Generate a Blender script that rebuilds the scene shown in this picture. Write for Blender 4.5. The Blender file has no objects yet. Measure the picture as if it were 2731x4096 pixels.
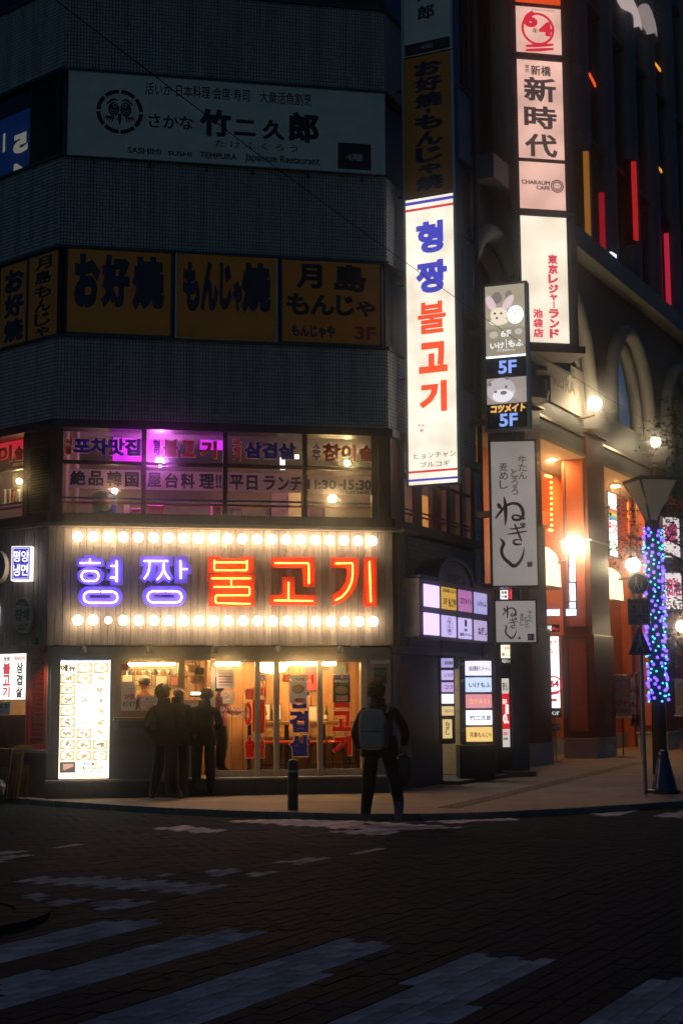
import bpy, bmesh, math, random
from mathutils import Matrix, Vector
random.seed(7)
R = math.radians
sc = bpy.context.scene
COL = sc.collection

# ------------------------------------------------------------------ camera
FX, CX, CY = 5689.0, 1365.5, 2048.0
PITCH = math.atan((2787 - 2048) / FX)
ROLL = -0.0056
CAMZ = 1.55
cam_data = bpy.data.cameras.new('camera')
cam = bpy.data.objects.new('camera', cam_data)
COL.objects.link(cam)
CAMM = Matrix.Rotation(math.pi / 2 + PITCH, 4, 'X') @ Matrix.Rotation(ROLL, 4, 'Z')
cam.matrix_world = Matrix.Translation((0, 0, CAMZ)) @ CAMM
cam_data.sensor_fit = 'VERTICAL'
cam_data.sensor_height = 36.0
cam_data.lens = 36.0 * FX / 4096.0
cam_data.clip_start = 0.1
cam_data.clip_end = 800
sc.camera = cam

# ------------------------------------------------------------------ sky, moonlight, exposure
w = bpy.data.worlds.new('World')
sc.world = w
w.use_nodes = True
wn = w.node_tree
sky = wn.nodes.new('ShaderNodeTexSky')
sky.sky_type = 'NISHITA'
sky.sun_disc = False
SUN_EL, SUN_AZ = R(4.0), R(200)
sky.sun_elevation = SUN_EL
sky.sun_rotation = SUN_AZ
sky.ozone_density = 3.0
bg = wn.nodes['Background']
tint = wn.nodes.new('ShaderNodeMix'); tint.data_type = 'RGBA'; tint.blend_type = 'MULTIPLY'; tint.inputs[0].default_value = 1.0
tint.inputs[7].default_value = (0.28, 0.63, 1.0, 1)          # deep blue-green of the late dusk sky
wn.links.new(sky.outputs[0], tint.inputs[6])
wn.links.new(tint.outputs[2], bg.inputs[0])
bg.inputs[1].default_value = 0.041
sun_d = bpy.data.lights.new('sun', 'SUN')
sun_d.energy = 0.006
sun_d.angle = R(15)
sun_d.color = (0.7, 0.85, 1.0)
sun = bpy.data.objects.new('sun', sun_d)
sun.rotation_euler = (R(50), 0, R(-20))
COL.objects.link(sun)
vs = sc.view_settings
vs.view_transform = 'Standard'
vs.look = 'None'
vs.exposure = 0.0
vs.gamma = 1.0
vs.use_curve_mapping = False
cy = sc.cycles
cy.use_denoising = True
cy.max_bounces = 5
cy.diffuse_bounces = 2
cy.glossy_bounces = 2
cy.transparent_max_bounces = 12
cy.transmission_bounces = 4
cy.sample_clamp_indirect = 3.0
cy.caustics_reflective = False
cy.caustics_refractive = False
cy.use_light_tree = True
cy.use_adaptive_sampling = True
cy.adaptive_threshold = 0.025

# ------------------------------------------------------------------ pixel rays and planes
def ray(u, v):
    d = CAMM.to_3x3() @ Vector(((u - CX) / FX, -(v - CY) / FX, -1.0))
    return d
CAMP = Vector((0, 0, CAMZ))
class Plane:
    """frame: X along the wall, Y into it, Z up"""
    def __init__(s, o, d):
        s.D = Vector((d[0], d[1], 0)).normalized()
        s.I = Vector((-s.D.y, s.D.x, 0))
        s.o = Vector((o[0], o[1], o[2] if len(o) > 2 else 0.0))
        m = Matrix.Identity(4)
        for k in range(3):
            m[k][0] = s.D[k]; m[k][1] = s.I[k]; m[k][2] = (0, 0, 1)[k]; m[k][3] = s.o[k]
        s.M = m
        s.Mi = m.inverted()
    def at(s, u, v, y=0.0):
        d = s.Mi.to_3x3() @ ray(u, v)
        c = s.Mi @ CAMP
        t = (y - c.y) / d.y
        p = c + d * t
        return (p.x, p.z)
    def rect(s, u0, v0, u1, v1, y=0.0):
        x0 = s.at(u0, (v0 + v1) / 2, y)[0]; x1 = s.at(u1, (v0 + v1) / 2, y)[0]
        z1 = s.at((u0 + u1) / 2, v0, y)[1]; z0 = s.at((u0 + u1) / 2, v1, y)[1]
        return (min(x0, x1), z0, max(x0, x1), z1)
    def w(s, x, y, z):
        return s.M @ Vector((x, y, z))
def ground(u, v, z=0.0):
    d = ray(u, v)
    t = (z - CAMZ) / d.z
    p = CAMP + d * t
    return p
def depthpt(u, v, depth):
    d = ray(u, v)
    return CAMP + d * (depth / d.y)

PW = Plane((0, 0, 0), (1, 0))
_c1 = depthpt(228, 1677, 22.7)
P1 = Plane((_c1.x, _c1.y), (1, 0.19))
P0 = Plane((_c1.x, _c1.y), (1, -0.835))
_s2 = P1.at(1551, 1715)[0]
C2 = P1.w(_s2, 0, 0)
P2 = Plane((C2.x, C2.y), (1, 2.0))
FW = _s2                       # width of the chamfered front
P3 = Plane((4.45, 32.4), (1, 1.85))

# ------------------------------------------------------------------ materials
MATS = {}
def nt(name):
    m = bpy.data.materials.new(name)
    m.use_nodes = True
    MATS[name] = m
    return m, m.node_tree, m.node_tree.nodes['Principled BSDF']
def mat(name, col, rough=0.6, metal=0.0, var=0.25, scale=6.0, bump=0.0, bscale=60.0, spec=0.5, rnd=0.0, stretch=None, coat=0.0):
    """painted / worn surface: noise breaks the colour up, an optional bump roughens it"""
    if name in MATS: return MATS[name]
    m, t, b = nt(name)
    N, L = t.nodes, t.links
    tc = N.new('ShaderNodeTexCoord')
    mp = N.new('ShaderNodeMapping')
    if stretch: mp.inputs['Scale'].default_value = stretch
    L.new(tc.outputs['Object'], mp.inputs[0])
    n = N.new('ShaderNodeTexNoise'); n.inputs['Scale'].default_value = scale; n.inputs['Detail'].default_value = 5
    L.new(mp.outputs[0], n.inputs['Vector'])
    r = N.new('ShaderNodeMapRange')
    r.inputs[1].default_value = 0.3; r.inputs[2].default_value = 0.7
    r.inputs[3].default_value = 1 - var; r.inputs[4].default_value = 1 + var * 0.6
    L.new(n.outputs[0], r.inputs[0])
    val = r.outputs[0]
    if rnd:
        g = N.new('ShaderNodeNewGeometry'); oi = N.new('ShaderNodeObjectInfo')
        a = N.new('ShaderNodeMath'); a.operation = 'ADD'
        L.new(g.outputs['Random Per Island'], a.inputs[0]); L.new(oi.outputs['Random'], a.inputs[1])
        f = N.new('ShaderNodeMath'); f.operation = 'FRACT'; L.new(a.outputs[0], f.inputs[0])
        r2 = N.new('ShaderNodeMapRange'); r2.inputs[3].default_value = 1 - rnd; r2.inputs[4].default_value = 1 + rnd * 0.5
        L.new(f.outputs[0], r2.inputs[0])
        mu = N.new('ShaderNodeMath'); mu.operation = 'MULTIPLY'
        L.new(val, mu.inputs[0]); L.new(r2.outputs[0], mu.inputs[1]); val = mu.outputs[0]
    hs = N.new('ShaderNodeMix'); hs.data_type = 'RGBA'; hs.blend_type = 'MULTIPLY'; hs.inputs[0].default_value = 1.0
    hs.inputs[6].default_value = (*col, 1)
    L.new(val, hs.inputs[7])
    L.new(hs.outputs[2], b.inputs['Base Color'])
    rr = N.new('ShaderNodeMapRange'); rr.inputs[3].default_value = max(0.03, rough - 0.12); rr.inputs[4].default_value = min(1, rough + 0.12)
    L.new(n.outputs[0], rr.inputs[0]); L.new(rr.outputs[0], b.inputs['Roughness'])
    b.inputs['Metallic'].default_value = metal
    b.inputs['Specular IOR Level'].default_value = spec
    if coat: b.inputs['Coat Weight'].default_value = coat
    if bump:
        n2 = N.new('ShaderNodeTexNoise'); n2.inputs['Scale'].default_value = bscale; n2.inputs['Detail'].default_value = 4
        L.new(mp.outputs[0], n2.inputs['Vector'])
        bp = N.new('ShaderNodeBump'); bp.inputs['Strength'].default_value = bump; bp.inputs['Distance'].default_value = 0.02
        L.new(n2.outputs[0], bp.inputs['Height']); L.new(bp.outputs[0], b.inputs['Normal'])
    return m
def em(name, col, strength, sample=True, base=None, uneven=0.0, uscale=1.5):
    """a lit surface: lamp glass, back-lit sheet, screen"""
    if name in MATS: return MATS[name]
    m, t, b = nt(name)
    b.inputs['Base Color'].default_value = (*(base or [c * 0.5 for c in col]), 1)
    b.inputs['Roughness'].default_value = 0.35
    b.inputs['Emission Color'].default_value = (*col, 1)
    b.inputs['Emission Strength'].default_value = strength
    if uneven:
        N, L = t.nodes, t.links
        tc = N.new('ShaderNodeTexCoord'); n = N.new('ShaderNodeTexNoise')
        n.inputs['Scale'].default_value = uscale; n.inputs['Detail'].default_value = 1
        L.new(tc.outputs['Object'], n.inputs['Vector'])
        r = N.new('ShaderNodeMapRange'); r.inputs[1].default_value = .3; r.inputs[2].default_value = .7
        r.inputs[3].default_value = strength * (1 - uneven); r.inputs[4].default_value = strength * (1 + uneven)
        L.new(n.outputs[0], r.inputs[0]); L.new(r.outputs[0], b.inputs['Emission Strength'])
    if not sample: m.cycles.emission_sampling = 'NONE'
    return m
def film(name, col, rough=0.5, trans=0.55):
    """thin sheet or film that glows when lit from behind"""
    if name in MATS: return MATS[name]
    m, t, b = nt(name)
    N, L = t.nodes, t.links
    b.inputs['Base Color'].default_value = (*col, 1); b.inputs['Roughness'].default_value = rough
    tr = N.new('ShaderNodeBsdfTranslucent'); tr.inputs[0].default_value = (*[min(1, c * 1.4) for c in col], 1)
    n = N.new('ShaderNodeTexNoise'); n.inputs['Scale'].default_value = 4
    tc = N.new('ShaderNodeTexCoord'); L.new(tc.outputs['Object'], n.inputs['Vector'])
    r = N.new('ShaderNodeMapRange'); r.inputs[3].default_value = trans - .1; r.inputs[4].default_value = trans + .1
    L.new(n.outputs[0], r.inputs[0])
    mx = N.new('ShaderNodeMixShader'); L.new(r.outputs[0], mx.inputs[0])
    L.new(b.outputs[0], mx.inputs[1]); L.new(tr.outputs[0], mx.inputs[2]); L.new(mx.outputs[0], N['Material Output'].inputs[0])
    return m
def glass(name='clear_glass', tint=(0.92, 0.95, 0.94), refl=0.5):
    if name in MATS: return MATS[name]
    m, t, b = nt(name)
    N, L = t.nodes, t.links
    N.remove(b)
    tr = N.new('ShaderNodeBsdfTransparent'); tr.inputs[0].default_value = (*tint, 1)
    gl = N.new('ShaderNodeBsdfGlossy'); gl.inputs['Roughness'].default_value = 0.03
    lw = N.new('ShaderNodeLayerWeight'); lw.inputs[0].default_value = 0.5
    pw_ = N.new('ShaderNodeMath'); pw_.operation = 'POWER'; pw_.inputs[1].default_value = 4.0
    L.new(lw.outputs['Facing'], pw_.inputs[0])
    mu = N.new('ShaderNodeMath'); mu.operation = 'MULTIPLY_ADD'; mu.inputs[1].default_value = 0.8 * refl; mu.inputs[2].default_value = 0.04 * refl
    L.new(pw_.outputs[0], mu.inputs[0])
    mx = N.new('ShaderNodeMixShader')
    L.new(mu.outputs[0], mx.inputs[0])
    L.new(tr.outputs[0], mx.inputs[1]); L.new(gl.outputs[0], mx.inputs[2])
    L.new(mx.outputs[0], t.nodes['Material Output'].inputs[0])
    return m
def wood(name, c1, c2, rough=0.65, axis='Z', rnd=0.35):
    if name in MATS: return MATS[name]
    m, t, b = nt(name)
    N, L = t.nodes, t.links
    tc = N.new('ShaderNodeTexCoord'); mp = N.new('ShaderNodeMapping')
    mp.inputs['Scale'].default_value = {'Z': (14, 14, 1.2), 'X': (1.2, 14, 14)}[axis]
    oi = N.new('ShaderNodeObjectInfo'); av = N.new('ShaderNodeVectorMath'); av.operation = 'ADD'
    L.new(tc.outputs['Object'], av.inputs[0]); L.new(oi.outputs['Random'], av.inputs[1])
    L.new(av.outputs[0], mp.inputs[0])
    n = N.new('ShaderNodeTexNoise'); n.inputs['Scale'].default_value = 2.2; n.inputs['Detail'].default_value = 7; n.inputs['Distortion'].default_value = 0.7
    L.new(mp.outputs[0], n.inputs[0])
    cr = N.new('ShaderNodeValToRGB')
    cr.color_ramp.elements[0].position = 0.32; cr.color_ramp.elements[1].position = 0.68
    cr.color_ramp.elements[0].color = (*c1, 1); cr.color_ramp.elements[1].color = (*c2, 1)
    L.new(n.outputs[0], cr.inputs[0])
    r2 = N.new('ShaderNodeMapRange'); r2.inputs[3].default_value = 1 - rnd; r2.inputs[4].default_value = 1 + rnd * 0.4
    L.new(oi.outputs['Random'], r2.inputs[0])
    hs = N.new('ShaderNodeMix'); hs.data_type = 'RGBA'; hs.blend_type = 'MULTIPLY'; hs.inputs[0].default_value = 1
    L.new(cr.outputs[0], hs.inputs[6]); L.new(r2.outputs[0], hs.inputs[7])
    L.new(hs.outputs[2], b.inputs['Base Color'])
    b.inputs['Roughness'].default_value = rough
    bp = N.new('ShaderNodeBump'); bp.inputs['Strength'].default_value = 0.3; bp.inputs['Distance'].default_value = 0.01
    L.new(n.outputs[0], bp.inputs['Height']); L.new(bp.outputs[0], b.inputs['Normal'])
    return m

# ------------------------------------------------------------------ mesh builder
class MB:
    def __init__(s): s.v = []; s.f = []; s.smooth = False
    def quad(s, a, b, c, d):
        n = len(s.v); s.v += [a, b, c, d]; s.f.append((n, n + 1, n + 2, n + 3)); return s
    def box(s, x0, x1, y0, y1, z0, z1):
        n = len(s.v)
        s.v += [(x0, y0, z0), (x1, y0, z0), (x1, y1, z0), (x0, y1, z0), (x0, y0, z1), (x1, y0, z1), (x1, y1, z1), (x0, y1, z1)]
        for q in ((0, 3, 2, 1), (4, 5, 6, 7), (0, 1, 5, 4), (1, 2, 6, 5), (2, 3, 7, 6), (3, 0, 4, 7)):
            s.f.append(tuple(n + k for k in q))
        return s
    def cham(s, x0, x1, y0, y1, z0, z1, c):
        """box whose front (y0) edges are chamfered by c"""
        n = len(s.v)
        s.v += [(x0, y1, z0), (x1, y1, z0), (x1, y1, z1), (x0, y1, z1),
                (x0, y0 + c, z0), (x1, y0 + c, z0), (x1, y0 + c, z1), (x0, y0 + c, z1),
                (x0 + c, y0, z0 + c), (x1 - c, y0, z0 + c), (x1 - c, y0, z1 - c), (x0 + c, y0, z1 - c)]
        for q in ((8, 9, 10, 11), (4, 5, 9, 8), (5, 6, 10, 9), (6, 7, 11, 10), (7, 4, 8, 11), (0, 1, 5, 4), (1, 2, 6, 5), (2, 3, 7, 6), (3, 0, 4, 7), (3, 2, 1, 0)):
            s.f.append(tuple(n + k for k in q))
        return s
    def poly(s, pts, y0, y1):
        """outline in x,z extruded from y0 (front) to y1"""
        a = sum(pts[i][0] * pts[(i + 1) % len(pts)][1] - pts[(i + 1) % len(pts)][0] * pts[i][1] for i in range(len(pts)))
        if a < 0: pts = pts[::-1]
        n = len(s.v); k = len(pts)
        s.v += [(p[0], y0, p[1]) for p in pts] + [(p[0], y1, p[1]) for p in pts]
        s.f.append(tuple(range(n, n + k))); s.f.append(tuple(reversed(range(n + k, n + 2 * k))))
        for i in range(k):
            j = (i + 1) % k
            s.f.append((n + j, n + i, n + k + i, n + k + j))
        return s
    def plan(s, pts, z0, z1):
        """outline in x,y extruded up"""
        a = sum(pts[i][0] * pts[(i + 1) % len(pts)][1] - pts[(i + 1) % len(pts)][0] * pts[i][1] for i in range(len(pts)))
        if a < 0: pts = pts[::-1]
        n = len(s.v); k = len(pts)
        s.v += [(p[0], p[1], z0) for p in pts] + [(p[0], p[1], z1) for p in pts]
        s.f.append(tuple(reversed(range(n, n + k)))); s.f.append(tuple(range(n + k, n + 2 * k)))
        for i in range(k):
            j = (i + 1) % k
            s.f.append((n + i, n + j, n + k + j, n + k + i))
        return s
    def tube(s, path, r, seg=8, cap=True):
        P = [Vector(p) for p in path]
        rs = r if isinstance(r, (list, tuple)) else [r] * len(P)
        n0 = len(s.v); ref = None
        for i, p in enumerate(P):
            if i == 0: t = P[1] - P[0]
            elif i == len(P) - 1: t = P[-1] - P[-2]
            else: t = (P[i + 1] - P[i]).normalized() + (P[i] - P[i - 1]).normalized()
            t = t.normalized() if t.length > 1e-9 else Vector((0, 0, 1))
            if ref is None:
                ref = Vector((0, 0, 1)) if abs(t.z) < 0.9 else Vector((1, 0, 0))
            a = t.cross(ref)
            if a.length < 1e-4: a = t.cross(Vector((0, 1, 0)))
            a.normalize(); b = a.cross(t).normalized(); ref = b
            for k in range(seg):
                q = 2 * math.pi * k / seg
                s.v.append(tuple(p + (a * math.cos(q) + b * math.sin(q)) * rs[i]))
        for i in range(len(P) - 1):
            for k in range(seg):
                k2 = (k + 1) % seg
                s.f.append((n0 + i * seg + k, n0 + i * seg + k2, n0 + (i + 1) * seg + k2, n0 + (i + 1) * seg + k))
        if cap:
            s.f.append(tuple(reversed(range(n0, n0 + seg)))); m = n0 + (len(P) - 1) * seg
            s.f.append(tuple(range(m, m + seg)))
        s.smooth = True
        return s
    def lathe(s, prof, c=(0, 0, 0), seg=20, axis='Z', cap=True):
        n0 = len(s.v)
        for r, z in prof:
            for k in range(seg):
                q = 2 * math.pi * k / seg
                a, b = r * math.cos(q), r * math.sin(q)
                if axis == 'Z': s.v.append((c[0] + a, c[1] + b, c[2] + z))
                else: s.v.append((c[0] + a, c[1] + z, c[2] - b))
        for i in range(len(prof) - 1):
            for k in range(seg):
                k2 = (k + 1) % seg
                s.f.append((n0 + i * seg + k, n0 + i * seg + k2, n0 + (i + 1) * seg + k2, n0 + (i + 1) * seg + k))
        if cap:
            s.f.append(tuple(reversed(range(n0, n0 + seg)))); m = n0 + (len(prof) - 1) * seg
            s.f.append(tuple(range(m, m + seg)))
        s.smooth = True
        return s
    def sphere(s, c, r, seg=14, rings=8, sc_=(1, 1, 1)):
        n0 = len(s.v)
        s.v.append((c[0], c[1], c[2] - r * sc_[2]))
        for i in range(1, rings):
            a = -math.pi / 2 + math.pi * i / rings
            for k in range(seg):
                q = 2 * math.pi * k / seg
                s.v.append((c[0] + r * sc_[0] * math.cos(a) * math.cos(q), c[1] + r * sc_[1] * math.cos(a) * math.sin(q), c[2] + r * sc_[2] * math.sin(a)))
        s.v.append((c[0], c[1], c[2] + r * sc_[2])); top = len(s.v) - 1
        for k in range(seg):
            k2 = (k + 1) % seg
            s.f.append((n0, n0 + 1 + k2, n0 + 1 + k))
            s.f.append((top, n0 + 1 + (rings - 2) * seg + k, n0 + 1 + (rings - 2) * seg + k2))
        for i in range(rings - 2):
            for k in range(seg):
                k2 = (k + 1) % seg
                a = n0 + 1 + i * seg
                s.f.append((a + k, a + k2, a + seg + k2, a + seg + k))
        s.smooth = True
        return s
    def add(s, vs_, fs_):
        n = len(s.v); s.v += vs_; s.f += [tuple(n + k for k in f) for f in fs_]; return s
    def mesh(s, name, m, off=(0, 0, 0)):
        me = bpy.data.meshes.new(name)
        me.from_pydata([(a[0] - off[0], a[1] - off[1], a[2] - off[2]) for a in s.v], [], s.f)
        if m is not None: me.materials.append(m)
        if s.smooth:
            me.polygons.foreach_set('use_smooth', [True] * len(me.polygons))
            try: me.set_sharp_from_angle(angle=R(40))
            except Exception: pass
        me.update()
        return me

def props(o, label=None, cat=None, group=None, kind=None):
    if label: o['label'] = label
    if cat: o['category'] = cat
    if group: o['group'] = group
    if kind: o['kind'] = kind
class Thing:
    """an Empty at the base of a thing, in the frame of plane P; parts are given in plane coordinates"""
    def __init__(s, name, label, cat, P=PW, base=(0, 0, 0), group=None, kind=None):
        s.P = P; s.b = base
        s.o = bpy.data.objects.new(name, None)
        s.o.empty_display_size = 0.1
        COL.objects.link(s.o)
        s.o.matrix_world = P.M @ Matrix.Translation(base)
        props(s.o, label, cat, group, kind)
    def part(s, name, mb, m, parent=None, label=None, kind=None):
        me = mb.mesh(name, m, s.b)
        o = bpy.data.objects.new(name, me)
        COL.objects.link(o)
        o.parent = parent or s.o
        props(o, label, kind=kind)
        return o
    def share(s, name, me, parent, loc, rot=None):
        o = bpy.data.objects.new(name, me)
        COL.objects.link(o)
        o.parent = parent or s.o
        o.location = (loc[0] - s.b[0], loc[1] - s.b[1], loc[2] - s.b[2])
        if rot: o.rotation_euler = rot
        return o
def solo(name, mb, m, label, cat, P=PW, base=(0, 0, 0), group=None, kind=None):
    o = bpy.data.objects.new(name, mb.mesh(name, m, base))
    COL.objects.link(o)
    o.matrix_world = P.M @ Matrix.Translation(base)
    props(o, label, cat, group, kind)
    return o

# ------------------------------------------------------------------ lettering
_TX = {}
def text_geo(s, bold, res=3):
    k = (s, bold, res)
    if k in _TX: return _TX[k]
    c = bpy.data.curves.new('t', 'FONT'); c.body = s; c.size = 1.0
    c.bevel_depth = bold; c.bevel_resolution = 0; c.resolution_u = res
    o = bpy.data.objects.new('t', c)
    me = bpy.data.meshes.new_from_object(o)
    vs_ = [tuple(v.co) for v in me.vertices]; fs_ = [tuple(p.vertices) for p in me.polygons]
    bpy.data.objects.remove(o); bpy.data.curves.remove(c); bpy.data.meshes.remove(me)
    x0 = min(v[0] for v in vs_); x1 = max(v[0] for v in vs_); y0 = min(v[1] for v in vs_); y1 = max(v[1] for v in vs_)
    _TX[k] = (vs_, fs_, (x0, y0, x1, y1))
    return _TX[k]
def put(mb, s, rect, y, bold=0.02, mirror=False, res=3, keep=False, shear=0.0, grow=0.0):
    """lay text s into rect (x0,z0,x1,z1) of the plane at depth y; raised a millimetre or so"""
    if s == '・': s = '·'
    vs_, fs_, (a, b, c, d) = text_geo(s, bold, res)
    x0, z0, x1, z1 = rect
    x0 -= grow; x1 += grow; z0 -= grow; z1 += grow
    sx = (x1 - x0) / max(c - a, 1e-6); sz = (z1 - z0) / max(d - b, 1e-6)
    if keep:
        k = min(sx, sz); ox = (x0 + x1) / 2 - k * (a + c) / 2; oz = (z0 + z1) / 2 - k * (b + d) / 2
        sx = sz = k
    else:
        ox = x0 - sx * a; oz = z0 - sz * b
    kz = 0.003 / max(bold, 0.003)
    out = []
    for v in vs_:
        X = ox + sx * v[0] + shear * sz * (v[1] - b)
        if mirror: X = x0 + x1 - X
        out.append((X, y - v[2] * kz, oz + sz * v[1]))
    mb.add(out, fs_ if not mirror else [tuple(reversed(f)) for f in fs_])
    return mb
def vput(mb, s, rect, y, bold=0.02, gap=0.06, res=3, mirror=False, grow=0.0):
    """characters stacked from the top of rect to its bottom; small marks take less room"""
    small = {'·': 0.35, '・': 0.35, 'ゃ': 0.75, 'ャ': 0.7, 'ー': 0.8}
    hs = [small.get(ch, 1.0) for ch in s]
    x0, z0, x1, z1 = rect
    tot = sum(hs); u = (z1 - z0) / tot
    z = z1
    for ch, hh in zip(s, hs):
        hgt = u * hh; g = u * gap / 2
        ww = x1 - x0; m = (1 - min(1, hh + 0.1)) * ww / 2
        if ch == 'ー':
            cx = (x0 + x1) / 2; mb.box(cx - ww * .06, cx + ww * .06, y - .003, y, z - hgt + g, z - g)
        elif ch in '·・':
            cx = (x0 + x1) / 2; k = ww * 0.08; mb.box(cx - k, cx + k, y - .003, y, z - hgt / 2 - k, z - hgt / 2 + k)
        else:
            put(mb, ch, (x0 + m, z - hgt + g, x1 - m, z - g), y, bold, res=res, mirror=mirror, grow=grow)
        z -= hgt
    return mb
def catmull(pts, n=5):
    out = []
    P = [pts[0]] + list(pts) + [pts[-1]]
    for i in range(1, len(P) - 2):
        p0, p1, p2, p3 = P[i - 1], P[i], P[i + 1], P[i + 2]
        for k in range(n):
            t = k / n
            out.append(tuple(0.5 * ((2 * p1[j]) + (-p0[j] + p2[j]) * t + (2 * p0[j] - 5 * p1[j] + 4 * p2[j] - p3[j]) * t * t + (-p0[j] + 3 * p1[j] - 3 * p2[j] + p3[j]) * t ** 3) for j in range(len(p1))))
    out.append(tuple(pts[-1]))
    return out
def brush(mb, pts, y, th=0.003, n=5):
    """brush stroke: points (x, z, width) swept as a flat raised ribbon with round ends"""
    c = catmull(pts, n)
    L_, R_ = [], []
    for i, p in enumerate(c):
        a = c[max(0, i - 1)]; b = c[min(len(c) - 1, i + 1)]
        dx, dz = b[0] - a[0], b[1] - a[1]; l = math.hypot(dx, dz) or 1e-9
        nx, nz = -dz / l, dx / l
        h = p[2] / 2
        L_.append((p[0] + nx * h, p[1] + nz * h)); R_.append((p[0] - nx * h, p[1] - nz * h))
    n0 = len(mb.v)
    for l, r in zip(L_, R_):
        mb.v += [(l[0], y - th, l[1]), (r[0], y - th, r[1])]
    for i in range(len(c) - 1):
        a = n0 + 2 * i
        mb.f.append((a, a + 1, a + 3, a + 2))
    for e, q in ((0, c[0]), (-1, c[-1])):
        k = len(mb.v); m = 8
        mb.v += [(q[0] + q[2] / 2 * math.cos(2 * math.pi * j / m), y - th * 0.9, q[1] + q[2] / 2 * math.sin(2 * math.pi * j / m)) for j in range(m)]
        mb.f.append(tuple(range(k, k + m)))
    return mb
def disc(mb, cx, cz, r, y, th=0.004, seg=20, rz=None):
    rz = rz or r
    return mb.poly([(cx + r * math.cos(2 * math.pi * k / seg), cz + rz * math.sin(2 * math.pi * k / seg)) for k in range(seg)], y - th, y)
def ring(mb, cx, cz, r, wdt, y, th=0.004, a0=0, a1=2 * math.pi, seg=24, rz=None):
    rz = rz or r
    n0 = len(mb.v)
    for k in range(seg + 1):
        a = a0 + (a1 - a0) * k / seg
        for rr in (-wdt / 2, wdt / 2):
            mb.v.append((cx + (r + rr) * math.cos(a), y - th, cz + (rz + rr) * math.sin(a)))
    for k in range(seg):
        a = n0 + 2 * k
        mb.f.append((a, a + 1, a + 3, a + 2))
    return mb
def frame(mb, x0, z0, x1, z1, wd, y0, y1):
    mb.box(x0, x1, y0, y1, z1 - wd, z1).box(x0, x1, y0, y1, z0, z0 + wd)
    mb.box(x0, x0 + wd, y0, y1, z0 + wd, z1 - wd).box(x1 - wd, x1, y0, y1, z0 + wd, z1 - wd)
    return mb
# ------------------------------------------------------------------ shared materials
M_TILE = mat('glazed_wall_tile', (0.42, 0.44, 0.46), 0.28, var=0.22, scale=1.2, rnd=0.12, stretch=(3, 3, .25))
M_GROUT = mat('dark_grout', (0.03, 0.035, 0.04), 0.9, bump=0.1)
M_BLACK = mat('black_painted_metal', (0.012, 0.013, 0.015), 0.45, var=0.3, scale=9)
M_DGREY = mat('dark_grey_metal', (0.05, 0.055, 0.06), 0.45, 0.4, var=0.3, scale=7)
M_ALU = mat('brushed_aluminium', (0.45, 0.45, 0.44), 0.38, 0.9, var=0.2, scale=12, stretch=(1, 1, 12))
M_CONC = mat('painted_concrete', (0.28, 0.255, 0.235), 0.8, var=0.2, scale=3, bump=0.15, bscale=40)
M_DCONC = mat('dark_concrete', (0.10, 0.095, 0.09), 0.85, var=0.35, scale=5, bump=0.25, bscale=30)
M_REDWOOD = wood('red_brown_window_wood', (0.055, 0.012, 0.008), (0.13, 0.03, 0.018), 0.5, rnd=0.1)
M_RED = mat('red_paint', (0.42, 0.03, 0.015), 0.45, var=0.25, scale=7)
M_GLASS = glass()
M_GLASS_D = glass('dark_glass', (0.55, 0.6, 0.62), 0.8)
M_WHITE = mat('white_sheet', (0.72, 0.72, 0.7), 0.5, var=0.1, scale=3)
M_PAPER = mat('paper', (0.75, 0.72, 0.68), 0.8, var=0.08, scale=5)
M_INK = mat('black_ink', (0.008, 0.009, 0.012), 0.55, var=0.2)

# ------------------------------------------------------------------ road, pavement, kerb
ROADZ = -0.075
M_ROAD = mat('asphalt', (0.018, 0.026, 0.030), 0.9, var=0.4, scale=1.2, bump=0.3, bscale=90, spec=0.03)
M_WALK = mat('pavement_concrete', (0.24, 0.18, 0.135), 0.75, var=0.4, scale=1.1, bump=0.25, bscale=70)
M_KERB = mat('kerb_stone', (0.16, 0.155, 0.15), 0.8, var=0.3, scale=4, bump=0.3, bscale=40)
M_PAVER = mat('dark_block_paver', (0.022, 0.037, 0.045), 0.85, var=0.35, scale=1.0, bump=0.2, bscale=50, rnd=0.12, spec=0.03)
M_PWHITE = mat('worn_white_paver', (0.60, 0.59, 0.55), 0.85, spec=0.0, var=0.35, scale=5, bump=0.3, bscale=50, rnd=0.3)

road = Thing('road', None, None, kind='structure')
road.part('road_bed', MB().quad((-150, -60, ROADZ - 0.004), (150, -60, ROADZ - 0.004), (150, 240, ROADZ - 0.004), (-150, 240, ROADZ - 0.004)), M_ROAD)

KP = [(-900, 3128), (-350, 3160), (70, 3192), (400, 3214), (784, 3236), (1180, 3249), (1567, 3256), (2000, 3246), (2438, 3222), (2717, 3203), (3100, 3172), (3700, 3120)]
kp = [ground(u, v) for u, v in KP]
kc = catmull([(p.x, p.y) for p in kp], 8)
walk = Thing('pavement', None, None, kind='structure')
far = [(kc[-1][0] + 6, 120.0), (kc[0][0] - 40, 120.0), (kc[0][0] - 40, kc[0][1] + 12)]
walk.part('pavement_slab', MB().plan([(a[0], a[1]) for a in kc] + far, -0.2, 0.0), M_WALK)
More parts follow.
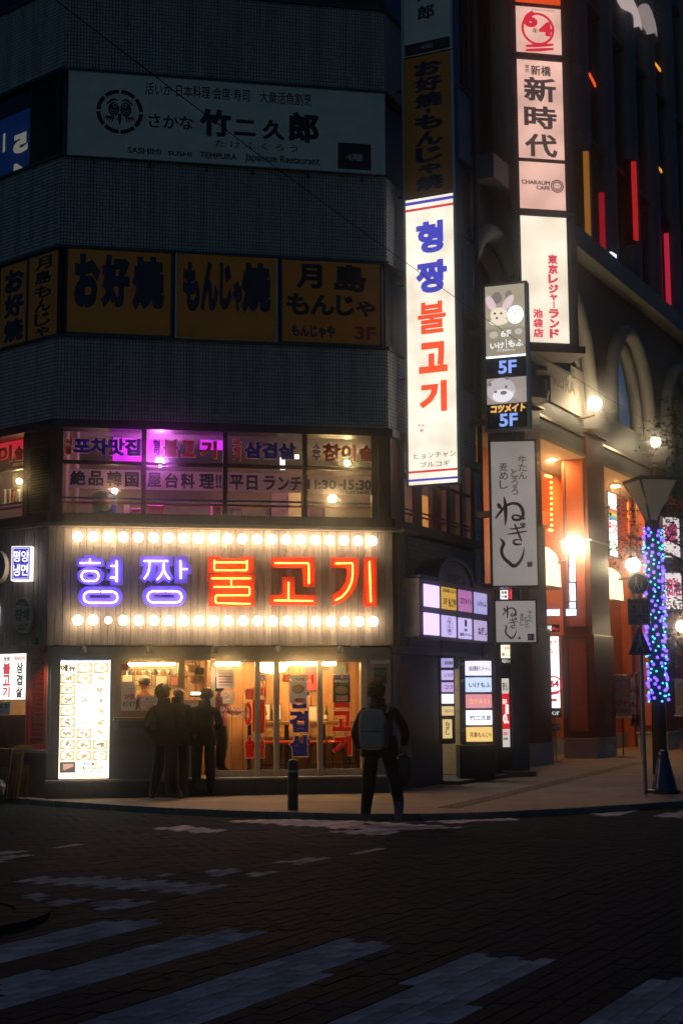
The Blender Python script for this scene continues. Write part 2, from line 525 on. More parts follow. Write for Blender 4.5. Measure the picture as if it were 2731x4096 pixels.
# kerb stones along the edge
kerb = Thing('kerb', None, None, kind='structure')
acc = 0.0; seg = [kc[0]]; stones = []
for a, b in zip(kc, kc[1:]):
    l = math.hypot(b[0] - a[0], b[1] - a[1]); m = max(1, int(l / 0.1))
    for i in range(m):
        q = (a[0] + (b[0] - a[0]) * (i + 1) / m, a[1] + (b[1] - a[1]) * (i + 1) / m)
        acc += l / m
        if acc >= 0.6: stones.append((seg[0], q)); seg = [q]; acc = 0.0
for a, b in stones:
    if not (-9 < a[0] < 9 and a[1] < 34): continue
    dx, dy = b[0] - a[0], b[1] - a[1]; l = math.hypot(dx, dy); nx, ny = dy / l, -dx / l
    g = 0.006 / l
    p = [(a[0] + dx * g, a[1] + dy * g), (b[0] - dx * g, b[1] - dy * g)]
    pts = [(p[0][0] + nx * .10, p[0][1] + ny * .10), (p[1][0] + nx * .10, p[1][1] + ny * .10), (p[1][0] - nx * .05, p[1][1] - ny * .05), (p[0][0] - nx * .05, p[0][1] - ny * .05)]
    kerb.part('kerb_stone', MB().plan(pts, -0.12, 0.005 + random.uniform(0, .004)), M_KERB)

# block pavers of the crossing: white ones form the zebra stripes
STR = [[(-60, 3793), (427, 3679), (662, 3684), (-60, 3872)], [(-60, 3936), (871, 3719), (1097, 3731), (-60, 4068)],
       [(250, 4116), (1341, 3762), (1585, 3776), (780, 4116)], [(1207, 4116), (1916, 3814), (2186, 3844), (1745, 4116)],
       [(2245, 4120), (2595, 3905), (2900, 3940), (2720, 4120)],
       [(80, 3525), (150, 3511), (418, 3506), (897, 3541), (766, 3574)], [(305, 3597), (450, 3598), (627, 3607), (470, 3650)],
       [(85, 3572), (140, 3570), (290, 3617), (200, 3628)],
       [(1095, 3449), (1250, 3430), (1335, 3435), (1200, 3459)], [(800, 3486), (940, 3470), (1000, 3482), (870, 3502)], [(1000, 3494), (1090, 3478), (1140, 3484), (1050, 3509)],
       [(1415, 3414), (1490, 3394), (1520, 3398), (1450, 3418)], [(620, 3313), (740, 3302), (930, 3320), (800, 3334)],
       [(880, 3284), (1250, 3272), (1880, 3310), (1500, 3322)], [(1300, 3328), (1480, 3318), (1640, 3330), (1500, 3340)], [(1560, 3275), (1900, 3262), (2100, 3280), (1800, 3292)],
       [(2370, 3256), (2480, 3226), (2640, 3224), (2450, 3266)], [(2600, 3268), (2731, 3240), (2800, 3250), (2731, 3270)],
       [(-40, 3410), (110, 3400), (120, 3409), (-40, 3420)], [(-40, 3440), (60, 3420), (110, 3424), (-40, 3455)], [(220, 3390), (290, 3376), (330, 3378), (260, 3392)], [(620, 3500), (700, 3480), (720, 3486), (660, 3502)]]
STRG = [[(ground(u, v, ROADZ).x, ground(u, v, ROADZ).y) for u, v in s] for s in STR]
def inside(p, poly):
    c = False; n = len(poly); j = n - 1
    for i in range(n):
        a, b = poly[i], poly[j]
        if (a[1] > p[1]) != (b[1] > p[1]) and p[0] < (b[0] - a[0]) * (p[1] - a[1]) / (b[1] - a[1]) + a[0]: c = not c
        j = i
    return c
g0, g1 = ground(250, 4116, ROADZ), ground(1341, 3762, ROADZ)
PANG = math.atan2(g1.y - g0.y, g1.x - g0.x)
ca, sa = math.cos(PANG), math.sin(PANG)
def kerb_front(x):
    for a, b in zip(kc, kc[1:]):
        if a[0] <= x <= b[0]: return a[1] + (b[1] - a[1]) * (x - a[0]) / max(b[0] - a[0], 1e-6)
    return 0
pv = []
PLN, PWD, GAP = 0.225, 0.1125, 0.004
for j in range(-260, 260):
    for i in range(-130, 130):
        lx = (i + (0.5 if j % 2 else 0)) * PLN; ly = j * PWD
        x = lx * ca - ly * sa; y = lx * sa + ly * ca
        x += 0.0; y += 13.0
        if y < 5.6 or y > 22.5 or abs(x) > 0.255 * y + 0.6: continue
        if y > kerb_front(x) - 0.16: continue
        pv.append((x, y, any(inside((x, y), s) for s in STRG)))
pv.sort(key=lambda p: p[1] + abs(p[0]) * 0.2)
def paver_mb(mb, cx, cy_, rot, z, top):
    c, s_ = math.cos(rot), math.sin(rot); a, b = (PLN - GAP) / 2, (PWD - GAP) / 2
    n = len(mb.v); e = 0.003
    for (px, py, pz) in ((-a, -b, z), (a, -b, z), (a, b, z), (-a, b, z), (-a, -b, top - e), (a, -b, top - e), (a, b, top - e), (-a, b, top - e), (-a + e, -b + e, top), (a - e, -b + e, top), (a - e, b - e, top), (-a + e, b - e, top)):
        mb.v.append((cx + px * c - py * s_, cy_ + px * s_ + py * c, pz))
    for q in ((8, 9, 10, 11), (4, 5, 9, 8), (5, 6, 10, 9), (6, 7, 11, 10), (7, 4, 8, 11), (0, 1, 5, 4), (1, 2, 6, 5), (2, 3, 7, 6), (3, 0, 4, 7)):
        mb.f.append(tuple(n + k for k in q))
unit = MB(); paver_mb(unit, 0, 0, 0, -0.03, 0)
me_pd = unit.mesh('paver_dark', M_PAVER); me_pw = unit.mesh('paver_white', M_PWHITE)
nd = [p for p in pv if not p[2]]; nw = [p for p in pv if p[2]]
for p in nd[:150] + nw[:150]:
    o = road.share('paver', me_pw if p[2] else me_pd, None, (p[0], p[1], ROADZ + random.uniform(-.002, .002)), (random.uniform(-.004, .004), random.uniform(-.003, .003), PANG + random.uniform(-.006, .006)))
for lst, m, nm in ((nd[150:], M_PAVER, 'dark_pavers'), (nw[150:], M_PWHITE, 'white_pavers')):
    mb = MB()
    for p in lst: paver_mb(mb, p[0], p[1], PANG + random.uniform(-.006, .006), ROADZ - 0.03, ROADZ + random.uniform(-.002, .003))
    road.part(nm, mb, m, kind='stuff')

# tactile guide strip on the pavement
M_TACT = mat('worn_yellow_tactile', (0.26, 0.21, 0.11), 0.7, var=0.3, scale=5, rnd=0.2)
ta, tb = ground(1790, 3232), ground(2560, 3050)
tl = (tb - ta).length; td = (tb - ta).normalized(); tn = Vector((-td.y, td.x, 0))
tm = MB(); tm.cham(-.147, .147, -.147, .147, -.01, 0, 0.0)
tm = MB(); tm.box(-.147, .147, -.147, .147, -.012, 0.004)
for k in range(4):
    yy = -0.1125 + 0.075 * k
    tm.box(-.135, .135, yy - .016, yy + .016, 0.004, 0.010)
me_t = tm.mesh('tactile_tile', M_TACT)
for k in range(int(tl / 0.3)):
    p = ta + td * (0.15 + 0.3 * k)
    walk.share('tactile_tile', me_t, None, (p.x, p.y, 0.0), (0, 0, math.atan2(td.y, td.x)))

# rounded kerb of the traffic island at the lower left corner of the crossing
ic = ground(-330, 3680, ROADZ)
isl = Thing('traffic_island', 'dark rounded kerb of a traffic island beside the zebra crossing', 'traffic island', PW, (ic.x, ic.y, ROADZ))
rr = (ground(190, 3680, ROADZ) - ic).length
isl.part('island_top', MB().plan([(ic.x + (rr - .262) * math.cos(R(7.5 * q)), ic.y + (rr - .262) * math.sin(R(7.5 * q))) for q in range(48)], ROADZ - .05, ROADZ + .042), mat('dark_island_kerb', (.03, .033, .035), .9, var=.3, spec=.05))
for k in range(24):
    a0, a1 = 2 * math.pi * k / 24 + .008, 2 * math.pi * (k + 1) / 24 - .008
    pts = [(ic.x + r_ * math.cos(a), ic.y + r_ * math.sin(a)) for r_, aa in ((rr, (a0, (a0 + a1) / 2, a1)), (rr - .26, (a1, (a0 + a1) / 2, a0))) for a in aa]
    isl.part('kerb_stone', MB().plan(pts, ROADZ - .05, ROADZ + .05), mat('dark_island_kerb', (.03, .033, .035), .9, var=.3, spec=.05))
# ------------------------------------------------------------------ corner building
bld = Thing('corner_building', 'white-tiled corner building with chamfered front and a neon eatery at street level', 'building', P1, (0, 0, 0))
FAS_Y = -0.16
H_FAS0 = P1.at(800, 2580, FAS_Y)[1]; H_FAS1 = P1.at(800, 2116, FAS_Y)[1]
H2B = P1.at(560, 2057)[1]; H2T = P1.at(560, 1722)[1]; H2M = P1.at(560, 1854)[1]
HCB = P1.at(228, 1677)[1]
H3B = P1.at(272, 1342)[1]; H3T = P1.at(272, 985)[1]
H4B = P1.at(268, 622)[1]; H4T = P1.at(272, 277)[1]
H5B = P1.at(1300, 22)[1]; HTOP = H5B + 2.6
L0 = 3.4                        # how far the side facing the cross street is built
L2 = P2.at(1906, 2040)[0]       # length of the receding side
def on(P):                      # a part frame for another wall plane of the same building
    return P1.Mi @ P.M
def xf(mb, P):
    if P is P1: return mb
    m = on(P); mb.v = [tuple(m @ Vector(v)) for v in mb.v]; return mb
def bpart(name, mb, m, P=P1, parent=None, label=None, kind=None):
    return bld.part(name, xf(mb, P), m, parent, label, kind)
BANDS = [(HCB, H3B), (H3T, H4B), (H4T, H5B)]
TP, TH = 0.0525, 0.0605
tiles = []; walls = {}
for P, s0, s1, nm in ((P1, 0, FW, 'f'), (P0, -L0, 0, 'l'), (P2, 0, L2, 'r')):
    for (h0, h1) in BANDS:
        wl = bpart('tiled_wall', MB().box(s0 + .002, s1 - .002, 0.0, 0.28, h0, h1), M_GROUT, P)
        walls[(nm, h0)] = wl
        nc = int(round((s1 - s0) / TP)); nr = int(round((h1 - h0) / TH))
        pw, ph = (s1 - s0) / nc, (h1 - h0) / nr
        for r_ in range(nr):
            for c in range(nc):
                tiles.append((nm, P, h0, s0 + pw * (c + .5), h0 + ph * (r_ + .5), pw, ph))
def tile_mb(mb, P, x, z, pw, ph):
    g = 0.0055; d = 0.010 + random.uniform(-.0015, .0015)
    tmp = MB(); tmp.cham(x - pw / 2 + g, x + pw / 2 - g, -d, 0.0, z - ph / 2 + g, z + ph / 2 - g, 0.003)
    tmp.f.pop()
    if P is not P1:
        m = on(P); tmp.v = [tuple(m @ Vector(v)) for v in tmp.v]
    mb.add(tmp.v, tmp.f)
# the 300 tiles that show largest: lowest rows of the band over the second-floor window, front side
front_c = [t for t in tiles if t[0] == 'f' and t[2] == HCB]
front_c.sort(key=lambda t: (round(t[4], 3), t[3]))
pw, ph = front_c[0][5], front_c[0][6]
tu = MB(); tu.cham(-pw / 2 + .0055, pw / 2 - .0055, -.010, 0, -ph / 2 + .0055, ph / 2 - .0055, .003); tu.f.pop()
me_tile = tu.mesh('wall_tile', M_TILE)
for t in front_c[:300]:
    bld.share('wall_tile', me_tile, walls[('f', HCB)], (t[3], random.uniform(-.0015, .0015), t[4]))
single = set(id(t) for t in front_c[:300])
for key in walls:
    mb = MB()
    for t in tiles:
        if t[0] == key[0] and t[2] == key[1] and id(t) not in single: tile_mb(mb, t[1], t[3], t[4], t[5], t[6])
    if mb.v: bld.part('tile_field', mb, M_TILE, walls[key], kind='stuff')
# window bands of the upper floors: dark back wall, floors
for (h0, h1) in ((H3B, H3T), (H4B, H4T), (H5B, HTOP)):
    for P, s0, s1 in ((P1, 0, FW), (P0, -L0, 0), (P2, 0, L2)):
        bpart('band_wall', MB().box(s0, s1, 0.09, 0.28, h0 + .001, h1 - .001), M_DGREY, P)
for P, s0, s1, in ((P1, 0, FW), (P0, -L0, 0), (P2, 0, L2)):
    for h in (H3B, H3T, H4B, H4T, H5B):
        bpart('sill', MB().box(s0 - .02, s1 + .02, -0.05, 0.1, h - .03, h + .02), M_DGREY, P)
    bpart('window_head', MB().box(s0 - .03, s1 + .03, -0.10, 0.28, H2T + .005, HCB - .002), M_BLACK, P)
    for k in range(int((s1 - s0) / 1.3)):
        x = s0 + .65 + 1.3 * k
        bpart('window_frame', frame(MB(), x - .6, H5B + .05, x + .6, HTOP - .1, .05, 0.02, 0.085), M_REDWOOD, P)
        bpart('window_pane', MB().box(x - .55, x + .55, 0.05, 0.06, H5B + .1, HTOP - .15), M_GLASS_D, P)
bpart('roof_slab', MB().plan([(0, 0), (FW, 0), (FW + 2.6, 3.4), (-2.6, 3.2)], HTOP + .001, HTOP + .2), M_DGREY)

# ---- second floor: windows round three sides, room behind
ROOM = [(0.06, 0.1), (FW - .06, 0.1), (FW + 2.3, 3.2), (-2.5, 3.2)]
M_ROOMW = mat('dim_cream_plaster', (0.20, 0.145, 0.11), 0.8, var=0.4, scale=2)
M_ROOMF = mat('dark_floor', (0.10, 0.07, 0.05), 0.6)
M_CEIL = mat('dark_ceiling', (0.09, 0.08, 0.08), 0.8)
F2 = H2B - 0.55
bpart('upper_floor', MB().plan(ROOM, F2 - .1, F2), M_ROOMF)
bpart('upper_ceiling', MB().plan(ROOM, H2T + .02, H2T + .1), M_CEIL)
bpart('upper_back_wall', MB().box(-2.5, FW + 2.3, 3.2, 3.3, F2, H2T + .1), M_ROOMW)
def mull(P, xs, wd=0.055, y0=-.03, y1=.06, m=None, zs=None):
    for x in xs:
        bpart('mullion', MB().box(x - wd / 2, x + wd / 2, y0, y1, H2B - .06, H2T + .01), m or M_REDWOOD, P)
px = [P1.at(u, 1900)[0] for u in (252, 567, 584, 892, 909, 1208, 1229, 1484)]
bpart('window_sill', MB().box(-.04, FW + .04, -0.12, .1, H2B - .16, H2B - .005), M_REDWOOD)
mull(P1, [(px[1] + px[2]) / 2, (px[3] + px[4]) / 2, (px[5] + px[6]) / 2], 0.075)
mull(P1, [px[0] - .06, px[7] + .055], 0.11)
bpart('corner_post', MB().box(px[7] + .12, FW, -.02, .1, H2B - .02, H2T), M_REDWOOD)
for k in range(4):
    a, b = px[2 * k], px[2 * k + 1]
    bpart('transom', MB().box(a, b, -.02, .05, H2M - .03, H2M + .03), M_REDWOOD)
    bpart('window_pane', MB().box(a, b, .012, .018, H2B, H2M - .03), M_GLASS)
    bpart('window_pane', MB().box(a, b, .012, .018, H2M + .03, H2T), M_GLASS)
# left side: one window and a wooden louvre panel
lx = [P0.at(u, 1900)[0] for u in (0, 100, 113, 224)]
mull(P0, [lx[1] + .05, -.05], .10)
bpart('window_sill', MB().box(-L0, -.03, -0.12, .1, H2B - .16, H2B - .005), M_REDWOOD, P0)
bpart('transom', MB().box(-L0, lx[1], -.02, .05, H2M - .03, H2M + .03), M_REDWOOD, P0)
for z0, z1 in ((H2B, H2M - .03), (H2M + .03, H2T)):
    bpart('window_pane', MB().box(-L0, lx[1], .012, .018, z0, z1), M_GLASS, P0)
lv = bpart('louvre_panel', MB().box(lx[2], -.1, .05, .09, H2B, H2T), M_REDWOOD, P0)
for k in range(30):
    z = H2B + (H2T - H2B) * (k + .5) / 30
    bpart('louvre_slat', MB().box(lx[2] + .02, -.11, 0.0, .05, z - .012, z + .006), M_REDWOOD, P0, lv)
# receding side: narrow windows in red wood
rx = [P2.at(u, 2060)[0] for u in (1612, 1660, 1682, 1724, 1740, 1778, 1794, 1832, 1842, 1876)]
bpart('window_sill', MB().box(.03, L2, -0.10, .1, H2B - .16, H2B - .005), M_REDWOOD, P2)
for a, b in zip([.02] + rx[1::2], rx[0::2] + [rx[9] + .25]):
    bpart('mullion', MB().box(a, min(b, L2 - .02), -.03, .06, H2B - .02, H2T + .01), M_REDWOOD, P2)
for k in range(5):
    a, b = rx[2 * k], rx[2 * k + 1]
    bpart('window_pane', MB().box(a, b, .012, .018, H2B, H2T), M_GLASS, P2)
    bpart('transom', MB().box(a, b, -.02, .05, H2M - .03, H2M + .03), M_REDWOOD, P2)
# two stripes of film on the lower panes
M_SBLUE = mat('blue_film', (0.03, 0.04, 0.22), 0.4); M_SRED = mat('orange_red_film', (0.42, 0.05, 0.02), 0.4)
for P, runs in ((P1, [(px[2 * k], px[2 * k + 1]) for k in range(4)]), (P0, [(-L0, lx[1])]), (P2, [(rx[2 * k], rx[2 * k + 1]) for k in range(5)])):
    for a, b in runs:
        zb = P1.at(560, 1996)[1]; zr = P1.at(560, 2014)[1]
        bpart('film_stripe', MB().box(a, b, .008, .0115, zb - .016, zb + .016), M_SBLUE, P)
        bpart('film_stripe', MB().box(a, b, .008, .0115, zr - .018, zr + .018), M_SRED, P)
# white tile pilaster and down pipe at the far end of the receding side
bpart('pilaster', MB().box(L2 - .30, L2, -.06, 0.28, H_FAS0 + .2, HCB - .12), M_GROUT, P2)
mbp = MB()
for k in range(38):
    z = H_FAS0 + .25 + k * .115
    if z > HCB - .2: break
    mbp.cham(L2 - .295, L2 - .155, -.072, -.06, z, z + .107, .003).cham(L2 - .145, L2 - .005, -.072, -.06, z, z + .107, .003)
bpart('pilaster_tiles', mbp, M_TILE, P2, kind='stuff')
bpart('down_pipe', MB().tube([(L2 + .1, -.05, .1), (L2 + .1, -.05, HTOP)], .05, 10), M_DGREY, P2)

# ---- tile-clad lower wall of the receding side (narrow courses above the entrance)
M_COURSE = mat('grey_course_tile', (0.22, 0.22, 0.215), 0.5, var=0.2, rnd=0.2)
cw = bpart('course_wall', MB().box(.05, L2, 0.0, .28, 2.25, H2B - .161), M_GROUT, P2)
mbc = MB(); z = 2.27
row = 0
while z < H2B - .24:
    x = .06
    while x < L2 - .05:
        tmp = MB().cham(x, min(x + .24, L2 - .02), -.012, 0, z, z + .072, .003); tmp.f.pop(); mbc.add(tmp.v, tmp.f); x += .245
    z += .078; row += 1
bpart('course_tiles', mbc, M_COURSE, P2, cw, kind='stuff')

# ---- shop fascia: weathered vertical boards
M_PLANK = wood('weathered_grey_boards', (0.17, 0.135, 0.12), (0.31, 0.265, 0.245), 0.8)
fas = bpart('fascia', MB().box(-.08, FW + .02, FAS_Y + .02, .12, H_FAS0 + .01, H_FAS1), M_DGREY)
def planks(P, s0, s1, y, par, pitch=0.117):
    n = int((s1 - s0) / pitch); p = (s1 - s0) / n
    for k in range(n):
        a = s0 + p * k; d = random.uniform(0, .010)
        bpart('plank', MB().cham(a + .003, a + p - .003, y - d, y + .02, H_FAS0 + random.uniform(-.012, .004), H_FAS1 - .004, .004), M_PLANK, P, par)
planks(P1, -.085, FW + .02, FAS_Y, fas)
fas0 = bpart('fascia', MB().box(-L0, .06, FAS_Y + .02, .1, H_FAS0 - .02, H_FAS1), M_DGREY, P0)
planks(P0, -L0, .062, FAS_Y, fas0)
fas2 = bpart('fascia', MB().box(.02, .42, FAS_Y + .02, .1, H_FAS0 + .01, H_FAS1), M_DGREY, P2)
planks(P2, .022, .42, FAS_Y, fas2)
M_HOOD = mat('brown_hood_sheet', (0.16, 0.115, 0.075), 0.5, var=0.25)
for P, s0, s1 in ((P1, -.2, FW + .1), (P0, -L0, .1), (P2, -.1, .55)):
    bpart('hood', MB().poly([(0, 0)] * 0 + [(s0, H_FAS1), (s1, H_FAS1), (s1, H_FAS1 + .05), (s0, H_FAS1 + .05)], FAS_Y - .16, .1), M_HOOD, P)
    bpart('hood_face', MB().box(s0, s1, -.11, .1, H_FAS1 + .052, H2B - .162), M_HOOD, P)

# ---- ground floor front
HB = P1.at(800, 3110)[1]                       # top of the plinth ledge
HH = P1.at(800, 2640)[1]                       # head of the glazing
M_SHOPW = mat('warm_grey_render', (0.25, 0.215, 0.19), 0.85, var=0.22, scale=2.5, bump=0.12, bscale=45)
M_FRAME = mat('beige_door_frame', (0.42, 0.34, 0.26), 0.45, var=0.12)
S = lambda u, v=2850: P1.at(u, v)[0]
bpart('beam', MB().box(-.06, FW, -.06, .22, HH + .001, H_FAS0 - .03), M_CONC)
led = bpart('plinth', MB().box(-.05, FW, -.20, .25, 0.0, HB - .04), M_DCONC)
bpart('plinth_cap', MB().cham(-.06, FW + .01, -.23, .26, HB - .04, HB, .008), M_CONC, P1, led)
bpart('shop_wall', MB().box(-.05, S(462), -.02, .2, HB, HH), M_SHOPW)
bpart('shop_wall', MB().box(S(462), S(737), -.02, .2, HB, P1.at(600, 2868)[1]), M_SHOPW)
bpart('shop_wall', MB().box(S(1466), FW + .001, -.03, .2, HB, HH), mat('grey_pier_paint', (0.20, 0.19, 0.19), .8, var=.2))
# take-out window
tw = P1.rect(460, 2632, 737, 2868); ti = P1.rect(485, 2652, 712, 2842)
M_TWOOD = wood('orange_brown_frame', (0.20, 0.10, 0.04), (0.36, 0.19, 0.09), .5, rnd=.05)
wf = bpart('take_out_window', MB().box(tw[0], ti[0], -.06, .1, tw[1], tw[3]).box(ti[2], tw[2], -.06, .1, tw[1], tw[3]).box(ti[0], ti[2], -.06, .1, tw[1], ti[1]).box(ti[0], ti[2], -.06, .1, ti[3], tw[3]), M_TWOOD)
bpart('window_pane', MB().box(ti[0], ti[2], .02, .026, ti[1], ti[3]), M_GLASS, P1, wf)
bpart('counter_shelf', MB().cham(tw[0] - .02, tw[2] + .04, -.36, 0, tw[1] - .05, tw[1] - .002, .006), M_TWOOD, P1, wf)
bpart('shelf_bracket', MB().box(tw[0] + .05, tw[2] - .02, -.28, 0, tw[1] - .17, tw[1] - .052), M_DCONC, P1, wf)
# glazed sliding front: posts, rails, panes
posts = [(841, 861), (1020, 1040), (1096, 1117), (1270, 1290), (1442, 1466)]
G0, G1 = P1.at(1100, 3080)[1], P1.at(1100, 2649)[1]
for k, (a, b) in enumerate(posts):
    bpart('door_post', MB().cham(S(a), S(b), -.03 - .01 * (k % 2), .07, HB + .001, HH, .006), M_FRAME)
for k, (a, b) in enumerate(((861, 1020), (1040, 1096), (1117, 1270), (1290, 1442))):
    dr = bpart('sliding_door', MB().box(S(a), S(b), -.01, .05, HB + .002, G0).box(S(a), S(b), -.01, .05, G1, HH - .001), M_FRAME)
    bpart('door_pane', MB().box(S(a), S(b), .016, .022, G0, G1), M_GLASS, P1, dr)
    bpart('edge_line', MB().box(S(a), S(b), .014, .0155, G0 + .004, G0 + .012), M_ALU, P1, dr)
hd = P1.rect(905, 2880, 910, 3010)
bpart('door_handle', MB().box(S(912), S(916), -.01, .014, hd[1], hd[3]), M_ALU)
# room behind the front
M_IN = wood('pale_panelling', (0.34, 0.17, 0.075), (0.50, 0.29, 0.145), .6, rnd=.25)
RZ = HB
bpart('shop_floor', MB().plan([(-.02, .2), (FW - .02, .2), (FW - .02, 3.1), (-2.4, 3.1)], RZ - .1, RZ - .002), M_ROOMF)
bpart('shop_ceiling', MB().plan([(-.02, .12), (FW - .02, .12), (FW - .02, 3.1), (-2.4, 3.1)], HH + .02, HH + .1), mat('cream_ceiling', (.5, .4, .3), .8))
bpart('shop_end_wall', MB().box(FW - .10, FW - .02, .2, 3.1, RZ, HH + .02), M_IN)
bk = bpart('shop_back_wall', MB().box(-2.4, FW, 3.1, 3.2, RZ, HH + .02), M_DGREY)
x = S(835)
while x < FW - .1:
    bpart('wall_panel', MB().cham(x, min(x + .2, FW - .1), 2.2, 2.23, RZ, HH + .018, .004), M_IN, P1, bk); x += .205
bpart('kitchen_wall', MB().box(-2.4, S(835), 2.6, 2.66, RZ, HH + .018), mat('kitchen_tile', (.55, .42, .28), .5, var=.2), P1, bk)
bpart('partition', MB().box(S(838), S(848), .9, 2.6, RZ, HH + .018), M_IN)

# ---- ground floor on the cross-street side
S0 = lambda u, v=2800: P0.at(u, v)[0]
hp = P0.at(150, 3012)[1]; hl = P0.at(150, 2612)[1]
bpart('plinth', MB().box(-L0, -.02, -.06, .25, 0, hp), M_DCONC, P0)
bpart('plinth_cap', MB().box(-L0, .0, -.08, .25, hp + .001, hp + .05), M_CONC, P0)
bpart('jamb', MB().box(S0(193), .02, -.03, .2, hp + .05, H_FAS0 - .03), M_CONC, P0)
bpart('red_lintel', MB().box(-L0, S0(196), -.04, .2, hl + .001, H_FAS0 - .05), M_RED, P0)
sh = bpart('red_shutter', frame(MB(), S0(112), hp + .05, S0(194), hl, .09, -.02, .1), M_RED, P0)
bpart('shutter_back', MB().box(S0(114), S0(190), .07, .1, hp + .06, hl - .01), M_BLACK, P0, sh)
for k in range(34):
    z = hp + .16 + (hl - hp - .28) * k / 33
    sl = MB().poly([(0, 0)] * 0 + [(S0(114) + .09, z), (S0(194) - .09, z), (S0(194) - .09, z + .018), (S0(114) + .09, z + .018)], .0, .06)
    sl.v = [(a, b, c + (.02 if b < .03 else 0)) for a, b, c in sl.v]
    bpart('shutter_slat', sl, M_RED, P0, sh)
bpart('window_post', MB().box(S0(108), S0(113), -.02, .08, hp + .05, hl), M_ALU, P0)
bpart('window_pane', MB().box(-L0, S0(108), .02, .026, hp + .05, hl), M_GLASS, P0)
bpart('floor_counter', MB().box(-L0, S0(108), .5, .9, hp, P0.at(60, 2860, .5)[1]), M_TWOOD, P0)
mbb = MB(); x = -L0
bl = MB()
while x < S0(180):
    bl.cham(x, x + .055, -.075, -.04, H_FAS0 - .115, H_FAS0 - .03, .003); x += .06
bpart('brick_strip', bl, mat('dull_red_brick', (.22, .07, .05), .8, rnd=.4), P0, kind='stuff')
bpart('core_wall', MB().box(-2.6, FW, 3.35, 3.6, 0, 2.6), M_DGREY)
bpart('core_wall', MB().box(-2.6, FW + 2.5, 3.35, 3.6, 2.601, HTOP), M_DGREY)
# ------------------------------------------------------------------ bulbs over and under the neon name
M_BULB = em('bulb_glass', (1.0, 0.74, 0.42), 22.0)
M_BULB_DIM = em('bulb_glass_dim', (1.0, 0.70, 0.38), 6.0)
M_SOCK = mat('bulb_socket', (0.05, 0.045, 0.04), .5)
a_, b_ = P1.at(312, 2149, FAS_Y - .125), P1.at(1488, 2160, FAS_Y - .125)
c_, d_ = P1.at(312, 2482, FAS_Y - .125), P1.at(1493, 2484, FAS_Y - .125)
sock = MB().lathe([(.034, .11), (.036, .06), (.028, .05)], (0, 0, 0), 10, 'Y').mesh('socket', M_SOCK)
gl1 = MB().sphere((0, 0, 0), .078, 14, 8).mesh('bulb_globe', M_BULB)
gl2 = MB().sphere((0, 0, 0), .060, 14, 8).mesh('bulb_globe_dim', M_BULB_DIM)
for row, (p, q) in enumerate(((a_, b_), (c_, d_))):
    for k in range(21):
        t = k / 20; x = p[0] + (q[0] - p[0]) * t; z = (p[1] + q[1]) / 2
        dim = (row == 1 and k == 2)
        ordw = ['first', 'second', 'third', 'fourth', 'fifth', 'sixth', 'seventh', 'eighth', 'ninth', 'tenth', 'eleventh', 'twelfth', 'thirteenth', 'fourteenth', 'fifteenth', 'sixteenth', 'seventeenth', 'eighteenth', 'nineteenth', 'twentieth', 'last'][k]
        lab = 'smaller, dimmer warm bulb among the lower row under the purple neon letter' if dim else \
            '%s round warm bulb from the street corner, in the %s the neon letters' % (ordw, 'row above' if row == 0 else 'row under')
        th = Thing('light_bulb', lab, 'bulb', P1, (x, FAS_Y - .125, z), group=None if dim else ('upper row of sign bulbs', 'lower row of sign bulbs')[row])
        th.share('socket', sock, None, th.b); th.share('globe', gl2 if dim else gl1, None, th.b)

# ------------------------------------------------------------------ neon letters
M_PBACK = mat('violet_letter_panel', (0.24, 0.17, 0.86), .35, var=.05)
M_RBACK = mat('orange_red_letter_panel', (0.85, 0.05, 0.008), .35, var=.05)
M_PTUBE = em('violet_neon_tube', (0.40, 0.29, 1.0), 24.0)
M_RTUBE = em('orange_neon_tube', (1.0, 0.27, 0.03), 24.0)
def ell(cx, cz, rx_, rz_, n=22, a0=0, a1=360):
    return [(cx + rx_ * math.cos(R(a0 + (a1 - a0) * k / n)), cz + rz_ * math.sin(R(a0 + (a1 - a0) * k / n))) for k in range(n + (1 if a1 - a0 < 360 else 0))]
def stad(x0, z0, x1, z1, n=10):
    r_ = (z1 - z0) / 2; cz = (z0 + z1) / 2
    return ell(x1 - r_, cz, r_, r_, n, -90, 90) + ell(x0 + r_, cz, r_, r_, n, 90, 270)
def rc(x0, z0, x1, z1): return [(x0, z0), (x1, z0), (x1, z1), (x0, z1)]
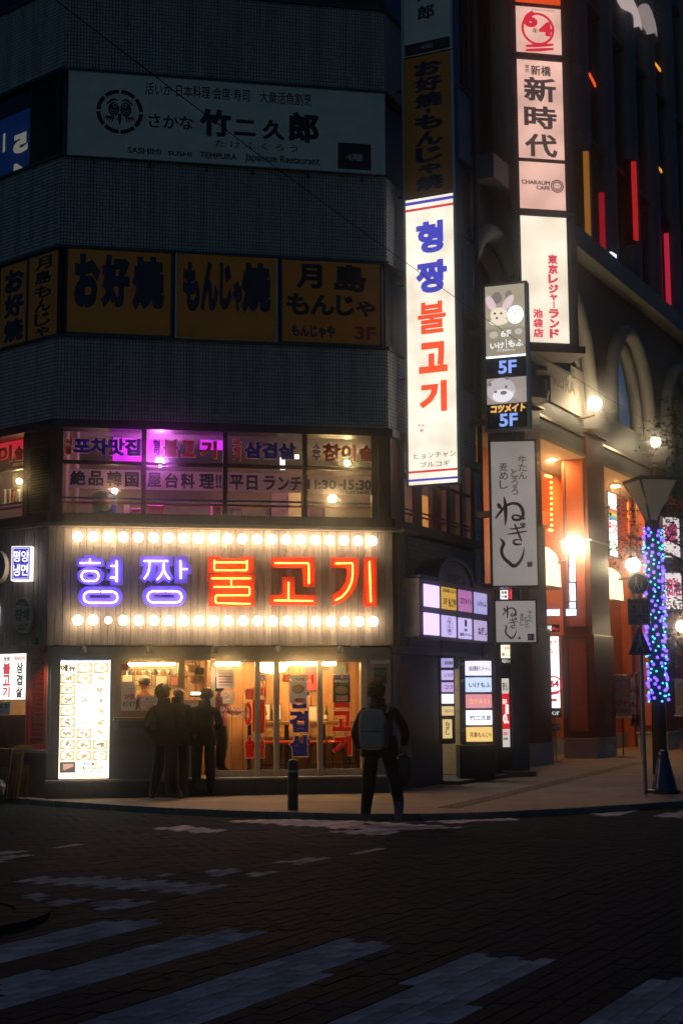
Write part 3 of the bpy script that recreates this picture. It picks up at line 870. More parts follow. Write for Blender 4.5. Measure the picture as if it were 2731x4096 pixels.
# outlines and tubes in pixels of a 2x enlargement; origin (ox, oy)
NEON = [
 (('first violet neon syllable, two rings under a short bar', 0, 2080), 'p',
  [rc(612, 305, 838, 372), rc(675, 282, 778, 306), 'R727,446,110,72,24,13', rc(885, 290, 985, 520), rc(850, 335, 886, 390), rc(850, 430, 886, 482), 'S624,532,985,692,722,600,885,622'],
  [[(722, 312), (722, 344)], [(640, 344), (804, 344)], 'r654,408,790,488,715', [(935, 328), (935, 495)], [(888, 367), (933, 367)], [(883, 461), (933, 461)], 's672,573,942,662,805']),
 (('second violet neon syllable, splayed legs over a wide ring', 0, 2080), 'p',
  [rc(1122, 290, 1385, 367), [(1150, 368), (1250, 368), (1245, 440), (1215, 500), (1185, 478), (1158, 503), (1112, 462), (1140, 425)], [(1262, 368), (1358, 368), (1362, 420), (1396, 462), (1355, 503), (1312, 478), (1262, 508), (1222, 470), (1255, 425)], rc(1397, 285, 1503, 505), rc(1504, 358, 1538, 432), 'S1137,527,1495,690,1235,598,1398,618'],
  [[(1152, 327), (1345, 327)], [(1198, 330), (1196, 390), (1182, 435), (1155, 470)], [(1312, 345), (1309, 400), (1288, 445), (1258, 478)], [(1314, 405), (1330, 440), (1360, 473)], [(1445, 325), (1447, 470)], [(1449, 393), (1500, 393)], 's1182,570,1455,660,1330']),
 (('orange-red neon syllable of stacked bars, third along', 784, 2080), 'r',
  [[(98, 292), (200, 292), (200, 310), (358, 310), (358, 292), (465, 292), (465, 425), (98, 425)], rc(92, 437, 473, 490), [(103, 495), (235, 495), (235, 491), (330, 491), (330, 495), (468, 495), (468, 630), (440, 634), (468, 640), (468, 690), (103, 690)]],
  [[(148, 320), (148, 395), (155, 402), (402, 402), (408, 395), (408, 322)], [(150, 339), (406, 339)], [(125, 467), (437, 467)], [(283, 470), (283, 522)], [(143, 535), (418, 535), (430, 545), (430, 592), (420, 603), (168, 603), (158, 612), (158, 655), (167, 665), (435, 671)]]),
 (('orange-red neon syllable, an angle over a post, fourth along', 784, 2080), 'r',
  [[(600, 298), (952, 298), (952, 535), (858, 535), (850, 383), (600, 380)], [(692, 455), (790, 455), (792, 597), (967, 598), (967, 680), (592, 678), (592, 598), (690, 597)]],
  [[(632, 345), (893, 345), (902, 353), (903, 508)], [(740, 498), (740, 640)], [(625, 643), (933, 648)]]),
 (('orange-red neon syllable, a curve and an upright, last along', 784, 2080), 'r',
  [[(1082, 300), (1302, 300), (1304, 430), (1285, 520), (1250, 590), (1190, 645), (1105, 682), (1085, 600), (1150, 560), (1195, 500), (1208, 430), (1205, 383), (1082, 380)], rc(1343, 298, 1447, 692)],
  [[(1115, 348), (1243, 345), (1252, 353), (1253, 430), (1245, 495), (1215, 560), (1172, 612), (1115, 643)], [(1387, 332), (1397, 655)]]),
]
NY = FAS_Y - .07
GLYPH = []
def smooth_path(p):
    return p
for (lab, ox, oy), kind, backs, tubes in NEON:
    cv = lambda q: P1.at(ox + q[0] / 2, oy + q[1] / 2, NY)
    allp = [cv(q) for b in backs if not isinstance(b, str) for q in b]
    base = (sum(p[0] for p in allp) / len(allp), NY, min(p[1] for p in allp))
    th = Thing('neon_letter', lab + ' on the fascia', 'neon sign', P1, base, group='neon letters of the shop name')
    mb_, mt_ = (M_PBACK, M_PTUBE) if kind == 'p' else (M_RBACK, M_RTUBE)
    pan = []
    for b in backs:
        m = MB()
        if isinstance(b, str):
            v = [float(t) for t in b[1:].split(',')]
            if b[0] == 'R': o_, i_ = ell(v[0], v[1], v[2], v[3], 28), ell(v[0], v[1], v[4], v[5], 28)
            else: o_, i_ = stad(v[0], v[1], v[2], v[3], 14), stad(v[4], v[5], v[6], v[7], 14)
            o2 = [cv(q) for q in o_]; i2 = [cv(q) for q in i_]; n = len(o2)
            for y0 in (NY,):
                for k in range(n):
                    j = (k + 1) % n
                    m.quad((o2[j][0], NY, o2[j][1]), (o2[k][0], NY, o2[k][1]), (i2[k][0], NY, i2[k][1]), (i2[j][0], NY, i2[j][1]))
                    m.quad((o2[k][0], NY, o2[k][1]), (o2[j][0], NY, o2[j][1]), (o2[j][0], NY + .06, o2[j][1]), (o2[k][0], NY + .06, o2[k][1]))
                    m.quad((i2[j][0], NY, i2[j][1]), (i2[k][0], NY, i2[k][1]), (i2[k][0], NY + .06, i2[k][1]), (i2[j][0], NY + .06, i2[j][1]))
            GLYPH.append((lab, 'ring', o2, i2))
        else:
            m.poly([cv(q) for q in b], NY, NY + .06); GLYPH.append((lab, 'poly', [cv(q) for q in b], None))
        pan.append(th.part('letter_panel', m, mb_))
    TY = NY - .03
    ct = lambda q: (*P1.at(ox + q[0] / 2, oy + q[1] / 2, TY),)
    for t in tubes:
        if isinstance(t, str):
            v = [float(q) for q in t[1:].split(',')]
            pts = stad(*v[:4], 9) if t[0] == 's' else (lambda x0, z0, x1, z1: ell(x1 - 36, (z0 + z1) / 2, 36, (z1 - z0) / 2, 10, -90, 90) + ell(x0 + 36, (z0 + z1) / 2, 36, (z1 - z0) / 2, 10, 90, 270))(*v[:4])
            gap = v[4]; top = min(q[1] for q in pts)
            path = [(gap + 6, top)] + sorted([], key=None)
            # start right of the gap at the top edge, run clockwise round and end left of it
            pr = [q for q in pts]
            k0 = min(range(len(pr)), key=lambda k: (pr[k][1] - top) * 10 + abs(pr[k][0] - max(q[0] for q in pr if q[1] < top + 1)))
            pr = pr[k0:] + pr[:k0]
            path = [(gap + 7, top)] + pr + [(gap - 7, top)]
            if pr[0][0] < gap: path = [(gap - 7, top)] + pr + [(gap + 7, top)]
        else: path = t
        th.part('neon_tube', MB().tube([(ct(q)[0], TY, ct(q)[1]) for q in path], .0085, 6), mt_)
    for (uu) in (0.3, 0.7):
        xs = [p[0] for p in allp]; xq = min(xs) + (max(xs) - min(xs)) * uu; zt = max(p[1] for p in allp)
        th.part('lead_wire', MB().tube([(xq, NY + .02, zt), (xq + .02, NY + .02, zt + .05), (xq + .05, FAS_Y - .015, zt + .10), (xq + .05, FAS_Y - .015, zt + .14)], .005, 5), M_BLACK)

# ------------------------------------------------------------------ small spotlights under the fascia
M_SPOT = em('spot_lens', (1, .82, .55), 14.0); M_SPOTOFF = em('spot_lens_low', (1, .8, .5), 2.2, False)
def spot(P, u, v, on_, lab, y=-.16):
    x, z = P.at(u, v, y)
    th = Thing('spotlight', lab, 'spotlight', P, (x, y, z), group='spotlights over the shop front')
    th.part('arm', MB().tube([(x, .0 - .05, z + .06), (x, y, z + .06), (x, y, z + .02)], .012, 6), M_BLACK)
    th.part('can', MB().lathe([(.035, .06), (.05, .04), (.052, -.05), (.047, -.05)], (x, y, z), 14), M_BLACK)
    th.part('lens', MB().lathe([(.001, -.047), (.044, -.046)], (x, y, z), 12, cap=False), M_SPOT if on_ else M_SPOTOFF)
    if on_:
        ld = bpy.data.lights.new('spot_lamp', 'SPOT'); ld.energy = 45; ld.color = (1, .78, .5); ld.spot_size = R(95); ld.spot_blend = .6; ld.shadow_soft_size = .04
        lo = bpy.data.objects.new('spot_lamp', ld); COL.objects.link(lo); lo.parent = th.o; lo.location = (0, 0, -.06); lo.rotation_euler = (R(-12), 0, 0)
spot(P1, 335, 2601, False, 'small black spotlight over the bright menu board')
spot(P1, 598, 2601, False, 'small black spotlight over the take-out window')
spot(P1, 858, 2601, True, 'small black spotlight, lit, over the glass entrance door')
spot(P1, 1111, 2601, False, 'small black spotlight over the middle door posts')
spot(P1, 1361, 2601, False, 'small black spotlight over the last glass pane')
spot(P0, 140, 2566, True, 'lit black spotlight under the oval green and white sign', -.22)

# ------------------------------------------------------------------ menu board
MY = -.045
mr = P1.rect(240, 2626, 439, 3114, MY)
menu = Thing('menu_board', 'tall bright back-lit menu board covered in food photographs beside the take-out window', 'menu board', P1, (mr[0], MY, mr[1]))
menu.part('casing', MB().box(mr[0] - .02, mr[2] + .02, MY + .004, -.02, mr[1] - .02, mr[3] + .02), M_DGREY)
M_MENU = em('menu_backlight', (1.0, 0.83, 0.58), 3.0)
menu.part('lit_sheet', MB().box(mr[0], mr[2], MY, MY + .0035, mr[1], mr[3]), M_MENU)
MP = lambda x, y: P1.at(x / 2, 2560 + y / 2, MY - .002)
def mrect(mb, x0, y0, x1, y1, dy=0.0):
    a, b = MP(x0, y1), MP(x1, y0); return mb.box(a[0], b[0], MY - .003 - dy, MY - .001, a[1], b[1])
E_RED = em('backlit_red', (0.75, .03, .05), 1.0, False); E_BLUE = em('backlit_blue', (.18, .35, .8), 1.0, False); E_DARK = em('backlit_dark', (.03, .025, .02), .6, False)
menu.part('stripe', mrect(MB(), 488, 136, 878, 147), E_RED); menu.part('stripe', mrect(MB(), 488, 157, 878, 167), E_BLUE)
menu.part('stripe', mrect(MB(), 476, 1074, 868, 1083), E_BLUE); menu.part('stripe', mrect(MB(), 476, 1094, 868, 1106), E_RED)
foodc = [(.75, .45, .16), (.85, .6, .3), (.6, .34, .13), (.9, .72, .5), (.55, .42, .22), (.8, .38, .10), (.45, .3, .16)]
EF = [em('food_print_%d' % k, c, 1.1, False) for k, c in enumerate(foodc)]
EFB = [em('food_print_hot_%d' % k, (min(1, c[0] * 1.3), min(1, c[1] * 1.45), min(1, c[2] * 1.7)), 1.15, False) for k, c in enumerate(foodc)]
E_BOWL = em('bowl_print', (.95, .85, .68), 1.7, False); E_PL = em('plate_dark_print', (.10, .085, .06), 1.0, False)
rows = [180, 266, 352, 438, 526, 616, 704, 794, 882]
for j, y in enumerate(rows):
    for i in range(3):
        x = 484 + 131 * i - j * 1.0
        if j == 0 and i == 0: continue
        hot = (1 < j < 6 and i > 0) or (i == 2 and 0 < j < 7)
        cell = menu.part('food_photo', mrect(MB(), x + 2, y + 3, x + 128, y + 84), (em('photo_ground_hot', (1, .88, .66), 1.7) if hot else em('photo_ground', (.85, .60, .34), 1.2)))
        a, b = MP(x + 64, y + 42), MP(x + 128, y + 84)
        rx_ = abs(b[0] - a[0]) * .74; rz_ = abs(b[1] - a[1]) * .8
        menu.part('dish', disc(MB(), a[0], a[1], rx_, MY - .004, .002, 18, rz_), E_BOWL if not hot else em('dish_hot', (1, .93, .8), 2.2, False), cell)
        mf = MB()
        for q in range(7):
            t = random.uniform(0, 6.28); k = random.uniform(.1, .6)
            disc(mf, a[0] + rx_ * k * math.cos(t), a[1] + rz_ * k * math.sin(t), rx_ * random.uniform(.14, .3), MY - .0065 - q * .0004, .001, 9, rz_ * random.uniform(.14, .32))
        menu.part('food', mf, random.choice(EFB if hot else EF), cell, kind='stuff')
        if not hot: menu.part('caption', mrect(MB(), x + 4, y + 76, x + 80, y + 82, .001), E_PL, cell)
menu.part('lettering', put(MB(), '메뉴', (*MP(490, 252), *MP(610, 196)), MY - .003, .05), E_DARK)
menu.part('food_photo', mrect(MB(), 478, 974, 606, 1064), E_PL)
mm = MB()
for k in range(5):
    a = MP(505 + 15 * k, 1040 - 6 * k); b = MP(530 + 15 * k, 990); mm.box(a[0], b[0], MY - .005, MY - .003, a[1], b[1])
menu.part('food', mm, em('meat_print', (.7, .4, .3), 1.0, False), kind='stuff')
menu.part('lettering', put(MB(), '형짱', (*MP(664, 1004), *MP(724, 980)), MY - .003, .05), E_BLUE)
menu.part('lettering', put(MB(), '불고기', (*MP(730, 1004), *MP(822, 980)), MY - .003, .05), E_RED)
menu.part('lettering_band', mrect(MB(), 664, 1010, 820, 1034), E_DARK)
menu.part('lettering', put(MB(), '서울포차맛집', (*MP(672, 1031), *MP(812, 1013)), MY - .0045, .03), M_MENU)
menu.part('lettering', put(MB(), '맛있게드세요', (*MP(666, 1064), *MP(820, 1040)), MY - .003, .04), E_DARK)

# ------------------------------------------------------------------ generic flat sign helper
def flat_sign(name, label, cat, P, px_, y, panel_mat, th_=.06, frame_w=.03, frame_m=None, group=None):
    r_ = P.rect(*px_, y)
    t = Thing(name, label, cat, P, (r_[0], y, r_[1]), group)
    t.part('casing', MB().box(r_[0] - frame_w, r_[2] + frame_w, y + .004, y + th_, r_[1] - frame_w, r_[3] + frame_w), frame_m or M_DGREY)
    if frame_w: t.part('rim', frame(MB(), r_[0] - frame_w, r_[1] - frame_w, r_[2] + frame_w, r_[3] + frame_w, frame_w, y - .012, y + .0035), frame_m or M_DGREY)
    t.part('face', MB().box(r_[0], r_[2], y, y + .0035, r_[1], r_[3]), panel_mat)
    t.y = y; t.r = r_
    return t
def lt(t, px_, s, m, bold=.03, v=False, name='lettering', dy=.001, **kw):
    r_ = t.P.rect(*px_, t.y)
    mb = MB()
    (vput if v else put)(mb, s, r_, t.y - dy, bold, **kw)
    return t.part(name, mb, m)

# ---- fourth-floor white sign
s4 = flat_sign('restaurant_sign', 'long unlit white sign with crest and brush lettering high on the tiled front', 'sign', P1, (273, 330, 1538, 658), -.09, M_WHITE, .09, .008, M_ALU)
s4.b = s4.b
lt(s4, (570 * 1.0204, 352, 1222 * 1.0204, 402), '活いか·日本料理·会席·寿司　大衆活魚割烹', M_INK, .008)
INKT = [(782, 428, 905, 535, '竹'), (918, 470, 1003, 532, '二'), (1028, 470, 1118, 550, '久'), (1128, 440, 1250, 560, '郎')]
for x0, y0, x1, y1, ch in INKT: lt(s4, (x0 * 1.0204, y0 * 1.0204, x1 * 1.0204, y1 * 1.0204), ch, M_INK, .045)
lt(s4, (595, 460, 775, 515), 'さかな', M_INK, .02)
lt(s4, (862, 570, 1190, 598), 'た け ふ く ろ う', M_INK, .004)
lt(s4, (511, 592, 645, 616), 'SASHIMI', M_INK, .025); lt(s4, (672, 605, 766, 624), 'SUSHI', M_INK, .025); lt(s4, (800, 612, 948, 636), 'TEMPURA', M_INK, .025)
lt(s4, (980, 622, 1279, 660), 'Japanese Restaurant', M_INK, .02)
r_ = P1.rect(1351, 574, 1483, 678, -.09)
s4.part('floor_plate', MB().box(r_[0], r_[2], -.096, -.0905, r_[1], r_[3]), M_INK)
r_ = P1.rect(1383, 614, 1452, 644, -.098); s4.part('lettering', put(MB(), '4階', r_, -.0975, .03), mat('dim_cream_print', (.5, .5, .47), .6))
# crest: ring of eight dark arcs round an owl
cx, cz = P1.at(480, 447, -.09); r0 = abs(P1.at(565, 447, -.09)[0] - cx)
mb = MB()
for k in range(8):
    a0 = R(45 * k + 3); ring(mb, cx, cz, r0, r0 * .19, -.091, a0=a0, a1=a0 + R(39), seg=7)
s4.part('crest', mb, M_INK)
mb = MB()
for sx_ in (-1, 1):
    disc(mb, cx + sx_ * r0 * .28, cz + r0 * .12, r0 * .27, -.0905, .002, 16, r0 * .36)
    brush(mb, [(cx + sx_ * r0 * .1, cz + r0 * .55, r0 * .05), (cx + sx_ * r0 * .35, cz + r0 * .58, r0 * .12), (cx + sx_ * r0 * .6, cz + r0 * .35, r0 * .06)], -.091)
    for k in range(4):
        brush(mb, [(cx + sx_ * r0 * (.3 + .1 * k), cz - r0 * .28, r0 * .10), (cx + sx_ * r0 * (.36 + .12 * k), cz - r0 * (.55 - .05 * k), r0 * .03)], -.091)
mb.poly([(cx - r0 * .07, cz - r0 * .1), (cx + r0 * .07, cz - r0 * .1), (cx + r0 * .1, cz - r0 * .4), (cx, cz - r0 * .68), (cx - r0 * .1, cz - r0 * .4)], -.093, -.0905)
s4.part('crest', mb, M_INK)
mb = MB()
for sx_ in (-1, 1):
    ring(mb, cx + sx_ * r0 * .22, cz + r0 * .30, r0 * .09, r0 * .03, -.094, seg=12)
    for k in range(3):
        z = cz + r0 * (.08 - .1 * k)
        brush(mb, [(cx + sx_ * r0 * .1, z, r0 * .02), (cx + sx_ * r0 * .28, z - r0 * .04, r0 * .02), (cx + sx_ * r0 * .46, z, r0 * .02)], -.093)
s4.part('crest_lines', mb, M_WHITE)
for u in (376, 600, 826, 1010, 1230, 1446):
    for vv in (277 + (u - 272) * .079, 640 + (u - 272) * .066):
        x, z = P1.at(u, vv, -.02); s4.part('bracket', MB().box(x - .015, x + .015, -.085, .0, z - .04, z + .02), M_BLACK)

# ---- third-floor yellow panels
M_YEL = mat('amber_yellow_sheet', (0.95, 0.29, 0.006), .45, var=.12, scale=2)
M_NAVY = mat('navy_print', (0.012, 0.014, 0.055), .5, var=.15); M_REDP = mat('red_print', (.42, .04, .02), .5, var=.15)
y1 = flat_sign('yellow_sign', 'unlit amber panel with fat navy characters, first of three across the front', 'sign', P1, (271, 1004, 683, 1335), -.03, M_YEL, .08, .03, M_DGREY, 'amber window panels')
for a, b, c, d, ch in ((297, 1015, 402, 1232, 'お'), (404, 1020, 520, 1234, '好'), (528, 1026, 658, 1244, '焼')): lt(y1, (a, b, c, d), ch, M_NAVY, .07)
y2 = flat_sign('yellow_sign', 'unlit amber panel with fat navy characters, middle one of three', 'sign', P1, (708, 1022, 1104, 1360), -.03, M_YEL, .08, .03, M_ALU, 'amber window panels')
for a, b, c, d, ch in ((732, 1046, 800, 1246, 'も'), (802, 1040, 874, 1248, 'ん'), (878, 1052, 928, 1240, 'じ'), (930, 1120, 968, 1250, 'ゃ'), (964, 1052, 1083, 1256, '焼')): lt(y2, (a, b, c, d), ch, M_NAVY, .07)
y3 = flat_sign('yellow_sign', 'unlit amber panel with black brush characters and a red floor number', 'sign', P1, (1129, 1048, 1519, 1372), -.03, M_YEL, .08, .03, M_DGREY, 'amber window panels')
for a, b, c, d, ch in ((1184, 1056, 1288, 1156, '月'), (1336, 1058, 1464, 1168, '島'), (1146, 1172, 1238, 1260, 'も'), (1240, 1176, 1340, 1262, 'ん'), (1344, 1182, 1418, 1264, 'じ'), (1422, 1204, 1502, 1268, 'や')): lt(y3, (a, b, c, d), ch, M_INK, .045)
lt(y3, (1166, 1298, 1340, 1350), 'もんじゃや', M_NAVY, .05); lt(y3, (1418, 1306, 1504, 1360), '3F', M_REDP, .04)
y4 = flat_sign('yellow_sign', 'narrow amber panel with a column of thin black characters, next to the corner', 'sign', P0, (116, 1018, 232, 1350), -.02, M_YEL, .08, .015, M_DGREY, 'amber window panels')
lt(y4, (140, 1026, 206, 1346), '月島もんじゃ', M_INK, .03, v=True)
y5 = flat_sign('yellow_sign', 'narrow amber panel with three fat navy characters round the corner', 'sign', P0, (3, 1058, 108, 1385), -.02, M_YEL, .08, .015, M_DGREY, 'amber window panels')
lt(y5, (18, 1074, 96, 1372), 'お好焼', M_NAVY, .06, v=True)

# ---- fourth-floor louvre and window on the cross-street side
lr = P0.rect(121, 318, 236, 640)
lp = bpart('louvre_panel', frame(MB(), lr[0], H4B + .03, lr[2], H4T - .03, .03, .0, .09), M_DGREY, P0)
for k in range(40):
    z = H4B + .06 + (H4T - H4B - .12) * k / 39
    bpart('louvre_slat', MB().box(lr[0] + .03, lr[2] - .03, .02, .08, z - .006, z + .006), M_DGREY, P0, lp)
E_WBLUE = em('blue_reflection_glow', (.01, .05, .28), .32, False); E_CREAM = em('cream_reflection_digit', (.95, .8, .62), .6, False)
wr = P0.rect(10, 455, 117, 690, .06)
ws = Thing('sign_reflection', 'painted reflection of a blue lit sign with a reversed cream 5 in the fourth-floor side window', 'sign', P0, (wr[0], .06, wr[1]))
ws.part('face', MB().box(wr[0] - .6, wr[2], .06, .07, H4B + .03, wr[3]), E_WBLUE)  # glowing sheet behind the pane, painted as the reflection of a lit sign
ws.part('lettering', put(MB(), '5', P0.rect(54, 534, 112, 612, .058), .058, .06, mirror=True), E_CREAM)
ws.part('lettering', MB().box(*[P0.at(u, 570, .058)[0] for u in (14, 22)], .054, .058, *[P0.at(18, v, .058)[1] for v in (608, 534)]), E_CREAM)
ws.part('lettering', put(MB(), '4', P0.rect(48, 650, 106, 720, .058), .058, .05, mirror=True), E_CREAM)
bpart('window_pane', MB().box(-L0, P0.at(119, 500)[0], .03, .036, H4B + .03, H4T - .03), M_GLASS_D, P0)

# ------------------------------------------------------------------ second-floor window lettering
M_FBLUE = film('navy_film', (.05, .08, .60)); M_FRED = film('red_film', (.62, .03, .015)); M_FEDGE = film('pale_film_edge', (.75, .62, .5))
def sticker(name, lab, P, items, y, group, edge=.014, cat='lettering'):
    rs = [P.rect(*it[0], y) for it in items]
    t = Thing(name, lab, cat, P, (min(r[0] for r in rs), y, min(r[1] for r in rs)), group)
    for it, r in zip(items, rs):
        if edge: t.part('letter_edge', (vput if len(it) > 4 and it[4] else put)(MB(), it[1], r, y, it[3] if len(it) > 3 else .05, grow=edge), M_FEDGE)
        t.part('lettering', (vput if len(it) > 4 and it[4] else put)(MB(), it[1], r, y - .005, it[3] if len(it) > 3 else .05), it[2])
    return t
W2 = lambda k, a, b, c, d: ((0, 784)[k] + a / 2, 1660 + b / 2, (0, 784)[k] + c / 2, 1660 + d / 2)
GR = 'film lettering on the second-floor panes'
sticker('window_lettering', 'blue and red film lettering on the first upper pane above the banner', P1, [(W2(0, 520, 182, 578, 312), '서울', M_FRED, .04, True), (W2(0, 588, 186, 1122, 322), '포차맛집', M_FBLUE)], .004, GR)
sticker('window_lettering', 'red film lettering on the second upper pane, in front of magenta light', P1, [(W2(0, 1225, 198, 1282, 336), '형짱', M_FBLUE, .04, True), (W2(0, 1305, 200, 1430, 335), '불', M_FRED), (W2(0, 1455, 205, 1560, 335), '고', M_FRED), (W2(1, 40, 210, 165, 345), '기', M_FRED)], .004, GR)
sticker('window_lettering', 'navy film lettering on the third upper pane', P1, [(W2(1, 300, 190, 356, 366), '타이거', M_FRED, .03, True), (W2(1, 385, 220, 798, 350), '삼겹살', M_FBLUE)], .004, GR)
sticker('window_lettering', 'large red film lettering on the last upper pane beside a small blue word', P1, [(W2(1, 932, 228, 990, 362), '소주', M_FBLUE, .03, True), (W2(1, 1012, 235, 1278, 370), '참이', M_FRED), (W2(1, 1305, 245, 1422, 372), '슬', M_FRED)], .004, GR)
sticker('window_lettering', 'dark red film lettering on the side window round the corner', P0, [((-70, 1790, 50, 1855), '참이', M_FRED), ((60, 1782, 97, 1840), '슬', M_FRED)], .004, GR)
sticker('window_lettering', 'single red film syllable on the narrow side pane behind the tall white sign', P2, [((1566, 1803, 1596, 1860), '참', M_FRED)], .004, GR)
# paper banner behind the lower panes
M_BAN = film('thin_white_banner', (.62, .55, .52), .8); M_BANT = mat('grey_green_print', (.03, .05, .06), .6)
by = .03
bt, bb = P1.at(560, 1880)[1], P1.at(560, 1957)[1]
def banner(a, b, items, lab, dz=0):
    t = Thing('paper_banner', lab, 'banner', P1, (a, by, bb + dz), 'paper banner sheets behind the second-floor window')
    t.part('sheet', MB().box(a, b, by, by + .004, bb + dz, bt + dz), M_BAN)
    for x0, x1, ch, z0, z1 in items: t.part('lettering', put(MB(), ch, (x0, bb + dz + (bt - bb) * z0, x1, bb + dz + (bt - bb) * z1), by - .0015, .035), M_BANT)
X = lambda k, a: P1.at((0, 784)[k] + a / 2, 1918, by)[0]
banner(X(0, 552), X(0, 1128), [(X(0, 562), X(0, 688), '絶', .15, .92), (X(0, 710), X(0, 828), '品', .15, .92), (X(0, 855), X(0, 975), '韓', .15, .92), (X(0, 1000), X(0, 1112), '国', .12, .9)], 'white paper banner with four dark characters in the first lower pane')
banner(X(0, 1170), X(1, 212), [(X(0, 1180), X(0, 1290), '屋', .12, .9), (X(0, 1320), X(0, 1430), '台', .12, .9), (X(0, 1445), X(0, 1560), '料', .12, .9), (X(1, 25), X(1, 145), '理', .12, .9), (X(1, 158), X(1, 205), '!!', .15, .88)], 'white paper banner with characters and exclamation marks in the second lower pane')
banner(X(1, 252), X(1, 848), [(X(1, 270), X(1, 380), '平', .1, .88), (X(1, 405), X(1, 492), '日', .1, .88), (X(1, 540), X(1, 635), 'ラ', .1, .88), (X(1, 655), X(1, 745), 'ン', .1, .85), (X(1, 755), X(1, 845), 'チ', .1, .88)], 'white paper banner announcing weekday lunch in the third lower pane')
banner(X(1, 888), X(1, 1405), [(X(1, 892), X(1, 965), '11', .25, .75), (X(1, 975), X(1, 1120), ':30', .25, .75), (X(1, 1140), X(1, 1175), '~', .4, .6), (X(1, 1180), X(1, 1262), '15', .25, .8), (X(1, 1275), X(1, 1400), ':30', .25, .8), (X(1, 1200), X(1, 1385), 'L.O 14:45', .02, .2)], 'white paper banner with opening hours in the last lower pane', -.01)
# ------------------------------------------------------------------ second-floor room contents
E_MAG = em('magenta_screen', (.62, .02, .75), 1.5, uneven=.5, uscale=3); E_MAGL = em('magenta_lamp', (1, .2, 1), 420.0)
E_WARM = em('warm_lamp', (1, .62, .26), 260.0); E_PINK = em('pink_neon', (1, .05, .3), 1.2, False)
def lampball(P, u, v, y, r_, m, lab, grp='lamps in the second-floor room', cord=True):
    x, z = P.at(u, v, y)
    t = Thing('pendant_lamp', lab, 'lamp', P, (x, y, z), grp)
    t.part('bulb', MB().sphere((x, y, z), r_, 12, 7), m)
    t.part('cord', MB().tube([(x, y, z + r_ * .9), (x, y, H2T + .02)], .006, 5), M_BLACK)
lampball(P1, 641, 1849, .75, .075, E_MAGL, 'bright magenta lamp seen through the second window')
lampball(P1, 460, 1962, 1.6, .045, E_WARM, 'small warm lamp low behind the first banner')
lampball(P1, 1327, 1748, .9, .035, E_WARM, 'warm ceiling spot behind the last upper pane')
lampball(P1, 1388, 1852, 1.5, .05, E_WARM, 'warm pendant under the last red lettering')
lampball(P1, 1050, 1740, 1.2, .03, E_WARM, 'tiny warm spot at the top of the third pane')
lampball(P1, 1330, 1995, 2.0, .07, E_WARM, 'glowing warm lamp below the opening hours banner')
lampball(P2, 1706, 2050, 1.1, .07, E_WARM, 'amber lamp inside the narrow red-framed side window')
lampball(P0, 78, 1925, .42, .04, E_WARM, 'warm lamp added to light the menu strips in the side window')  # lamp put above the menu strips to light them
for (u0, v0, u1, v1, y, m, nm, lab) in ((452, 1718, 568, 1850, .8, E_MAG, 'wall_screen', 'glowing magenta panel behind the first upper pane'),
                                  (800, 1725, 892, 1800, .8, E_MAG, 'wall_screen', 'magenta panel at the top of the second pane'),
                                  (588, 1725, 668, 1850, .9, E_MAG, 'wall_screen', 'magenta panel beside the lamp in the second pane')):
    r_ = P1.rect(u0, v0, u1, v1, y)
    t = Thing(nm, lab, 'screen', P1, (r_[0], y, r_[1]), 'magenta panels in the second-floor room')
    t.part('face', MB().box(r_[0], r_[2], y, y + .01, r_[1], r_[3]), m); t.part('casing', frame(MB(), r_[0] - .02, r_[1] - .02, r_[2] + .02, r_[3] + .02, .02, y - .01, y + .04), M_BLACK)
def board(P, px_, y, m, lab, nm='wall_board', grp=None, cat='board', txt=None, tm=None, tb=.03):
    r_ = P.rect(*px_, y)
    t = Thing(nm, lab, cat, P, (r_[0], y, r_[1]), grp)
    t.part('face', MB().box(r_[0], r_[2], y, y + .006, r_[1], r_[3]), m)
    t.part('edge', frame(MB(), r_[0] - .012, r_[1] - .012, r_[2] + .012, r_[3] + .012, .012, y - .004, y + .012), M_BLACK)
    if txt:
        for pr, s_ in txt: t.part('lettering', put(MB(), s_, P.rect(*pr, y - .003), y - .003, tb), tm or M_INK)
    return t
M_CREAMB = mat('cream_board', (.62, .50, .34), .7); M_PINKB = mat('pink_cloth', (.55, .08, .20), .7); M_TEAL = mat('teal_plush', (.04, .15, .16), .8)
board(P1, (1085, 1965, 1150, 2070), 1.9, M_CREAMB, 'cream poster on the back wall below the weekday banner', grp='posters upstairs')
board(P1, (1150, 1965, 1205, 2070), 2.2, M_CREAMB, 'second cream poster further back below the weekday banner', grp='posters upstairs')
board(P1, (930, 2040, 965, 2072), 1.0, M_CREAMB, 'small cream card low in the third pane', grp='posters upstairs')
board(P1, (1065, 2040, 1080, 2068), 1.0, M_CREAMB, 'narrow cream card low in the third pane', grp='posters upstairs')
board(P1, (910, 1738, 985, 1765), 1.6, mat('ochre_board', (.35, .2, .06), .7), 'ochre board with pale characters behind the third pane', txt=[((915, 1740, 982, 1762), '異世界')], tm=M_CREAMB, grp='posters upstairs')
board(P1, (1120, 1830, 1140, 1880), 1.4, em('white_neon_box', (1, .95, .85), 2.2, False), 'small white lit sign hanging behind the third pane', grp='lit boxes upstairs')
board(P1, (1178, 1818, 1196, 1836), 1.3, em('white_neon_box', (1, .95, .85), 2.2, False), 'tiny white screen behind the navy lettering', grp='lit boxes upstairs')
board(P1, (495, 2010, 520, 2058), .9, M_CREAMB, 'pale card standing low behind the first pane', grp='posters upstairs')
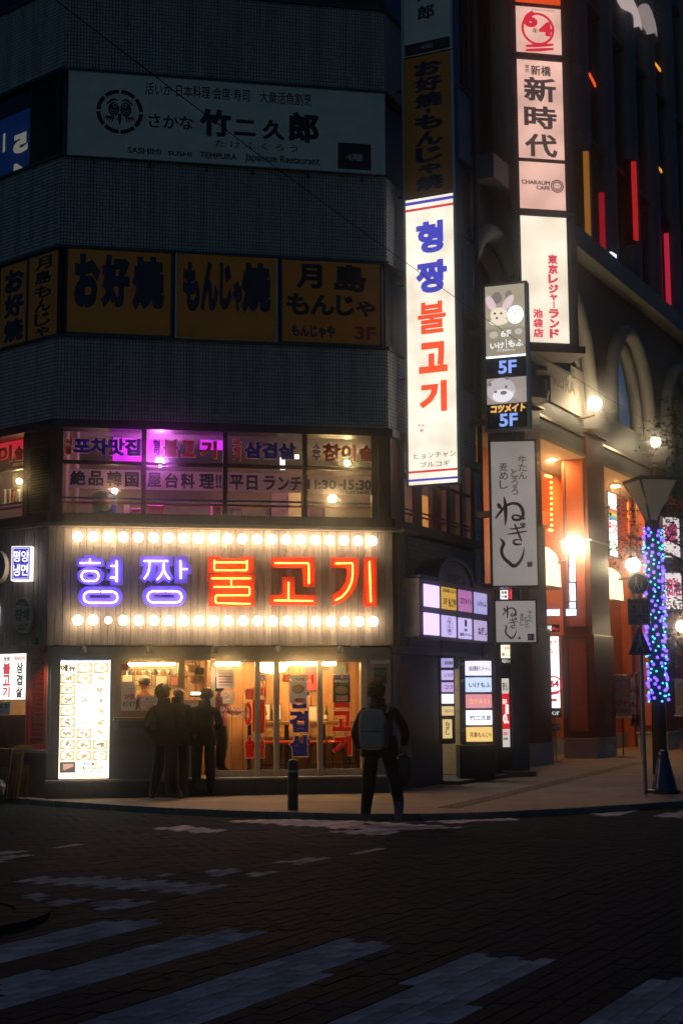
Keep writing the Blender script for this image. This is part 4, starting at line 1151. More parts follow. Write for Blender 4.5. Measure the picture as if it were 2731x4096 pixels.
# upholstered seats and tables along the glass
def seat_box(P, u0, u1, v0, y, m, lab):
    a, zt = P.at(u0, v0, y); b, _ = P.at(u1, v0, y)
    t = Thing('padded_bench', lab, 'bench', P, (a, y, F2), 'padded benches upstairs')
    t.part('backrest', MB().cham(a, b, y, y + .12, F2 + .4, zt, .03), m); t.part('seat', MB().cham(a, b, y - .3, y - .005, F2 + .3, F2 + .42, .03), m); t.part('base', MB().box(a + .03, b - .03, y - .26, y + .1, F2, F2 + .3), M_BLACK)
seat_box(P1, 520, 566, 2030, .6, M_PINKB, 'pink padded bench behind the end of the first lower pane')
seat_box(P1, 590, 660, 2015, .7, M_PINKB, 'pink padded bench behind the second lower pane')
seat_box(P1, 845, 890, 2010, .7, M_PINKB, 'bright pink bench next to the second mullion')
seat_box(P1, 1235, 1300, 2020, .8, M_PINKB, 'dark pink bench below the opening hours')
# plain teal shape standing in for a plush toy behind the first banner
x0, z0 = P1.at(372, 2050, .5); x1, z1 = P1.at(466, 1965, .5)
t = Thing('plush_shape', 'plain teal shape with a pale front standing in for a plush toy behind the first lower pane', 'plush toy', P1, ((x0 + x1) / 2, .5, F2))
t.part('shell', MB().lathe([(.12, F2), (.20, F2 + .3), (.22, F2 + .55), (.19, z1 - .06), (.12, z1)], ((x0 + x1) / 2, .5, 0), 20), M_TEAL)
t.part('bulge', MB().sphere(((x0 + x1) / 2, .34, z0 + .1), .11, 12, 8, (1, .8, 1.2)), mat('pale_plush', (.35, .30, .27), .9))
# bottles and menu strips in the side window
for k in range(5):
    u = 8 + 20 * k
    r_ = P0.rect(u, 1958, u + 13, 2015, .55)
    t = Thing('menu_strip', ['white hanging menu strip with red print in the side window, furthest out', 'white menu strip with black print in the side window', 'dark strip with yellow print in the side window', 'pale menu strip fourth along in the side window', 'pale menu strip next to the window post'][k], 'menu strip', P0, (r_[0], .55, r_[1]), 'menu strips in the side window')
    t.part('strip', MB().box(r_[0], r_[2], .55, .556, r_[1], r_[3]), [M_WHITE, M_WHITE, M_INK, M_WHITE, M_BAN][k])
    t.part('lettering', vput(MB(), '김치전골', (r_[0] + .01, r_[1] + .02, r_[2] - .01, r_[3] - .02), .548, .02), [M_REDP, M_INK, M_YEL, M_INK, M_INK][k])
board(P0, (0, 1765, 95, 1835), .3, em('red_lit_board', (.75, .02, .04), .8), 'red lit board at the top of the side window')
board(P0, (52, 1850, 97, 1880), .8, M_CREAMB, 'cream board with orange print in the side window', txt=[((64, 1856, 95, 1874), '닭갈비')], tm=M_SRED)

# ------------------------------------------------------------------ ground-floor glass lettering
WY = .006
D4 = lambda a, b, c, d: (784 + a / 2, 2560 + b / 2, 784 + c / 2, 2560 + d / 2)
GG = 'film lettering on the glass doors'
M_OR = film('bright_red_film', (1.0, .06, .012), trans=.8)
M_WF = film('white_film', (.75, .72, .68), trans=.4)
sticker('window_lettering', 'tall red film letters running down the entrance door and the pane beside it', P1, [(D4(388, 390, 470, 470), '참', M_OR), (D4(388, 480, 470, 735), '이', M_OR), (D4(388, 770, 472, 940), '슬', M_OR)], WY, GG)
sticker('window_lettering', 'red film letters cut by the narrow glass pane', P1, [(D4(512, 280, 552, 350), '주', M_FBLUE), (D4(512, 375, 562, 465), '차', M_OR), (D4(512, 480, 548, 745), 'ㅣ', M_OR), (D4(512, 770, 548, 940), '슬', M_OR)], WY, GG)
sticker('window_lettering', 'tall navy film letters with pale edges on the third pane under a red word', P1, [(D4(695, 275, 940, 350), '타이거', M_OR), (D4(745, 375, 905, 545), '삼', M_FBLUE), (D4(745, 565, 898, 738), '겹', M_FBLUE), (D4(745, 760, 912, 930), '살', M_FBLUE)], WY, GG)
sticker('window_lettering', 'tall red film letters on the last pane under a small navy word', P1, [(D4(1090, 278, 1240, 305), '형짱', M_FBLUE), (D4(1090, 375, 1240, 540), '불', M_OR), (D4(1090, 568, 1244, 728), '고', M_OR), (D4(1092, 762, 1244, 924), '기', M_OR)], WY, GG)
sticker('window_lettering', 'white film entrance lettering in two scripts on the sliding door', P1, [(D4(196, 402, 305, 510), '입', M_WF), (D4(196, 532, 430, 568), 'ENTRANCE', M_WF, .015), (D4(196, 580, 425, 622), '어서오세요', M_WF, .015)], WY, GG, 0)
def notice(P, px_, y, lab, bgm, lines, cat='notice', nm='paper_notice', grp='paper notices on the shop front'):
    r_ = P.rect(*px_, y)
    t = Thing(nm, lab, cat, P, (r_[0], y, r_[1]), grp)
    t.part('sheet', MB().box(r_[0], r_[2], y, y + .003, r_[1], r_[3]), bgm)
    for fx0, fz0, fx1, fz1, s_, m, b_ in lines:
        q = (r_[0] + (r_[2] - r_[0]) * fx0, r_[1] + (r_[3] - r_[1]) * fz0, r_[0] + (r_[2] - r_[0]) * fx1, r_[1] + (r_[3] - r_[1]) * fz1)
        if s_ is None: t.part('print_block', MB().box(q[0], q[2], y - .0012, y, q[1], q[3]), m)
        elif s_ == 'o': t.part('print_disc', disc(MB(), (q[0] + q[2]) / 2, (q[1] + q[3]) / 2, (q[2] - q[0]) / 2, y, .0015, 16, (q[3] - q[1]) / 2), m)
        else: t.part('lettering', put(MB(), s_, q, y - .001, b_), m)
    return t
M_FOODP = mat('food_print', (.55, .3, .1), .6)
kb = [(.1, .80, .9, .93, '야채김밥', M_INK, .05), (.35, .72, .95, .79, 'ヤチェキンパ', M_INK, .01), (.12, .36, .88, .68, 'o', M_FOODP, 0), (.3, .42, .7, .6, 'o', M_CREAMB, 0), (.3, .05, .85, .2, '¥500', M_FRED, .03)]
notice(P1, D4(750, 285, 886, 508), -.004, 'white food poster with a price over the navy letters', M_PAPER, kb)
kb2 = [(.08, .80, .92, .94, '야채김밥', M_PAPER, .05), (.35, .70, .95, .78, 'ヤチェキンパ', M_PAPER, .01), (.12, .34, .88, .68, 'o', M_FOODP, 0), (.3, .42, .7, .6, 'o', M_CREAMB, 0), (.2, .05, .85, .28, None, M_CREAMB, 0), (.28, .09, .8, .24, '¥500', M_FRED, .03)]
notice(P1, D4(1095, 305, 1232, 498), -.004, 'black food poster with a cream price tag over the red letters', M_INK, kb2)
notice(P1, D4(166, 230, 305, 385), -.004, 'pink and white opening hours notice on the sliding door', M_PAPER, [(.08, .86, .92, .96, 'OPENING HOUR', M_SRED, .01)] + [(.1, .12 + .15 * k, .9, .2 + .15 * k, None, M_SRED if k % 2 else mat('pale_pink_print', (.6, .3, .26), .7), 0) for k in range(5)])
notice(P1, (484, 2755, 544, 2845), .012, 'white notice with red and dark writing about upstairs seats in the take-out window', M_PAPER, [(.25, .52, .95, .80, '2F席', M_FRED, .03), (.15, .2, .98, .46, 'あります', M_INK, .02)])
notice(P1, (560, 2784, 640, 2842), .012, 'white framed take-out notice with orange date in the take-out window', M_PAPER, [(.32, .72, .8, .88, 'キンパ', M_INK, .015), (.15, .5, .95, .66, 'テイクアウト', M_INK, .015), (.12, .28, .98, .44, '5月15日(木)', M_SRED, .02), (.35, .12, .75, .24, '開始', M_SRED, .02), (.05, .05, .97, .065, None, M_INK, 0), (.05, .93, .97, .945, None, M_INK, 0), (.05, .05, .065, .945, None, M_INK, 0)])
notice(P1, (486, 2652, 518, 2682), .012, 'small red sticker in the top corner of the take-out window', mat('sticker_red', (.5, .02, .02), .5), [(.05, -.14, .95, .02, None, M_PAPER, 0)])
notice(P1, (488, 2727, 538, 2778), .014, 'pale leaflet above the upstairs seats notice', M_PAPER, [(.1, .6, .5, .85, None, M_BAN, 0), (.55, .15, .9, .5, None, mat('grey_print', (.3, .3, .32), .7), 0)])
notice(P1, D4(116, 135, 158, 163), -.07, 'tiny white and red security sticker on the door head', M_PAPER, [(.0, .5, 1, 1, None, M_REDP, 0)])
notice(P1, D4(1392, 100, 1548, 190), -.035, 'white paper about upstairs seating taped high on the grey pier', M_PAPER, [(.03, .72, .98, .92, 'Seating available', M_INK, .01), (.03, .52, .5, .70, 'upstairs', M_INK, .01), (.05, .2, .8, .36, '2F 좌석 있습니다', M_FRED, .008)])
notice(P1, D4(1425, 222, 1522, 350), -.035, 'dark poster of small pictures on the grey pier', M_INK, [(.1, .55, .45, .9, None, mat('dull_teal_print', (.06, .10, .09), .5), 0), (.52, .5, .92, .88, None, mat('dull_teal_print', (.06, .10, .09), .5), 0), (.1, .1, .5, .45, None, mat('dull_brown_print', (.12, .08, .06), .5), 0)])

# ------------------------------------------------------------------ ground-floor room contents
E_PEND = em('paper_shade', (1, .56, .2), 16.0); E_STRIP = em('warm_tube', (1, .52, .17), 170.0)
py_ = .9
x, z = P1.at(1089, 2690, py_)
t = Thing('pendant_lamp', 'large warm dome pendant glowing behind the narrow door pane', 'lamp', P1, (x, py_, z))
t.part('shade', MB().lathe([(.05, z - .02), (.22, z + .02), (.27, z + .10), (.24, z + .2), (.05, z + .3)], (x, py_, 0), 24), E_PEND)
t.part('cord', MB().tube([(x, py_, z + .29), (x, py_, HH + .02)], .008, 6), M_BLACK)
def tube_lamp(u0, u1, y, lab):
    a = S(u0); b = S(u1); z = HH - .01
    t = Thing('ceiling_light', lab, 'ceiling light', P1, (a, y, z), 'ceiling lights in the eatery')
    t.part('tube', MB().tube([(a, y, z - .02), (b, y, z - .02)], .03, 8), E_STRIP); t.part('mount', MB().box(a, b, y - .03, y + .03, z + .012, z + .03), M_WHITE)
tube_lamp(520, 720, 1.2, 'warm ceiling tube over the kitchen counter')
tube_lamp(880, 1000, 1.4, 'warm ceiling tube behind the sliding door')
tube_lamp(1160, 1400, 1.3, 'warm ceiling tube above the bar stools')
tube_lamp(240, 420, 1.3, 'warm ceiling tube behind the menu board')
# bar counter
a = S(1040); b = FW - .12; zt = P1.at(1150, 2886, 1.5)[1]
t = Thing('bar_counter', 'orange wooden bar counter along the panelled wall behind the glass', 'counter', P1, (a, 1.5, RZ))
t.part('top', MB().cham(a, b, 1.5, 2.0, zt - .06, zt, .006), M_TWOOD); [t.part('support', MB().box(a + f * (b - a) - .03, a + f * (b - a) + .03, 1.85, 1.95, RZ, zt - .061), M_BLACK) for f in (.03, .35, .67, .97)]
# stools
M_SEAT = mat('red_vinyl', (.62, .05, .015), .3, var=.15, coat=.4)
zs = P1.at(1260, 2962, .9)[1]
stl = [((-.02, 'red round stool left of the navy letters'), 1142), ((0, 'red round stool right of the navy letters'), 1262), ((0, 'dark red round stool under the last pane'), 1352), ((0, 'red round stool half hidden behind the walking person'), 1418), ((0, 'red round stool behind the narrow door pane'), 1070)]
for (q, lab), u in stl:
    x = P1.at(u, 2962, .9)[0]
    t = Thing('bar_stool', lab + ' in the eatery', 'stool', P1, (x, .9, RZ), 'red bar stools')
    t.part('seat', MB().lathe([(.02, zs - .05), (.17, zs - .05), (.185, zs - .025), (.17, zs), (.02, zs + .006)], (x, .9, 0), 20), M_SEAT)
    for k in range(4):
        dx, dy = (math.cos(R(45 + 90 * k)), math.sin(R(45 + 90 * k)))
        t.part('leg', MB().tube([(x + .09 * dx, .9 + .09 * dy, zs - .05), (x + .20 * dx, .9 + .20 * dy, RZ)], .012, 6), M_BLACK)
    t.part('foot_ring', MB().tube([(x + .175 * math.cos(R(30 * k)), .9 + .175 * math.sin(R(30 * k)), RZ + .14) for k in range(13)], .008, 5, False), M_BLACK)
# posters on the back wall
board(P1, D4(880, 150, 972, 400), 2.15, mat('crimson_poster', (.5, .03, .08), .6), 'crimson poster on the back wall behind the third pane', 'wall_poster', 'posters on the eatery wall', 'poster')
board(P1, D4(1105, 190, 1200, 270), 2.15, mat('teal_poster', (.08, .14, .14), .6), 'dark teal poster on the wall above the last pane', 'wall_poster', 'posters on the eatery wall', 'poster')
board(P1, D4(905, 530, 972, 645), 2.1, M_PAPER, 'pale notice on the wall beside the navy letters', 'wall_poster', 'posters on the eatery wall', 'poster')
board(P1, D4(550, 515, 590, 640), 2.1, M_PAPER, 'white framed picture on the wall left of the third pane', 'wall_poster', 'posters on the eatery wall', 'poster')
board(P1, D4(615, 515, 678, 640), 2.1, M_PAPER, 'white framed picture behind the door post', 'wall_poster', 'posters on the eatery wall', 'poster')
board(P1, D4(1020, 180, 1058, 240), 2.1, M_INK, 'dark picture at the top of the last pane', 'wall_poster', 'posters on the eatery wall', 'poster')
# bottle on the counter
for u, lab, mm_ in ((1305, 'green glass bottle on the bar counter', mat('green_bottle', (.02, .10, .05), .15)), (1062, 'small amber bottle at the end of the bar', mat('amber_bottle', (.25, .10, .02), .15))):
    x = P1.at(u, 2870, 1.6)[0]
    t = Thing('bottle', lab, 'bottle', P1, (x, 1.6, zt)); t.part('body', MB().lathe([(.035, zt), (.036, zt + .14), (.014, zt + .20), (.013, zt + .27)], (x, 1.6, 0), 12), mm_); t.part('label', MB().lathe([(.0365, zt + .04), (.0365, zt + .11)], (x, 1.6, 0), 12, cap=False), M_PAPER)
# paper menus and pans in the kitchen hatch
for k, (u0, v0, u1, v1) in enumerate(((492, 2685, 530, 2725), (540, 2680, 605, 2740), (625, 2705, 668, 2755), (680, 2668, 708, 2698), (684, 2708, 712, 2742))):
    board(P1, (u0, v0, u1, v1), 2.4, [M_PAPER, M_CREAMB, M_WHITE, M_PAPER, mat('pink_sheet', (.6, .2, .22), .7)][k], ['white order sheet on the kitchen wall at the edge of the hatch', 'large cream menu sheet behind the cook', 'white cupboard door in the kitchen', 'small white sheet high on the kitchen wall', 'pink sheet in the kitchen by the window frame'][k], 'kitchen_sheet', 'sheets on the kitchen wall', 'sheet')
kc_ = P1.at(600, 2845, .7)[1]
t = Thing('kitchen_counter', 'steel kitchen counter behind the take-out window', 'counter', P1, (S(300), .5, RZ)); t.part('top', MB().box(S(300), S(735), .45, 1.0, kc_ - .05, kc_), M_ALU); t.part('front', MB().box(S(310), S(735), .5, .95, RZ, kc_ - .051), M_DGREY)
rail = P1.at(600, 2676, .9)[1]
t = Thing('pan_rail', 'steel rail hung with small pans along the top of the take-out window', 'rail', P1, (S(480), .9, rail)); t.part('bar', MB().tube([(S(470), .9, rail), (S(735), .9, rail)], .012, 6), M_ALU)
for k in range(7):
    x = S(500 + 33 * k); t.part('pan', MB().lathe([(.01, rail - .10), (.05, rail - .10), (.055, rail - .05), (.02, rail)], (x, .9, 0), 10), [M_ALU, M_BLACK, mat('copper_pan', (.5, .25, .12), .3, .8)][k % 3])
for k, (u, v) in enumerate(((770, 2690), (800, 2700), (780, 2735))):
    x, z = P1.at(u, v, 1.1); t = Thing('hanging_basket', ['woven basket hanging at the top of the open hatch', 'dark basket hanging beside the door post', 'small wicker basket on the hatch shelf'][k], 'basket', P1, (x, 1.1, z), 'baskets in the hatch')
    t.part('bowl', MB().lathe([(.03, z), (.10, z + .03), (.12, z + .12), (.115, z + .12), (.09, z + .035)], (x, 1.1, 0), 14), mat('wicker', (.35, .22, .10), .8) if k != 1 else M_BLACK)
    t.part('cord', MB().tube([(x, 1.1, z + .12), (x, 1.1, HH + .02)], .005, 4), M_BLACK)
zsh = P1.at(800, 2702, 1.2)[1]
t = Thing('hatch_shelf', 'wooden shelf across the open hatch beside the door post', 'shelf', P1, (S(745), 1.2, zsh)); t.part('board', MB().box(S(742), S(838), 1.2, 1.45, zsh - .03, zsh), M_TWOOD)
for k in range(2): t.part('bracket', MB().box(S(750 + 70 * k), S(754 + 70 * k), 1.25, 1.45, zsh - .14, zsh - .031), M_BLACK)
E_TRAY = em('tray_light', (1, .8, .5), 6.0)
x, z = P1.at(786, 2774, .35)
t = Thing('counter_lamp', 'bright low lamp on the hatch counter beside the curly-haired person', 'lamp', P1, (x, .35, z)); t.part('tube', MB().tube([(x - .09, .35, z), (x + .09, .35, z)], .022, 8), E_TRAY); t.part('base', MB().box(x - .1, x + .1, .33, .42, z - .06, z - .023), M_DGREY)
zc = P1.at(786, 2800, .2)[1]
bpart('hatch_counter', MB().box(S(738), S(840), .06, .6, zc - .05, zc), M_TWOOD)
bpart('hatch_wall', MB().box(S(738), S(800), .06, .15, HB, zc - .051), M_SHOPW)

# ------------------------------------------------------------------ side street signs on the boards
def boxsign(name, lab, P, u0, v0, u1, v1, y0, y1, face, side, cat='sign', shape='box', grp='hanging signs on the boarded side'):
    r_ = P.rect(u0, v0, u1, v1, y0)
    t = Thing(name, lab, cat, P, (r_[0], y0, r_[1]), grp)
    if shape == 'box':
        t.part('casing', MB().cham(r_[0], r_[2], y0 + .004, y1, r_[1], r_[3], .015), side); t.part('face', MB().box(r_[0] + .02, r_[2] - .02, y0, y0 + .004, r_[1] + .02, r_[3] - .02), face)
    else:
        cx, cz = (r_[0] + r_[2]) / 2, (r_[1] + r_[3]) / 2; a, b = (r_[2] - r_[0]) / 2, (r_[3] - r_[1]) / 2
        t.part('casing', disc(MB(), cx, cz, a, y1, y1 - y0 - .004, 32, b), side); t.part('face', disc(MB(), cx, cz, a * .94, y0 + .004, .004, 32, b * .94), face)
    t.y = y0; t.r = r_
    return t
E_PUR = em('violet_sign_face', (.05, .03, .55), .9, False); E_PWH = em('violet_sign_letters', (.9, .88, 1.0), 1.6, False); E_SIDEW = em('white_sign_edge', (1, .93, .82), 1.3)
PS = Plane(P0.w(P0.at(90, 2250, -.3)[0], -.3, 0), (1, -.02))
s = boxsign('lit_sign', 'violet square sign with white syllables and a glowing white edge', PS, 45, 2184, 125, 2322, -.16, .10, E_PUR, E_SIDEW)
lt(s, (53, 2202, 82, 2248), '평', E_PWH, .02); lt(s, (86, 2202, 117, 2248), '양', E_PWH, .02); lt(s, (53, 2256, 82, 2304), '냉', E_PWH, .02); lt(s, (86, 2256, 113, 2302), '면', E_PWH, .02)
rr_ = s.r; s.part('border', frame(MB(), rr_[0] + .035, rr_[1] + .035, rr_[2] - .035, rr_[3] - .035, .006, s.y - .002, s.y), E_PWH)
M_CRS = mat('cream_sign_side', (.5, .4, .28), .6)
s = boxsign('round_sign', 'dark red round sign at the picture edge above the oval sign', PS, -62, 2196, 22, 2332, -.16, .12, mat('maroon_face', (.12, .015, .01), .5), M_CRS, shape='disc')
s = boxsign('oval_sign', 'unlit oval sign, green caps with white band and green syllables', PS, 49, 2390, 128, 2530, -.16, .14, mat('cream_face', (.38, .34, .27), .6), M_CRS, shape='disc')
M_GRN = mat('green_print', (.02, .09, .06), .6)
r_ = s.r; cx, cz = (r_[0] + r_[2]) / 2, (r_[1] + r_[3]) / 2; a, b = (r_[2] - r_[0]) / 2 * .9, (r_[3] - r_[1]) / 2 * .9
for sg in (1, -1):
    pts = [(cx + a * math.cos(R(q)), cz + sg * b * math.sin(R(q))) for q in range(32, 149, 9)]
    s.part('cap_band', MB().poly(pts, s.y - .003, s.y - .0005), M_GRN)
lt(s, (60, 2436, 120, 2484), '잡채', M_GRN, .05); lt(s, (78, 2408, 102, 2422), '다들', mat('cream_face', (.38, .34, .27), .6), .03, dy=.004); lt(s, (66, 2498, 112, 2514), '좋아하는', mat('cream_face', (.38, .34, .27), .6), .03, dy=.004)
s = boxsign('lit_sign', 'white lit box at the picture edge beside the oval sign', PS, -60, 2418, 5, 2528, -.16, .14, em('white_box_face', (1, .9, .75), 3.0), M_DGREY)
E_POST = em('poster_backlight', (1, .93, .82), 1.6, uneven=.25)
s = flat_sign('lit_poster', 'white back-lit panel with red and dark syllable columns above the side window', 'lit sign', P0, (-95, 2612, 107, 2798), -.03, E_POST, .06, .012, M_RED)
lt(s, (16, 2628, 42, 2645), '형짱', mat('grey_print', (.3, .3, .32), .7), .03); lt(s, (12, 2651, 42, 2792), '불고기', em('backlit_crimson', (.62, .03, .06), 1.0, False), .045, v=True)
lt(s, (60, 2625, 100, 2644), '타이거', em('backlit_crimson', (.62, .03, .06), 1.0, False), .05); lt(s, (66, 2648, 92, 2792), '삼겹살', E_DARK, .045, v=True)
lt(s, (-70, 2640, -20, 2790), '냉면', E_DARK, .04, v=True)
notice(P0, (-30, 2808, 42, 2858), .012, 'white notice with black characters in the side window', M_PAPER, [(.3, .5, .95, .9, '菜宮', M_INK, .02)])
# flattened cardboard leaning by the plinth
M_CARD = mat('cardboard', (.26, .15, .06), .85, var=.25, scale=6)
M_CARD2 = mat('old_cardboard', (.15, .09, .045), .85, var=.3, scale=6)
for k, (u0, v0, u1, v1, d, lab) in enumerate(((42, 2982, 112, 3180, .10, 'tall brown cardboard sheet leaning at the back of the pile'), (20, 3000, 76, 3195, .28, 'brown cardboard sheet in the middle of the leaning pile'), (-40, 3015, 70, 3205, .42, 'dark flattened carton at the front of the leaning pile'), (-80, 2995, 30, 3200, .55, 'dull flattened carton at the picture edge'))):
    q = P0.rect(u0, v0, u1, v1, -d)
    h = P0.at((u0 + u1) / 2, v0, -d)[1]
    t = Thing('cardboard_sheet', lab, 'cardboard', P0, (q[0], -d, 0), 'flattened cartons by the plinth')
    m = MB().box(q[0], q[2], -d - .02, -d + .005, .002, h); m.v = [(x, y + (z / h) * .10, z) for x, y, z in m.v]
    t.part('sheet', m, M_CARD if k < 2 else M_CARD2); m2 = MB().box(q[0] + .01, q[2] - .03, -d - .045, -d - .022, .002, h * .62); m2.v = [(x, y + (z / h) * .10, z) for x, y, z in m2.v]
    t.part('flap', m2, M_CARD2 if k < 2 else M_CARD)
q = P0.rect(-60, 3110, 50, 3210, -.75)
t = Thing('rubbish_bag', 'clear plastic rubbish bag slumped before the cardboard', 'bag', P0, ((q[0] + q[2]) / 2, -.85, 0))
mb = MB().sphere(((q[0] + q[2]) / 2, -.85, .17), .2, 18, 12, (1.25, .8, .9)); mb.v = [(x + random.uniform(-.018, .018), y + random.uniform(-.018, .018), max(.004, z + random.uniform(-.015, .015))) for x, y, z in mb.v]
t.part('sack', mb, mat('grey_plastic_film', (.16, .17, .17), .2, var=.5, scale=14, bump=.6, bscale=25)); t.part('knot', MB().lathe([(.05, .33), (.02, .37), (.05, .43)], ((q[0] + q[2]) / 2, -.85, 0), 8), mat('grey_plastic_film', (.16, .17, .17), .2))
# glowing boards added to make the narrow side panes look lit, pale curtain at the corner
E_AMBS = em('amber_glow_board', (1, .36, .07), .75)
board(P2, (1684, 1985, 1726, 2112), .7, E_AMBS, 'added amber glowing board inside the side window under the tall white sign', 'glow_board', None, 'screen')
board(P2, (1742, 2040, 1778, 2128), .75, em('pale_amber_glow_board', (.9, .5, .25), .35), 'dimmer added glowing board next to the amber one', 'glow_board', None, 'screen')
cu = MB(); x0, x1 = P1.at(256, 1900, .25)[0], P1.at(318, 1900, .25)[0]
for k in range(14):
    a, b = x0 + (x1 - x0) * k / 14, x0 + (x1 - x0) * (k + 1) / 14
    f = lambda q: .25 + .03 * math.sin((q - x0) * 38)
    cu.quad((a, f(a), F2), (b, f(b), F2), (b, f(b), H2T), (a, f(a), H2T))
cu.smooth = True
t = Thing('curtain', 'pale pleated curtain at the corner end of the second-floor window', 'curtain', P1, (x0, .25, F2)); t.part('cloth', cu, film('pale_curtain_cloth', (.40, .33, .27), .9, .4)); t.part('rail', MB().tube([(x0 - .05, .25, H2T + .005), (x1 + .1, .25, H2T + .005)], .012, 6), M_ALU)
# ------------------------------------------------------------------ projecting sign tower on the receding side
PT_dir = (1, -0.48)
_w = depthpt(1626, 1370, 24.0)
PT = Plane((_w.x, _w.y), PT_dir)
TD = .22                                   # thickness of the tower
def tower_box(P, u0a, u1a, va, u0b, u1b, vb):
    """left/right/top/bottom of a face whose edges lean a little with the lens"""
    x0 = (P.at(u0a, va)[0] + P.at(u0b, vb)[0]) / 2; x1 = (P.at(u1a, va)[0] + P.at(u1b, vb)[0]) / 2
    return x0, x1
tx0, tx1 = tower_box(PT, 1619, 1812, 800, 1634, 1835, 1930)
tz = lambda v, u=1725: PT.at(u, v)[1]
M_TOWER = mat('tower_casing', (.035, .04, .045), .4, .3, var=.3)
def tower_face(name, lab, v0, v1, face, txts, cat='sign', edge=None):
    z1, z0 = tz(v0), tz(v1)
    t = Thing(name, lab, cat, PT, (tx0, 0, z0), 'panels of the sign tower on the corner')
    t.part('casing', MB().box(tx0 - .03, tx1 + .03, .004, TD, z0 + .004, z1 - .004), M_TOWER)
    t.part('face', MB().box(tx0 + .01, tx1 - .01, 0, .004, z0 + .012, z1 - .012), face)
    t.part('side_rail', MB().box(tx0 - .03, tx0 + .008, -.02, .003, z0 + .002, z1 - .002), edge or M_ALU); t.part('side_rail', MB().box(tx1 - .008, tx1 + .03, -.02, .003, z0 + .002, z1 - .002), edge or M_ALU)
    t.z0, t.z1 = z0, z1
    return t
TX = lambda f: tx0 + (tx1 - tx0) * f
E_TW = em('white_tower_backlight', (1, .89, .72), 1.12, uneven=.16, uscale=2.2)
E_TB = em('tower_blue', (.05, .055, .55), .9, False); E_TR = em('tower_red_orange', (1, .075, .01), 1.0, False); E_TG = em('tower_grey', (.12, .11, .10), .8, False)
E_TRS = em('tower_red', (.75, .03, .05), .9, False)
t = tower_face('tower_sign', 'tall glowing white sign with blue and orange-red syllables in a column', 783, 1938, E_TW, None, 'lit sign')
def tl(s_, f0, f1, v0, v1, m, b=.055):
    t.part('lettering', put(MB(), s_, (TX(f0), tz(v1), TX(f1), tz(v0)), -.001, b), m)
vv = lambda y: 800 + y * .5528
tl('형', .22, .78, vv(150), vv(382), E_TB); tl('짱', .20, .84, vv(435), vv(672), E_TB)
tl('불', .23, .80, vv(735), vv(965), E_TR, .03); tl('고', .24, .82, vv(1028), vv(1250), E_TR); tl('기', .24, .80, vv(1312), vv(1535), E_TR)
tl('ヒョンチャン', .12, .96, vv(1825), vv(1868), E_TG, .008); tl('プルコギ', .24, .84, vv(1890), vv(1932), E_TG, .008)
tl('Kyu…', .22, .42, vv(1610), vv(1640), E_TG, .006)
mb = MB(); hx, hz = TX(.28), tz(vv(1662)); disc(mb, hx - .018, hz + .01, .022, -.001, .002, 12); disc(mb, hx + .018, hz + .01, .022, -.001, .0024, 12); mb.poly([(hx - .036, hz), (hx + .036, hz), (hx, hz - .05)], -.0045, -.001)
t.part('heart', mb, em('pale_pink_heart', (.8, .45, .45), 1.0, False))
for v0, v1, m in ((796, 808, E_TB), (824, 834, E_TRS), (vv(1952), vv(1968), E_TRS), (vv(2012), vv(2028), E_TB)):
    t.part('stripe', MB().box(TX(.01), TX(.99), -.004, -.0005, tz(v1), tz(v0)), m)
M_DY = mat('amber_tower_sheet', (0.72, 0.23, 0.006), .45, var=.12, scale=2)
t = tower_face('tower_sign', 'dim amber sign with a column of navy characters above the glowing white sign', 214, 781, M_DY, None)
t.part('lettering', vput(MB(), 'お好焼・もんじゃ焼', (TX(.22), tz(762), TX(.80), tz(236)), -.001, .055), M_NAVY)
t = tower_face('tower_sign', 'unlit pale sign with one visible character at the top of the tower', -420, 212, M_WHITE, None)
t.part('floor_plate', MB().box(TX(.03), TX(.97), -.005, -.0005, tz(205), tz(160)), M_INK)
t.part('lettering', put(MB(), '4階', (TX(.36), tz(190), TX(.62), tz(172)), -.006, .02), mat('dim_cream_print', (.5, .5, .47), .6))
t.part('lettering', put(MB(), '郎', (TX(.30), tz(72), TX(.66), tz(14)), -.001, .03), M_INK)
t.part('lettering', vput(MB(), '竹二久', (TX(.30), tz(0), TX(.66), tz(-300)), -.001, .03), M_INK)
for v in (330, 760, 1120, 1500, 1900):
    z = tz(v); bpart('sign_arm', MB().box(.3, .38, -.02, .0, 0, .01), M_DGREY) if False else None
    a = PT.w(tx0, .11, z); b = P2.Mi @ a
    bpart('sign_arm', MB().tube([(b.x, 0.0, z), (b.x, b.y, z)], .025, 6), M_DGREY, P2)

# ------------------------------------------------------------------ second stack of projecting signs at the far end
def pplane(u, v, depth, d): q = depthpt(u, v, depth); return Plane((q.x, q.y), d)
PA = pplane(1945, 1430, 26.2, (1, -0.36))
def psign(name, lab, P, u0, v0, u1, v1, face, th_=.2, fw=.045, cat='lit sign', fm=None, grp='projecting signs at the far end of the corner building'):
    r_ = P.rect(u0, v0, u1, v1)
    t = Thing(name, lab, cat, P, (r_[0], 0, r_[1]), grp)
    t.part('casing', MB().box(r_[0] - fw, r_[2] + fw, .005, th_, r_[1] - fw, r_[3] + fw), fm or M_TOWER)
    t.part('rim', frame(MB(), r_[0] - fw, r_[1] - fw, r_[2] + fw, r_[3] + fw, fw, -.015, .0045), fm or M_TOWER)
    t.part('face', MB().box(r_[0], r_[2], 0, .0045, r_[1], r_[3]), face)
    t.r = r_; t.y = 0.0
    t.X = lambda f: r_[0] + (r_[2] - r_[0]) * f
    t.Z = lambda f: r_[3] - (r_[3] - r_[1]) * f
    return t
